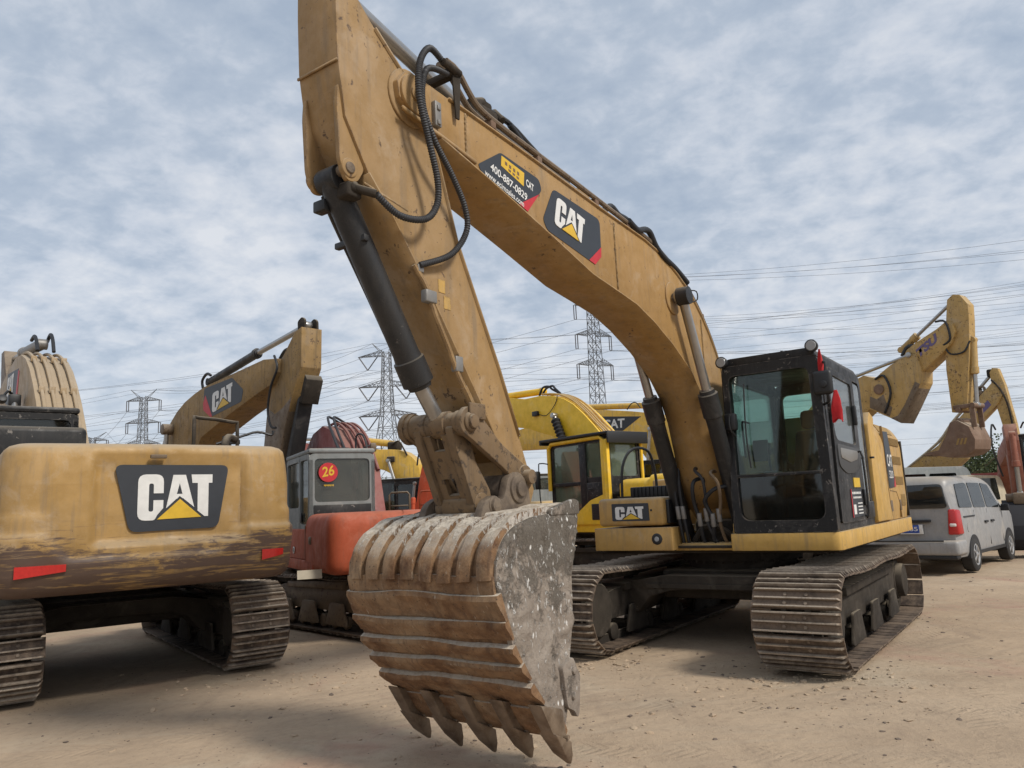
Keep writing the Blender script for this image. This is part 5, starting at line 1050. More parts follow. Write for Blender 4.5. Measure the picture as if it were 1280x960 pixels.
hyd_cyl(bo, 'boom_cylinder', (.40, 1.1, 1.2), (.40, 1.2, 2.4), (.40, 1.28, 3.62), .085, .05); g = G(); g.cyl((.28, 1.28, 3.62), (.50, 1.28, 3.62), .12, n=18, bev=.01); obj('pin_boss', g, 'worn_brown', bo)
bucket_simple(Cc, (5.62, 1.6), R(-5), .9, 'brown_steel')

# rails and mirror that stick up above the scraped counterweight
g = G(); zz = 2.26
g.tube([(.66, -1.2, 2.1), (.66, -1.2, 2.70), (.72, -1.16, 2.76), (1.16, -1.0, 2.74), (1.22, -.98, 2.68), (1.22, -.98, 2.1)], .022, 8, 2); g.tube([(.95, -1.4, 2.1), (.95, -1.4, 2.40), (1.02, -1.3, 2.52), (1.12, -1.25, 2.5)], .045, 10, 3); obj('handrail', g, 'dark_frame', B)
g = G(); g.tube([(1.22, -.7, 2.1), (1.22, -.7, 2.62)], .016, 8, 2); g.tube([(1.12, -.7, 2.1), (1.14, -.7, 2.6)], .016, 8, 2); g.tube([(1.05, -.7, 2.50), (1.35, -.72, 2.60), (1.55, -.74, 2.66), (1.72, -.76, 2.62), (1.74, -.76, 2.68)], .016, 8, 3); g.box(1.12, 1.34, -.72, -.68, 2.50, 2.56, .01); obj('mirror_bracket', g, 'black_plastic', B)

# --- orange excavator with the round 26 sticker
O_ = thing('excavator', 'faded orange excavator with grey cab, round red number 26 sticker on its rear window', 'excavator', (-2.22, 11.7, 0), R(28), GRP)
undercarriage(O_, .5, .82, 1.35, zc=.40, r=.335, frame='worn_brown')
for c in O_.children: c.rotation_euler = (0, 0, R(16))
g = G(); g.box(-1.05, 1.05, -1.2, .9, .80, .86, .01); obj('deck', g, 'dark_frame', O_)
g = G(); g.prism(rnd([(-.15, 1.0), (-1.12, 1.0), (-1.12, -1.05), (-.98, -1.05), (-.98, .86), (-.15, .86)], [.02, .12, .02, .02, .02, .02]), .84, .98, .03, 'z'); obj('skirt', g, 'faded_orange', O_)
cwo = obj('counterweight', counterweight_mesh(1.24, -1.95, .84, 1.60, .17, y_front=-.62, bulge=.05, tuck=.02), 'faded_orange', O_, sharp=50); cwo.location = (.12, 0, 0)
g = G(); g.box(-1.245, -1.235, -.63, -.615, .98, 1.45); g.box(-.285, -.275, -1.99, -1.6, 1.598, 1.602); obj('door_seam', g, 'brown_steel', cwo)
g = G(); g.box(-1.255, -1.23, -.98, -.86, 1.20, 1.30, .01); g.box(-1.262, -1.25, -.94, -.90, 1.22, 1.28, .004); obj('latch', g, 'worn_brown', cwo)
g = G(); g.prism(rnd([(-1.10, .98), (-.3, .98), (-.3, 1.40), (-1.07, 1.40)], .02), -.61, .93, .02, 'y'); low = obj('cab_base', g, 'faded_orange', O_)
for y, z, r in ((.55, 1.17, .055), (.18, 1.10, .05)):
    g = G(); g.cyl((-1.11, y, z), (-1.10, y, z), r, n=20); d_ = obj('round_sticker', g, 'decal_white', low); g = G(); g.cyl((-1.114, y, z), (-1.105, y, z), r*.6, n=16); obj('sticker_centre', g, 'steel_grey', d_)
cb = std_cab(O_, -1.06, -.12, -.60, .92, 1.40, 2.44, 'cab_grey', 'glass_dusty', 'cab_grey', sill=.06, rear_sill=.36, rear_mat='black_paint')
g = G(); g.box(-1.066, -1.05, -.12, -.02, 1.50, 1.62, .006); obj('door_handle', g, 'black_plastic', cb)
g = G(); g.plate(circle(-.80, 2.17, .135, 32), (0, -.625, 0), (1, 0, 0), (0, 0, 1), 0, .004); sk = obj('number_sticker', g, 'decal_red', cb)
text(sk, '26', (-.885, -.629, 2.10), (.17, 0, .03), (0, 0, .145), 'decal_yellow', bold=.02)
g = G()
for k in range(8): g.plate([(-.86+k*.018, 1.98-.01*(k % 2)), (-.85+k*.018, 1.98), (-.85+k*.018, 2.0), (-.86+k*.018, 2.0)], (0, -.625, 0), (1, 0, 0), (0, 0, 1), 0, .003)
obj('faded_lettering', g, 'decal_yellow', cb, stuff=True)
bo = arm(O_, 'boom', [(-.1, 1.2), (.5, 1.3), (1.6, 2.3), (2.4, 2.55), (3.9, 2.2), (4.05, 2.4), (2.6, 3.05), (1.9, 3.12), (1.3, 2.98), (.8, 2.70), (.3, 2.2)], .26, 'dull_red')
for px in (-.05, .06, .15, .23):
    g = G(); g.tube([(px, 2.6, 3.10), (px, 1.9, 3.17), (px, 1.3, 3.03), (px, .8, 2.75), (px, .3, 2.25)], .024, 8, 4); obj('hard_pipe', g, 'dull_red', bo)
for px, dx in ((-.28, 0), (-.18, .1)):
    g = G(); g.tube([(px, .6, 2.5), (px-.05, .9, 2.85), (px, 1.4, 3.15), (px+.15, 1.9, 3.28), (.2+dx, 2.3, 3.2)], .022, 8, 4); obj('rubber_hose', g, 'dull_hose', bo)
arm(O_, 'stick', [(4.1, 3.0), (3.8, 3.0), (3.75, 2.2), (4.2, .9), (4.4, .9), (4.3, 2.4)], .15, 'dull_red')
bucket_simple(O_, (4.3, .95), R(5), .6, 'brown_steel', .35)
g = G(); g.tube([(-.06, .50, 2.3), (-.06, .55, 2.66), (-.05, .50, 2.82), (.01, .38, 2.80), (.04, .30, 2.62), (.05, .25, 2.3)], .016, 8, 4); g.tube([(.02, .40, 2.60), (.10, .38, 2.64), (.16, .38, 2.62)], .012, 6, 3); obj('handrail', g, 'dull_hose', O_)
g = G(); g.box(.12, .22, .34, .40, 2.54, 2.68, .025); obj('mirror', g, 'worn_brown', O_)
g = G(); g.box(.30, 1.05, -.6, .9, .98, 1.52, .05); obj('right_housing', g, 'faded_orange', O_)

# --- bright yellow one behind the boom
Y = thing('excavator', 'bright yellow excavator with black cab door standing behind the big grey pipes and boom cylinders', 'excavator', (2.69, 17.0, 0), R(38), GRP)
Y['label'] = 'bright yellow excavator with a black cab door, seen under the curve of the big boom'
undercarriage(Y, .6, pieces=True); std_body(Y, 'bright_yellow', 1.38, -2.3, 2.05, .98)
obj('counterweight', counterweight_mesh(1.38, -2.35, 1.0, 2.1, .35, y_front=-1.55), 'bright_yellow', Y)
cb = std_cab(Y, -1.38, -.42, -.48, 1.32, 1.18, 2.94, 'black_paint', 'glass_pale', 'black_paint', sill=.95, rear_sill=.95, bar=.09)
g = G()                                                     # yellow hoop framing the door side and rear pillar
g.tube([(-1.41, 1.34, 1.9), (-1.41, 1.34, 2.84), (-1.41, 1.24, 2.93), (-1.41, -.30, 2.95), (-1.41, -.44, 2.86), (-1.41, -.44, 2.0), (-1.41, -.44, 1.2)], .045, 8, 1); g.box(-1.44, -1.34, -.52, -.32, 1.2, 2.90, .03)
g.tube([(-.46, -.52, 2.93), (-.41, -.52, 2.88), (-.41, -.52, 2.0), (-.41, -.52, 1.2)], .035, 8, 1); obj('cab_hoop', g, 'bright_yellow', cb)
g = G(); g.prism(rnd([(1.34, 1.16), (-.4, 1.16), (-.4, 1.78), (.05, 1.66), (.45, 1.42), (.80, 1.28), (1.34, 1.28)], .03), -1.43, -1.385, .008); lo = obj('door_base', g, 'bright_yellow', cb)
g = G(); g.box(-1.445, -1.42, -.30, .02, 1.25, 1.58, .01)
for k in range(6): g.box(-1.452, -1.44, -.27, -.01, 1.28+k*.05, 1.30+k*.05)
obj('vent', g, 'black_plastic', lo)
g = G(); g.box(-1.41, -1.385, .16, .36, 1.3, 2.86, .01); g.box(-1.405, -1.385, -.36, .2, 1.62, 2.02, .01); g.box(-1.42, -1.39, .0, .12, 1.86, 1.90, .005); obj('door_panel', g, 'black_paint', cb)
g = G(); g.box(-1.405, -1.385, .36, 1.26, 1.98, 2.06, .01); obj('window_rail', g, 'black_paint', cb)
g = G(); g.box(-1.50, -.30, -.62, 1.55, 2.99, 3.05, .02); g.box(-1.50, -.30, 1.50, 1.56, 2.93, 3.05, .015); g.box(-1.50, -.30, -.64, -.60, 2.80, 3.05, .015); obj('roof_visor', g, 'black_plastic', cb)
g = G(); g.tube([(-1.45, 1.32, 1.3), (-1.62, 1.42, 1.5), (-1.64, 1.44, 2.4), (-1.60, 1.42, 2.52), (-1.45, 1.34, 2.5)], .014, 8, 3); g.box(-1.74, -1.60, 1.42, 1.48, 1.95, 2.35, .03); obj('mirror', g, 'black_plastic', cb)
yd = -.0
YB = [(.40, 1.35), (.9, 1.30), (1.35, 2.0), (1.9, 2.75), (2.48, 3.28), (3.02, 3.43), (3.40, 3.56), (4.41, 3.73), (7.2, 3.80), (7.35, 4.0), (7.2, 4.25), (4.36, 4.50), (3.51, 4.34), (2.9, 4.34), (2.40, 4.27), (2.0, 4.14), (1.69, 3.97), (1.35, 3.70), (1.04, 3.41), (.68, 3.05), (.4, 2.4), (.3, 1.6)]
bo = arm(Y, 'boom', YB, .28, 'bright_yellow')
for px in (-.20, -.12, -.03, .10):
    g = G(); g.tube([(px, 2.9, 4.38), (px, 2.40, 4.32), (px, 2.0, 4.19), (px, 1.69, 4.02), (px, 1.35, 3.75), (px, 1.04, 3.46), (px, .68, 3.1), (px, .4, 2.4)], .024, 8, 3); obj('hard_pipe', g, 'mid_yellow', bo)
for q in (0, .12):
    g = G(); g.tube([(-.1, 3.0+q, 4.38), (-.1, 2.85+q, 4.52+q*.4), (-.1, 2.6+q, 4.56), (-.1, 2.5+q, 4.48), (-.1, 2.3, 4.32)], .028, 8, 4); obj('rubber_hose', g, 'hose', bo)
hyd_cyl(bo, 'stick_cylinder', (0, 3.1, 4.50), (0, 5.0, 4.60), (0, 7.8, 4.75), .09, .055, mat='bright_yellow')
hyd_cyl(bo, 'boom_cylinder', (-.40, 1.1, 1.3), (-.40, 1.7, 2.6), (-.40, 2.25, 3.75), .085, .05)
g = G(); g.lathe((-.40, 1.95, 3.05), (-.40, 2.22, 3.66), [(k/14, .12 if k % 2 else .085) for k in range(15)], 16); obj('rod_boot', g, 'rubber', bo)
g = G(); g.box(-.36, -.28, 2.95, 3.15, 3.84, 3.96, .01); g.tube([(-.3, 3.0, 3.9), (-.34, 2.6, 3.8), (-.3, 2.3, 4.05), (-.3, 2.2, 4.25)], .010, 6, 3); obj('boom_light', g, 'black_plastic', bo)
arm(Y, 'stick', [(8.1, 5.0), (7.7, 5.0), (7.15, 4.3), (7.2, 3.8), (8.0, 1.6), (8.3, 1.6), (8.0, 4.0)], .16, 'bright_yellow')
bucket_simple(Y, (8.15, 1.6), R(8), .95, 'brown_steel')

# --- the one behind it with letters on its boom
D = thing('excavator', 'yellow excavator in the back row, white letters in a black wedge on its boom', 'excavator', (5.6, 26.5, 0), R(50), GRP)
undercarriage(D, .6, pieces=False); std_body(D, 'far_yellow', 1.38, -2.6, 2.05, 1.0); std_cab(D, -1.38, -.42, -.45, 1.2, 1.2, 2.9, 'black_paint', 'glass_dark')
obj('counterweight', counterweight_mesh(1.36, -2.6, 1.0, 2.1, .35, y_front=-1.85), 'far_yellow', D)
DB = [(.2, 1.5), (.8, 1.4), (.9, 2.3), (1.0, 3.0), (1.35, 3.50), (2.62, 3.62), (3.9, 3.75), (7.8, 3.9), (8.0, 4.1), (7.8, 4.5), (5.0, 4.98), (3.4, 5.05), (2.86, 5.04), (1.5, 4.82), (.5, 4.62), (.1, 4.40), (-.2, 4.05), (-.33, 3.6), (-.2, 2.6), (-.05, 1.7)]
bo = arm(D, 'boom', DB, .28, 'far_yellow')
g = G(); g.plate([(-3.6, 4.86), (-1.15, 4.60), (-1.95, 4.16), (-3.5, 4.36)], (-.281, 0, 0), (0, -1, 0), (0, 0, 1), 0, .004); pl = obj('letter_panel', g, 'decal_black', bo)
text(pl, 'CAT', (-.284, 2.78, 4.30), (0, -.92, -.03), (0, -.02, .34), 'decal_white', bold=.03, dz=.004)
hyd_cyl(bo, 'stick_cylinder', (0, 1.3, 5.02), (0, 4.3, 5.30), (0, 8.4, 5.5), .11, .06, mat='far_yellow')
g = G(); g.tube([(-.1, .9, 4.8), (-.1, .7, 5.0), (-.1, .3, 4.95), (-.1, .0, 4.6)], .03, 8, 4); g.tube([(-.3, 1.15, 4.9), (-.3, 1.3, 5.1), (-.3, 1.5, 5.1), (-.3, 1.7, 4.9)], .02, 8, 4); obj('rubber_hose', g, 'hose', bo)
g = G(); g.box(-.34, -.28, .62, .84, 4.18, 4.30, .02); obj('boom_light', g, 'worn_brown', bo)
hyd_cyl(bo, 'boom_cylinder', (-.42, 1.1, 1.3), (-.42, .95, 2.9), (-.42, .75, 4.1), .09, .055, mat='mid_yellow')
arm(D, 'stick', [(8.6, 5.6), (8.3, 5.6), (7.75, 4.3), (7.8, 3.8), (8.6, 1.6), (8.9, 1.6), (8.6, 4.0)], .16, 'far_yellow'); bucket_simple(D, (8.75, 1.6), R(8), .95, 'brown_steel')

# --- small far ones left of the stick
F_ = thing('excavator', 'distant yellow excavator above the orange hood, letters SU on its low boom', 'excavator', (-3.0, 26, 0), R(72), GRP)
undercarriage(F_, .6, pieces=False); std_body(F_, 'far_yellow', 1.3, -2.3, 1.7, 1.0); std_cab(F_, -1.3, -.42, -.45, 1.2, 1.15, 2.62, 'black_paint', 'glass_dark')
obj('counterweight', counterweight_mesh(1.3, -2.3, 1.0, 1.75, .35, y_front=-1.6), 'mid_yellow', F_)
FB = [(.1, 1.4), (.9, 1.4), (1.0, 2.5), (1.2, 2.9), (1.47, 3.04), (2.14, 3.22), (4.4, 3.3), (5.2, 3.4), (5.1, 3.75), (4.0, 3.85), (2.14, 3.80), (1.46, 3.76), (1.0, 3.72), (.7, 3.62), (.42, 3.42), (.21, 3.18), (.1, 2.64)]
bo = arm(F_, 'boom', FB, .27, 'far_yellow'); text(bo, 'SU', (-.272, 2.45, 3.36), (0, -.5, 0), (0, 0, .24), 'text_navy', bold=.04)
hyd_cyl(bo, 'stick_cylinder', (0, 1.3, 3.95), (0, 2.9, 4.22), (0, 5.4, 4.4), .12, .06, mat='far_yellow')
g = G(); g.box(-.2, .2, 1.0, 1.4, 3.72, 4.02, .06); g.box(-.34, -.28, 1.05, 1.35, 3.3, 3.5, .04); g.tube([(-.2, 1.2, 3.9), (-.3, .9, 4.0), (-.3, .7, 3.7), (-.28, .6, 3.5)], .03, 6, 3); obj('rubber_hose', g, 'dark_frame', bo)
hyd_cyl(bo, 'boom_cylinder', (-.40, .9, 1.4), (-.40, 1.0, 2.6), (-.40, 1.25, 3.35), .08, .06, mat='steel_grey')
arm(F_, 'stick', [(5.6, 4.6), (5.3, 4.6), (5.0, 3.8), (5.0, 3.3), (5.6, 1.3), (5.9, 1.3), (5.6, 3.6)], .15, 'far_yellow'); bucket_simple(F_, (5.75, 1.3), R(8), .9, 'brown_steel')

G_ = thing('excavator', 'orange-red excavator boom rising left of the big muddy stick, red handrails beside it', 'excavator', (-2.6, 17.5, 0), R(-110), GRP)
undercarriage(G_, .5, pieces=False, gauge=1.0); std_body(G_, 'orange_red', 1.15, -1.9, 1.50, .9); std_cab(G_, -1.15, -.35, -.4, 1.0, 1.1, 2.3, 'black_paint', 'glass_dark')
GB = [(.05, 1.2), (.75, 1.2), (1.15, 1.5), (1.28, 2.0), (1.22, 2.35), (1.7, 2.2), (2.4, 1.6), (2.55, 1.75), (2.1, 2.35), (1.5, 2.68), (1.12, 2.90), (.92, 2.94), (.78, 2.86), (.66, 2.66), (.58, 2.36), (.48, 1.8)]
bo = arm(G_, 'boom', GB, .24, 'orange_red'); hyd_cyl(bo, 'boom_cylinder', (.34, .42, 1.1), (.34, .46, 1.9), (.34, .5, 2.2), .045, .03, mat='orange_red')
g = G(); g.tube([(.2, .9, 2.95), (.2, .72, 3.02), (.2, .55, 2.85), (.2, .50, 2.6)], .02, 8, 3); obj('rubber_hose', g, 'hose', bo)
arm(G_, 'stick', [(2.85, 2.1), (2.65, 2.1), (2.55, 1.6), (2.7, 1.0), (2.9, 1.0), (2.9, 1.7)], .12, 'orange_red'); bucket_simple(G_, (2.8, 1.0), R(5), .5, 'brown_steel', .35)
for k, (ya, yb_) in enumerate(((.26, .74), (.98, 1.40))):
    g = G(); g.tube([(1.05, ya, 1.45), (1.05, ya, 1.95), (1.05, ya+.05, 2.0), (1.05, yb_-.05, 2.0), (1.05, yb_, 1.95), (1.05, yb_, 1.45)], .02, 8, 1); g.tube([(1.05, ya, 1.72), (1.05, yb_, 1.72)], .016, 6, 0); obj('handrail', g, 'worn_brown' if k == 0 else 'faded_orange', G_)
g = G(); g.cyl((.7, 1.75, 1.2), (.7, 1.75, 1.85), .17, n=18, bev=.03); af = obj('air_filter', g, 'dark_frame', G_); g = G(); g.cyl((.7, 1.75, 1.85), (.7, 1.75, 2.0), .22, .18, n=18, bev=.03); obj('filter_cap', g, 'mid_yellow', af)

H = thing('excavator', 'small excavator with a grey cab far behind, between the muddy stick and the yellow cab', 'excavator', (.8, 25.5, 0), R(25), GRP)
undercarriage(H, .5, pieces=False); std_body(H, 'mid_yellow', 1.3, -2.2, 1.75, 1.0); std_cab(H, -1.3, .2, -1.6, 1.0, 1.15, 2.52, 'cab_grey', 'glass_dusty', 'dark_frame')
obj('counterweight', counterweight_mesh(1.3, -2.3, 1.0, 1.75, .35, y_front=-1.6), 'mid_yellow', H)
bo = arm(H, 'boom', [(.1, 1.3), (.8, 1.4), (1.6, 2.6), (3.0, 3.0), (4.9, 2.9), (5.0, 3.2), (3.0, 3.8), (1.8, 3.9), (1.2, 3.6), (.3, 2.0)], .30, 'mid_yellow'); bo.location = (-.35, 0, 0)
for px in (-.2, 0, .2): g = G(); g.tube([(px, 1.9, 3.95), (px, 1.25, 3.66), (px, .35, 2.06)], .035, 8, 3); obj('hard_pipe', g, 'old_boom', bo)
arm(H, 'stick', [(5.2, 3.9), (4.9, 3.9), (4.8, 3.0), (5.2, 1.3), (5.5, 1.3), (5.3, 3.0)], .14, 'mid_yellow'); bucket_simple(H, (5.4, 1.3), R(5), .8, 'brown_steel')

# --- right: rust speckled arm with its bucket in the air
I_ = thing('excavator', 'excavator behind the big cab, rust speckled yellow arm holding a brown bucket over the van', 'excavator', (5.9, 19.4, 0), R(-146.3), GRP)
undercarriage(I_, .6, pieces=False); std_body(I_, 'rusty_yellow', 1.3, -2.5, 2.0, 1.0); std_cab(I_, -1.3, -.42, -.45, 1.2, 1.2, 2.85, 'cream_paint', 'glass_dark')
obj('counterweight', counterweight_mesh(1.28, -2.55, 1.0, 2.1, .35, y_front=-1.85), 'rusty_yellow', I_)
b1_ = arm(I_, 'boom', [(.35, 1.35), (.95, 1.35), (2.2, 2.5), (3.46, 3.31), (3.7, 3.5), (3.75, 3.95), (3.44, 4.08), (2.2, 3.7), (.9, 2.5), (.35, 1.8)], .20, 'rusty_yellow')
b2_ = arm(I_, 'middle_boom', [(3.50, 3.34), (3.96, 3.08), (4.17, 2.97), (4.36, 3.27), (4.68, 3.72), (4.72, 4.03), (4.65, 4.32), (4.50, 4.34), (4.10, 4.20), (3.85, 4.06), (3.62, 3.9)], .23, 'rusty_yellow')
g = G(); g.prism([(3.96, 3.08), (4.17, 2.95), (4.36, 3.23), (4.66, 3.70), (4.56, 3.76), (4.3, 3.34), (4.12, 3.12)], -.24, .24, .01); g.prism([(3.52, 3.36), (3.94, 3.12), (4.02, 3.30), (3.90, 3.42), (3.86, 3.60), (3.70, 3.52), (3.56, 3.60)], -.236, .236, .004); obj('worn_lower_edge', g, 'worn_brown', b2_)
for sx in (-.25, .25): g = G(); g.cyl((sx-.02, 3.78, 3.72), (sx+.02, 3.78, 3.72), .11, n=18, bev=.01); obj('pin_cap', g, 'brown_steel', b2_)
g = G(); g.tube([(.24, 3.72, 3.95), (.28, 3.95, 3.98), (.28, 4.05, 3.6), (.25, 3.85, 3.2)], .025, 8, 4); g.tube([(.1, 4.3, 4.35), (.1, 4.45, 4.52), (.1, 4.68, 4.45), (.1, 4.7, 4.3)], .05, 8, 4); obj('rubber_hose', g, 'hose', b2_)
b3_ = arm(I_, 'front_boom', [(4.30, 4.22), (4.45, 4.45), (4.65, 4.56), (5.11, 4.75), (5.30, 4.86), (5.42, 4.80), (5.46, 4.62), (5.36, 4.42), (5.16, 4.25), (4.72, 3.95)], .19, 'rusty_yellow')
text(b3_, 'TSU', (.192, 4.66, 4.22), (0, .44, .27), (0, -.02, .19), 'text_purple', bold=.05)
hyd_cyl(b3_, 'stick_cylinder', (0, 4.25, 4.50), (0, 4.62, 4.74), (0, 5.42, 5.28), .07, .035, mat='rusty_yellow')
hyd_cyl(b1_, 'adjust_cylinder', (.2, 2.6, 3.95), (.2, 2.9, 4.02), (.2, 4.5, 4.33), .07, .035, mat='steel_grey')
st = arm(I_, 'stick', [(5.35, 5.30), (5.47, 5.38), (5.60, 5.34), (5.73, 5.12), (5.71, 4.8), (5.66, 4.38), (5.54, 3.65), (5.44, 3.07), (5.15, 3.05), (5.15, 3.91), (5.20, 4.43), (5.27, 4.85)], .12, 'rusty_yellow')
hyd_cyl(st, 'bucket_cylinder', (0, 5.68, 4.42), (0, 5.62, 3.75), (0, 5.58, 3.15), .065, .04, mat='rusty_yellow')
g = G(); g.tube([(.18, 5.1, 4.9), (.20, 5.3, 4.85), (.20, 5.35, 4.5), (.18, 5.2, 4.4)], .022, 8, 4); g.tube([(.16, 5.2, 4.4), (.17, 5.3, 4.2), (.15, 5.55, 4.2), (.1, 5.66, 4.4)], .018, 8, 4); obj('loop_hose', g, 'hose', st)
g = G()
for sx in (-.15, .15): g.box(sx-.02, sx+.02, 5.2, 5.62, 3.10, 3.18, .01); g.box(sx-.02, sx+.02, 5.50, 5.60, 2.72, 3.16, .01)
g.cyl((-.2, 5.58, 3.14), (.2, 5.58, 3.14), .05, n=12); g.cyl((-.2, 5.3, 3.08), (.2, 5.3, 3.08), .05, n=12); g.cyl((-.25, 5.32, 2.86), (.25, 5.32, 2.86), .06, n=12, bev=.01); obj('bucket_link', g, 'brown_steel', st)
IBk = [(5.16, 2.84), (5.34, 2.88), (5.62, 2.72), (5.74, 2.44), (5.70, 2.24), (5.50, 2.14), (5.1, 2.10), (4.66, 2.17), (4.40, 2.20), (4.42, 2.24), (4.78, 2.28), (5.02, 2.58)]
IBk = [(5.22+(a-5.22)*.74, 2.87+(b-2.87)*.92) for a, b in IBk]
g = G(); g.prism(IBk[:9]+[(5.22+(a-5.22)*.74, 2.87+(b-2.87)*.92) for a, b in ((4.66, 2.21), (5.1, 2.15), (5.48, 2.19), (5.64, 2.27), (5.67, 2.44), (5.57, 2.66), (5.33, 2.81), (5.2, 2.79))], -.30, .30, .008); bk2 = obj('bucket', g, 'brown_steel', I_, sharp=50)
for sx in (-.30, .30): g = G(); g.prism(IBk, sx-.015, sx+.015, .005); obj('side_plate', g, 'brown_steel', bk2)
for k in range(5): tx = -.26+k*.13; g = G(); g.prism([(4.68, 2.22), (4.68, 2.29), (4.52, 2.25)], tx-.04, tx+.04, .006); obj('tooth', g, 'far_yellow' if k < 2 else 'tooth_steel', bk2)
for q in range(3): g = G(); g.plate([(5.24+q*.07, 2.40), (5.28+q*.07, 2.40), (5.33+q*.07, 2.52), (5.29+q*.07, 2.52)], (.316, 0, 0), (0, 1, 0), (0, 0, 1), -.002, .004); obj('painted_stripe', g, 'tan_louver', bk2)

J = thing('excavator', 'faded yellow excavator farthest right in the back, its stick pointing straight down', 'excavator', (12.0, 27.5, 0), R(-138), GRP)
undercarriage(J, .6, pieces=False); std_body(J, 'rusty_yellow', 1.3, -2.5, 2.0, 1.0); std_cab(J, -1.3, -.42, -.45, 1.2, 1.2, 2.85, 'cream_paint', 'glass_dark')
obj('counterweight', counterweight_mesh(1.28, -2.55, 1.0, 2.1, .35, y_front=-1.85), 'rusty_yellow', J)
bo = arm(J, 'boom', [(.8, 1.3), (1.6, 1.3), (2.9, 1.8), (3.77, 2.51), (4.14, 3.45), (4.91, 4.16), (5.05, 4.45), (4.92, 4.78), (4.78, 4.80), (4.52, 4.54), (4.11, 4.18), (3.66, 3.75), (3.0, 3.0), (1.8, 2.2), (.8, 1.8)], .19, 'rusty_yellow')
g = G(); g.plate([(4.25, 3.95), (4.62, 4.28), (4.70, 4.12), (4.35, 3.80)], (.192, 0, 0), (0, 1, 0), (0, 0, 1), 0, .004); pl = obj('letter_panel', g, 'text_purple', bo)
for px in (.05, .15, .22): g = G(); g.tube([(px, 4.4, 4.5), (px, 4.0, 4.18), (px, 3.5, 3.7), (px, 3.0, 3.1), (px, 1.9, 2.3)], .025, 6, 3); obj('hard_pipe', g, 'cream_paint', bo)
g = G(); g.tube([(.1, 3.9, 4.2), (.1, 4.1, 4.55), (.1, 4.5, 4.75), (.1, 4.55, 4.5)], .04, 6, 3); g.box(-.1, .2, 4.2, 4.5, 4.45, 4.62, .05); obj('rubber_hose', g, 'worn_brown', bo)
hyd_cyl(bo, 'stick_cylinder', (0, 4.0, 4.3), (0, 4.4, 4.72), (0, 4.85, 5.18), .07, .05, mat='worn_brown')
st = arm(J, 'stick', [(4.76, 5.14), (4.84, 5.28), (5.0, 5.25), (5.12, 4.7), (5.18, 4.2), (5.26, 3.47), (5.30, 2.6), (5.05, 2.6), (4.90, 3.5), (4.78, 4.33)], .13, 'rusty_yellow')
g = G(); g.box(-.1, .12, 4.66, 4.84, 5.0, 5.26, .05); g.tube([(.2, 4.8, 4.9), (.22, 5.0, 4.6), (.22, 5.15, 4.1), (.2, 5.2, 3.4)], .03, 6, 3); obj('loop_hose', g, 'dark_frame', st)
bucket_simple(J, (5.2, 2.6), R(0), .8, 'brown_steel')

K = thing('excavator', 'red excavator at the right edge facing the camera, dark cab and low red arm', 'excavator', (13.5, 21.5, 0), R(152), GRP)
undercarriage(K, .6, pieces=False); std_body(K, 'dull_red', 1.3, -2.5, 1.9, 1.0); std_cab(K, -1.3, -.42, -.45, 1.2, 1.2, 2.85, 'black_paint', 'glass_dark')
obj('counterweight', counterweight_mesh(1.28, -2.55, 1.0, 2.0, .35, y_front=-1.85), 'dull_red', K)
arm(K, 'boom', [(.4, 1.3), (1.0, 1.3), (2.0, 2.1), (4.0, 2.3), (4.15, 2.55), (4.0, 2.7), (1.8, 2.5), (.5, 1.8)], .14, 'weathered_red')
st = arm(K, 'stick', [(3.8, 2.95), (4.2, 3.0), (4.35, 2.6), (4.2, 1.2), (3.9, 1.2), (3.85, 2.2)], .13, 'weathered_red')
hyd_cyl(st, 'bucket_cylinder', (0, 4.45, 2.75), (0, 4.40, 2.0), (0, 4.3, 1.4), .07, .05, mat='weathered_red')
for px in (-.3, -.22, .28): g = G(); g.tube([(px, 4.1, 2.9), (px*1.3, 4.4, 3.0), (px*1.5, 4.5, 2.5), (px, 4.3, 1.8)], .02, 6, 3); obj('loop_hose', g, 'hose', st)
g = G(); g.box(-.16, .16, 4.0, 4.4, 1.15, 1.42, .05); g.cyl((-.28, 4.2, 1.3), (.28, 4.2, 1.3), .10, n=14, bev=.01); obj('quick_hitch', g, 'worn_brown', st)
bucket_simple(K, (4.2, 1.2), R(-10), .85, 'seat_cloth', .36)

# ------------------------------------------------------------------ silver van
V = thing('van', 'silver people van with open view of its rear window, parked behind the yellow cab', 'van', (8.98, 16.5, 0), R(-44))
V.scale = (1.04,)*3
V['label'] = 'silver van parked on the dirt beyond the big excavator, seen from its rear corner'
VL, VW = 2.12, .80                                          # half length, half width at the belt
def van_section(y):
    """width factor and roof/hood height by position along the length (rear -2.1 .. front 2.1)"""
    roof = [(-2.12, 1.56), (-2.06, 1.70), (-1.9, 1.76), (-1.4, 1.76), (-.4, 1.77), (.4, 1.74), (.85, 1.64), (1.25, 1.36), (1.5, 1.16), (1.8, 1.04), (2.02, .92), (2.12, .74)]
    for (a, b), (c, d) in zip(roof, roof[1:]):
        if a <= y <= c: return b+(d-b)*(y-a)/(c-a)
    return roof[-1][1]
rows = []; ys_ = [-2.12, -2.09, -2.04, -1.95, -1.8, -1.6, -1.4, -1.2, -1.0, -.7, -.4, -.1, .2, .5, .7, .9, 1.1, 1.3, 1.5, 1.65, 1.8, 1.92, 2.02, 2.08, 2.12]
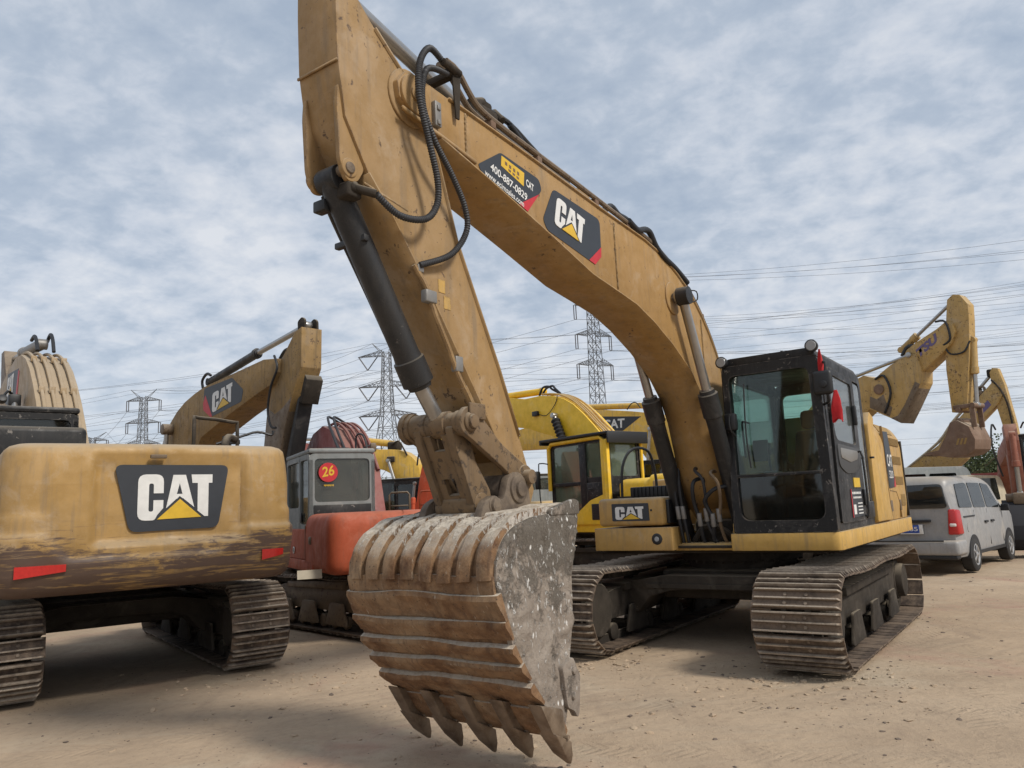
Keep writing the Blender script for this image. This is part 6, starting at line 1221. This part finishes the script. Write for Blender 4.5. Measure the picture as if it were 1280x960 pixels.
for y in ys_:
    H_ = van_section(y); row = []
    nar = 1-.10*max(0, (abs(y)-1.75)/.37)**2
    for k in range(33):
        t = -1+2*k/32; s = abs(t)
        # from sill up over the roof
        prof = [(0, .80, .30), (.12, .83, .36), (.3, .845, .62), (.42, .84, .90), (.50, .825, 1.12), (.66, .755, None), (.76, .715, None), (.84, .64, None), (1, 0, None)]
        u = 1-s; q = None
        for (a, wa, ha), (b_, wb, hb) in zip(prof, prof[1:]):
            if a <= u <= b_:
                f = (u-a)/(b_-a)
                def hh(aa, h): return h if h is not None and h < H_-.05 else (H_-.02 if aa == .84 else (H_-.07 if aa == .76 else (min(H_-.17, 1.60) if aa == .66 and H_ > 1.3 else (H_ if aa == 1 else H_-.06))))
                x = wa+(wb-wa)*f; z = hh(a, ha)+(hh(b_, hb)-hh(a, ha))*f; q = (x, z); break
        row.append((math.copysign(q[0]*nar, t), y, q[1]))
    rows.append(row)
g = G(); rows = [[(p[0]*.8, p[1]-.01, .30+(p[2]-.30)*.88) for p in rows[0]]]+rows+[[(p[0]*.6, p[1]-.05, .32+(p[2]-.32)*.6) for p in rows[-1]]]
g.grid(rows); bm = g.bm; bm.verts.ensure_lookup_table()
for r_ in (0, len(rows)-1): bm.faces.new([bm.verts[r_*33+i] for i in range(33)])
bm.faces.new([bm.verts[j*33] for j in range(len(rows))]+[bm.verts[j*33+32] for j in range(len(rows)-1, -1, -1)])
bmesh.ops.recalc_face_normals(bm, faces=bm.faces); vb = obj('body', g, 'silver_paint', V, sharp=48)
def side_x(y, z):                                            # outer skin of the right side
    z = max(.3, z); return (.845-.005*abs(z-.62)/.3 if z < .9 else .84-(z-.9)*.068) if z < 1.12 else .825-(z-1.12)*.146
def skin(name, pts, mat, off, sx=1, parent=None, th=.012):
    g = G(); n = len(pts)
    vs = [(sx*(side_x(p[0], p[1])+off), p[0], p[1]) for p in pts]+[(sx*(side_x(p[0], p[1])+off-th), p[0], p[1]) for p in pts]
    g.add(vs, [tuple(range(n)), tuple(range(2*n-1, n-1, -1))]+[(i, (i+1) % n, n+(i+1) % n, n+i) for i in range(n)]); return obj(name, g, mat, parent or vb)
for sx in (1, -1):
    for pts in ([(-1.88, 1.17), (-1.06, 1.15), (-1.06, 1.59), (-1.20, 1.61), (-1.80, 1.59)], [(-.96, 1.15), (-.13, 1.13), (-.13, 1.60), (-.96, 1.61)], [(-.04, 1.13), (.86, 1.10), (.90, 1.14), (.60, 1.42), (.46, 1.56), (-.04, 1.60)]):
        skin('side_window', rnd(pts, .05, 3), 'glass_van', .010, sx)
    skin('quarter_window', [(.95, 1.10), (1.08, 1.09), (.94, 1.18)], 'glass_van', .010, sx)
    for y in (-1.01, -.085, .93): skin('door_seam', [(y-.006, .42), (y+.006, .42), (y+.006, 1.10), (y-.006, 1.10)], 'black_plastic', .004, sx, th=.01)
    skin('slide_rail', [(-1.75, .985), (-1.02, .985), (-1.02, 1.01), (-1.75, 1.01)], 'black_plastic', .012, sx, th=.014)
    for y in (-.28, .18): skin('door_handle', rnd([(y-.12, .84), (y+.10, .84), (y+.10, .88), (y-.12, .88)], .012, 2), 'black_plastic', .025, sx, th=.03)
    skin('fuel_cap', circle(-1.55, .80, .08, 20), 'silver_paint', .006, sx, th=.008)
    skin('sill_trim', [(-1.0, .30), (1.1, .30), (1.1, .36), (-1.0, .36)], 'black_plastic', .008, sx, th=.02)
    g = G(); g.hexa([(sx*.83, 1.02, 1.02), (sx*.99, 1.0, 1.02), (sx*.99, 1.08, 1.02), (sx*.83, 1.10, 1.02)], [(sx*.84, 1.02, 1.16), (sx*.98, 1.0, 1.16), (sx*.98, 1.06, 1.16), (sx*.84, 1.08, 1.16)], .02); obj('side_mirror', g, 'black_plastic', vb)
    for y in (-1.30, 1.36):                                  # wheel well, tyre, rim
        wx = sx*.74; g = G(); aa = [math.pi*k/16 for k in range(17)]
        arch = [(y+math.cos(a)*.365, .30+math.sin(a)*.365) for a in aa]; skin('wheel_arch', arch+[(y-.365, .26), (y+.365, .26)], 'rubber', .012, sx, th=.35)
        g = G(); g.lathe((wx-sx*.09, y, .305), (wx+sx*.125, y, .305), [(0, .2), (.02, .275), (.12, .30), (.5, .307), (.88, .30), (.98, .275), (1, .20), (.93, .19)], 32); wh = obj('wheel', g, 'tyre', V)
        g = G(); g.lathe((wx-sx*.02, y, .305), (wx+sx*.125, y, .305), [(0, .19), (.95, .195), (1, .185), (.93, .165), (.85, .15)], 28); g.cyl((wx+sx*.0, y, .305), (wx+sx*.132, y, .305), .05, n=16, bev=.006)
        for k in range(5):
            a = 2*math.pi*k/5; g.hexa([(wx+sx*.04, y+math.cos(a-.3)*.05, .305+math.sin(a-.3)*.05), (wx+sx*.04, y+math.cos(a+.3)*.05, .305+math.sin(a+.3)*.05), (wx+sx*.04, y+math.cos(a+.13)*.17, .305+math.sin(a+.13)*.17), (wx+sx*.04, y+math.cos(a-.13)*.17, .305+math.sin(a-.13)*.17)],
                [(wx+sx*.127, y+math.cos(a-.3)*.05, .305+math.sin(a-.3)*.05), (wx+sx*.127, y+math.cos(a+.3)*.05, .305+math.sin(a+.3)*.05), (wx+sx*.124, y+math.cos(a+.13)*.17, .305+math.sin(a+.13)*.17), (wx+sx*.124, y+math.cos(a-.13)*.17, .305+math.sin(a-.13)*.17)], .005)
        obj('rim', g, 'alloy', wh)
    # tail lamp wraps the corner
    g = G(); g.hexa([(sx*.862, -1.90, .70), (sx*.835, -2.12, .70), (sx*.66, -2.165, .70), (sx*.66, -1.9, .70)], [(sx*.850, -1.93, 1.13), (sx*.81, -2.11, 1.15), (sx*.70, -2.155, 1.15), (sx*.66, -1.9, 1.13)], .03, 3); tl = obj('tail_lamp', g, 'lamp_red', V)
    g = G(); g.hexa([(sx*.835, -2.0, .84), (sx*.80, -2.142, .84), (sx*.70, -2.17, .84), (sx*.7, -2.0, .84)], [(sx*.832, -2.0, .90), (sx*.795, -2.140, .90), (sx*.70, -2.168, .90), (sx*.7, -2.0, .92)], .02); obj('clear_lens', g, 'lamp_clear', tl)
g = G(); g.prism(rnd([(-.70, 1.17), (.70, 1.17), (.64, 1.60), (-.64, 1.60)], .08, 4), -2.15, -2.05, .01, 'y'); obj('rear_window', g, 'glass_van', vb)
g = G(); g.hexa([(-.82, -2.24, .34), (.82, -2.24, .34), (.86, -1.75, .34), (-.86, -1.75, .34)], [(-.82, -2.25, .60), (.82, -2.25, .60), (.86, -1.78, .62), (-.86, -1.78, .62)], .06, 3); obj('rear_bumper', g, 'silver_paint', vb)
g = G(); g.box(-.60, .60, -2.262, -2.24, .585, .61, .006); g.box(-.78, .78, -2.21, -2.0, .27, .345, .02); obj('bumper_trim', g, 'black_plastic', vb)
g = G(); g.box(-.36, .40, -2.20, -2.12, .925, .975, .012); obj('tailgate_handle', g, 'black_plastic', vb)
g = G(); g.box(-.24, .20, -2.185, -2.155, .74, .88, .004); pt = obj('number_plate', g, 'decal_blue', vb)
text(pt, '285', (-.04, -2.188, .775), (.22, 0, 0), (0, 0, .075), 'decal_white', bold=.01)
g = G(); g.box(.19, .26, -2.18, -2.15, .73, .89, .004); g.box(-.26, .26, -2.178, -2.15, .72, .74, .003); obj('plate_frame', g, 'decal_white', vb)
g = G(); g.prism([(2.05, .5), (2.2, .5), (2.2, .34), (2.05, .34)], -.7, .7, .03); obj('front_bumper', g, 'silver_paint', vb)
g = G(); g.plate(rnd([(-.62, 0), (.62, 0), (.52, .48), (-.52, .48)], .05), (0, 1.41, 1.21), (-1, 0, 0), (0, -.83, .62), .0, .012); obj('windscreen', g, 'glass_van', vb)
for sx in (-1, 1): g = G(); g.hexa([(sx*.45, 2.06, .70), (sx*.74, 1.98, .70), (sx*.78, 1.80, .74), (sx*.5, 1.9, .74)], [(sx*.45, 2.03, .82), (sx*.72, 1.93, .86), (sx*.77, 1.75, .90), (sx*.5, 1.85, .88)], .02); obj('headlight', g, 'lamp_clear', vb)

# pale lorry cab and bus behind the van
T_ = thing('bus', 'grey green minibus roof and windows showing above the silver van', 'bus', (10.6, 22.5, 0), R(-75))
g = G(); g.prism(rnd([(-2.6, .45), (2.4, .45), (2.55, 1.3), (2.2, 2.20), (-2.5, 2.24)], [.05, .1, .2, .2, .12]), -.95, .95, .05); tb = obj('body', g, 'cab_grey', T_)
for k in range(4):
    for sx in (-1, 1): g = G(); y = -2.3+k*1.05; g.plate(rnd([(y, 1.5), (y+.92, 1.5), (y+.92, 2.02), (y, 2.02)], .05), (sx*.951, 0, 0), (0, sx, 0) if sx > 0 else (0, 1, 0), (0, 0, 1), .0 if sx > 0 else -.008, .008 if sx > 0 else 0); obj('side_window', g, 'glass_van', tb)
for y in (-1.6, 1.6):
    for sx in (-1, 1): g = G(); g.cyl((sx*.70, y, .38), (sx*.97, y, .38), .38, n=24, bev=.03); obj('wheel', g, 'tyre', T_)
T2 = thing('lorry', 'cream lorry cab top just above the silver van roof', 'lorry', (11.55, 20.6, 0), R(-62))
T2['label'] = 'cream coloured lorry cab whose rounded roof shows between the silver van and the red arm'
g = G(); g.prism(rnd([(-.8, .5), (.9, .5), (1.0, 1.1), (.75, 1.86), (-.75, 1.90)], [.05, .1, .15, .2, .15]), -.9, .9, .08, seg=3); tb = obj('body', g, 'cream_paint', T2)
g = G(); g.plate(rnd([(-.75, 1.25), (.75, 1.25), (.7, 1.8), (-.7, 1.8)], .06), (0, 1.0, 0), (-1, 0, 0), (0, -.28, 1), 0.02, .03); obj('windscreen', g, 'glass_van', tb)
for sx in (-1, 1):
    g = G(); g.plate(rnd([(-.5, 1.25), (.6, 1.25), (.5, 1.8), (-.5, 1.8)], .05), (sx*.901, 0, 0), (0, 1, 0), (0, 0, 1), -.004, .008); obj('side_window', g, 'glass_van', tb)
    g = G(); g.cyl((sx*.62, .2, .38), (sx*.9, .2, .38), .38, n=24, bev=.03); obj('wheel', g, 'tyre', T2); g = G(); g.cyl((sx*.62, -2.4, .38), (sx*.9, -2.4, .38), .38, n=24, bev=.03); obj('wheel', g, 'tyre', T2)
g = G(); g.box(-.9, .9, -3.4, -.9, .7, .85, .02); g.box(-.9, .9, -3.4, -3.35, .85, 1.3, .01); g.box(-.9, -.86, -3.4, -.9, .85, 1.3, .01); g.box(.86, .9, -3.4, -.9, .85, 1.3, .01); obj('flat_bed', g, 'cab_grey', T2)

# board lying between the tracks of the orange machine
g = G(); g.box(-.15, .15, -.012, .012, 0, .11, M=Matrix.Rotation(R(-14), 4, 'X')); bd = obj('wooden_board', g, 'wood_board'); bd.location = (-2.62, 9.75, .80); bd.rotation_euler = (0, 0, R(20)); tag(bd, 'small pale board lodged on top of the track under the orange excavator', 'board')

# ------------------------------------------------------------------ pylons and power lines
def bar(g, a, b, r):
    a, b = Vector(a), Vector(b); d = (b-a).normalized(); u = d.orthogonal().normalized()*r; v = d.cross(u)
    g.add([a+u+v, a-u+v, a-u-v, a+u-v, b+u+v, b-u+v, b-u-v, b+u-v], [(3, 2, 1, 0), (4, 5, 6, 7), (0, 1, 5, 4), (1, 2, 6, 5), (2, 3, 7, 6), (3, 0, 4, 7)])
def pylon(label, X0, Y0, rz, levels, span, base, waist, zw, top, vins, horns, r=.10):
    t = thing('pylon', label, 'pylon', (X0, Y0, 0), rz, 'lattice power pylons on the horizon')
    def w_(z): return base+(waist-base)*min(1, z/zw) if z < zw else waist+(waist*.62-waist)*(z-zw)/(top-zw)
    g = G(); zs = [0]; 
    while zs[-1] < top-2: zs.append(zs[-1]+max(1.9, w_(zs[-1])*1.05))
    zs[-1] = top
    for z0, z1 in zip(zs, zs[1:]):
        a, b = w_(z0)/2, w_(z1)/2; c0 = [(-a, -a, z0), (a, -a, z0), (a, a, z0), (-a, a, z0)]; c1 = [(-b, -b, z1), (b, -b, z1), (b, b, z1), (-b, b, z1)]
        for i in range(4):
            j = (i+1) % 4; bar(g, c0[i], c1[i], r); bar(g, c0[i], c1[j], r*.55); bar(g, c0[j], c1[i], r*.55); bar(g, c1[i], c1[j], r*.55)
    obj('lattice_tower', g, 'pylon_steel', t, stuff=True); ends = []
    for zl in levels:
        g = G(); h = 1.5; a = w_(zl)/2
        for s in (-1, 1):
            n = 6
            for sy in (-1, 1):
                for k in range(n):
                    f, f2 = k/n, (k+1)/n; p = lambda f, up: (s*(a+(span-a)*f), sy*a*(1-f), zl+(h*(1-f) if up else 0))
                    bar(g, p(f, 0), p(f2, 0), r*.7); bar(g, p(f, 1), p(f2, 1), r*.6); bar(g, p(f, 1), p(f2, 0), r*.45); bar(g, p(f, 0), p(f, 1), r*.4)
            for k in range(n): f = k/n; bar(g, (s*(a+(span-a)*f), -a*(1-f), zl), (s*(a+(span-a)*f), a*(1-f), zl), r*.45)
        obj('cross_arm', g, 'pylon_steel', t, stuff=True)
        for s in (-1, 1):
            g = G()
            if vins: bar(g, (s*span*.97, 0, zl), (s*span*.66, 0, zl-4.0), r*1.3); bar(g, (s*span*.30, 0, zl), (s*span*.66, 0, zl-4.0), r*1.3); e_ = (s*span*.66, 0, zl-4.0)
            else: bar(g, (s*span, .25, zl), (s*span, .25, zl-3.6), r*1.2); bar(g, (s*span*.88, .25, zl), (s*span*.88, .25, zl-3.6), r*1.2); bar(g, (s*span, .25, zl-3.6), (s*span*.88, .25, zl-3.6), r*.6); e_ = (s*span*.94, 0, zl-3.7)
            obj('insulator', g, 'insulator', t); ends.append((X0+math.cos(rz)*e_[0], Y0+math.sin(rz)*e_[0], e_[2]))
    g = G()
    for s in (-1, 1): bar(g, (s*.8, 0, top-1), (s*horns, 0, top+3), r*.8); bar(g, (s*.8, 0, top), (s*horns, 0, top+3), r*.6); ends.append((X0+math.cos(rz)*s*horns, Y0+math.sin(rz)*s*horns, top+3))
    obj('peak', g, 'pylon_steel', t); return ends
P1 = pylon('tall lattice pylon with V insulators, left of the big dark bucket cylinder', -36, 217, R(-8), [47, 38, 29.5], 8.6, 11, 3.2, 30, 47.8, True, 4.2, .10)
P2 = pylon('lattice pylon framed by the curved boom and the boom cylinders', 21, 187, R(25), [51, 43.5, 36], 5.2, 10, 3.0, 22, 55, False, 3.2, .085)
P3 = pylon('lattice pylon with horned top above the scraped counterweight', -132, 270, R(0), [45.5, 37.5, 30], 6.2, 10, 3.0, 24, 46.5, False, 4.6, .10)
P4 = pylon('smallest most distant lattice pylon at the far left', -204, 368, R(10), [43, 35], 7, 10, 3.2, 24, 44, False, 6, .12)
nc = [0]
def cable(a, b, sag, r, lab, grp):
    a, b = Vector(a), Vector(b); g = G(); pts = []
    for k in range(25):
        t = k/24; p = a.lerp(b, t); p.z -= sag*4*t*(1-t); pts.append(p)
    g.tube(pts, r, 4, 0); tag(obj('power_cable', g, 'cable'), lab, 'power cable', grp)
ra = ('thin power cable rising across the sky to the upper right', 'power cables rising to the right')
def nexttower(cx, cy, ang, ends, P0, ang0, dz=0):
    out = []
    for e_ in ends:
        d = Vector((e_[0]-P0[0], e_[1]-P0[1])); s = d.x*math.cos(ang0)+d.y*math.sin(ang0); out.append((cx+math.cos(ang)*s*1.25, cy+math.sin(ang)*s*1.25, e_[2]+dz))
    return out
for ends, P0, a0, nx, ny, an, nm_ in ((P2, (21, 187), R(25), 250, 92, R(70), 'pylon under the curved boom'), (P1, (-36, 217), R(-8), 250, 128, R(75), 'tall pylon beside the dark cylinder'), (P3, (-132, 270), 0, 330, 150, R(75), 'horned pylon above the counterweight')):
    for e0, e1 in zip(ends, nexttower(nx, ny, an, ends, P0, a0, 2)):
        e0, e1 = Vector(e0), Vector(e1)+Vector((random.uniform(-14, 14), random.uniform(-10, 10), random.uniform(-9, 12))); d = (e1-e0).normalized(); u = Vector((-d.y, d.x, 0))*.35
        for s in (-1, 1): cable(e0+u*s, e1+u*s*(1.0)+Vector((0, 0, 1.6*s)), 9+random.uniform(-4, 4), .030, 'thin power cable rising to the right from the '+nm_, ra[1])
rb = ('thin power cable running between the pylons low in the sky', 'power cables between the pylons')
for e0, e1 in list(zip(P1, P3)): cable(e0, e1, 6, .04, *rb)
for e0, e1 in list(zip(P3, P4)): cable(e0, e1, 4, .05, 'thin power cable between the horned pylon and the most distant one', rb[1])
rc = ('thin power cable leaving the pylons towards the far left', 'power cables leaving to the left')
for e_ in P3+P1: cable(e_, (e_[0]-260, e_[1]-40+e_[2]*.4, e_[2]-2), 12, .04, *rc)
for e_ in P2[:6]: cable(e_, (e_[0]-330, e_[1]+90, e_[2]-6), 14, .04, 'thin power cable running left from the pylon under the curved boom', rc[1])

# ------------------------------------------------------------------ trees, bushes, far houses
def leaf_mass(bm, c, r, n, s, squash=.8):
    for i in range(n):
        while True:
            p = Vector((random.uniform(-1, 1), random.uniform(-1, 1), random.uniform(-1, 1)))
            if p.length < 1: break
        p = p.normalized()*(p.length**.5); q = Vector(c)+Vector((p.x*r, p.y*r, p.z*r*squash)); nn = Vector((random.gauss(0, 1), random.gauss(0, 1), random.gauss(0, 1)+.6)).normalized(); u = nn.orthogonal().normalized()*s*random.uniform(.6, 1.3); v = nn.cross(u)*.7
        vs = [bm.verts.new(q+u), bm.verts.new(q+v), bm.verts.new(q-u), bm.verts.new(q-v)]; bm.faces.new(vs)
def tree(label, x, y, h, r, mat, n=4400, grp='far trees'):
    t = thing('tree', label, 'tree', (x, y, 0), random.random()*6, grp); g = G()
    g.tube([(0, 0, 0), (.05*h*.2, 0, h*.3), (0, .1, h*.55)], h*.022, 7, 3)
    for k in range(5): a = k*1.3; g.tube([(0, .03, h*(.3+.05*k)), (math.cos(a)*r*.4, math.sin(a)*r*.4, h*.6), (math.cos(a)*r*.7, math.sin(a)*r*.7, h*.75)], h*.008, 5, 2)
    obj('trunk', g, 'bark', t); bm = bmesh.new()
    for k in range(11):
        a = random.random()*6.28; d = random.random()**.5*r*.75; leaf_mass(bm, (math.cos(a)*d, math.sin(a)*d, h*random.uniform(.42, .86)), r*random.uniform(.3, .5), n//11, .085)
    obj('crown', bm, mat, t)
for i, (x, y, h, r, m, l) in enumerate(((30, 52, 4.6, 3.2, 'leaves', 'dark green tree just right of the big excavator engine cover'), (33.5, 53, 4.2, 2.8, 'leaves', 'green tree between the engine cover and the raised brown bucket'),
        (36.5, 56, 4.2, 3.0, 'leaves', 'green tree behind the raised brown bucket'), (46, 70, 4.6, 3.4, 'leaves', 'low tree at the right beside the grey roofs'), (-11.2, 58, 3.9, 3.0, 'dry_leaves', 'olive bush behind the orange hood, nearest the grey cab'), (-8.2, 60, 3.6, 2.8, 'dry_leaves', 'olive bush right of the first, under the distant yellow boom'),
        (-5.0, 61, 3.4, 2.6, 'dry_leaves', 'olive bush behind the orange-red boom'), (7.5, 55, 4.2, 2.6, 'leaves', 'dark bush seen between the yellow cab and the boom cylinder'), (11.0, 57, 4.2, 2.8, 'leaves', 'dark bush seen behind the right boom cylinder'),
        (2.0, 60, 4.4, 2.6, 'leaves', 'small tree top seen between the muddy stick and the yellow cab'), (-17, 60, 3.8, 3, 'dry_leaves', 'bush hidden low behind the counterweight and cab'), (15.5, 60, 4.0, 3, 'leaves', 'dark tree showing through the cab windows'))):
    tree(l, x, y, h, r, m)
def house(label, x, y, rz, w_, d_, h, roof, wall='concrete_wall'):
    t = thing('house', label, 'house', (x, y, 0), rz, 'far low buildings')
    g = G(); g.box(-w_/2, w_/2, -d_/2, d_/2, 0, h); wl = obj('wall', g, wall, t)
    g = G(); g.prism([(-d_/2-.4, h-.1), (d_/2+.4, h-.1), (0, h+roof)], -w_/2-.3, w_/2+.3, .02); obj('roof', g, 'roof_grey', t)
    for k in range(int(w_//2.2)): g = G(); x0 = -w_/2+.8+k*2.2; g.box(x0, x0+1.1, -d_/2-.04, -d_/2+.02, h-1.7, h-.6); obj('window', g, 'window_dark', wl)
house('low grey roofed building behind the red arm', 41, 66, R(-12), 8, 5, 2.9, 1.2); house('pale shed with a gable roof right of the raised bucket', 37.5, 61, R(70), 5, 4, 2.6, 1.3); house('long grey roofed building at the right edge', 56, 78, R(-20), 12, 6, 3.2, 1.2)
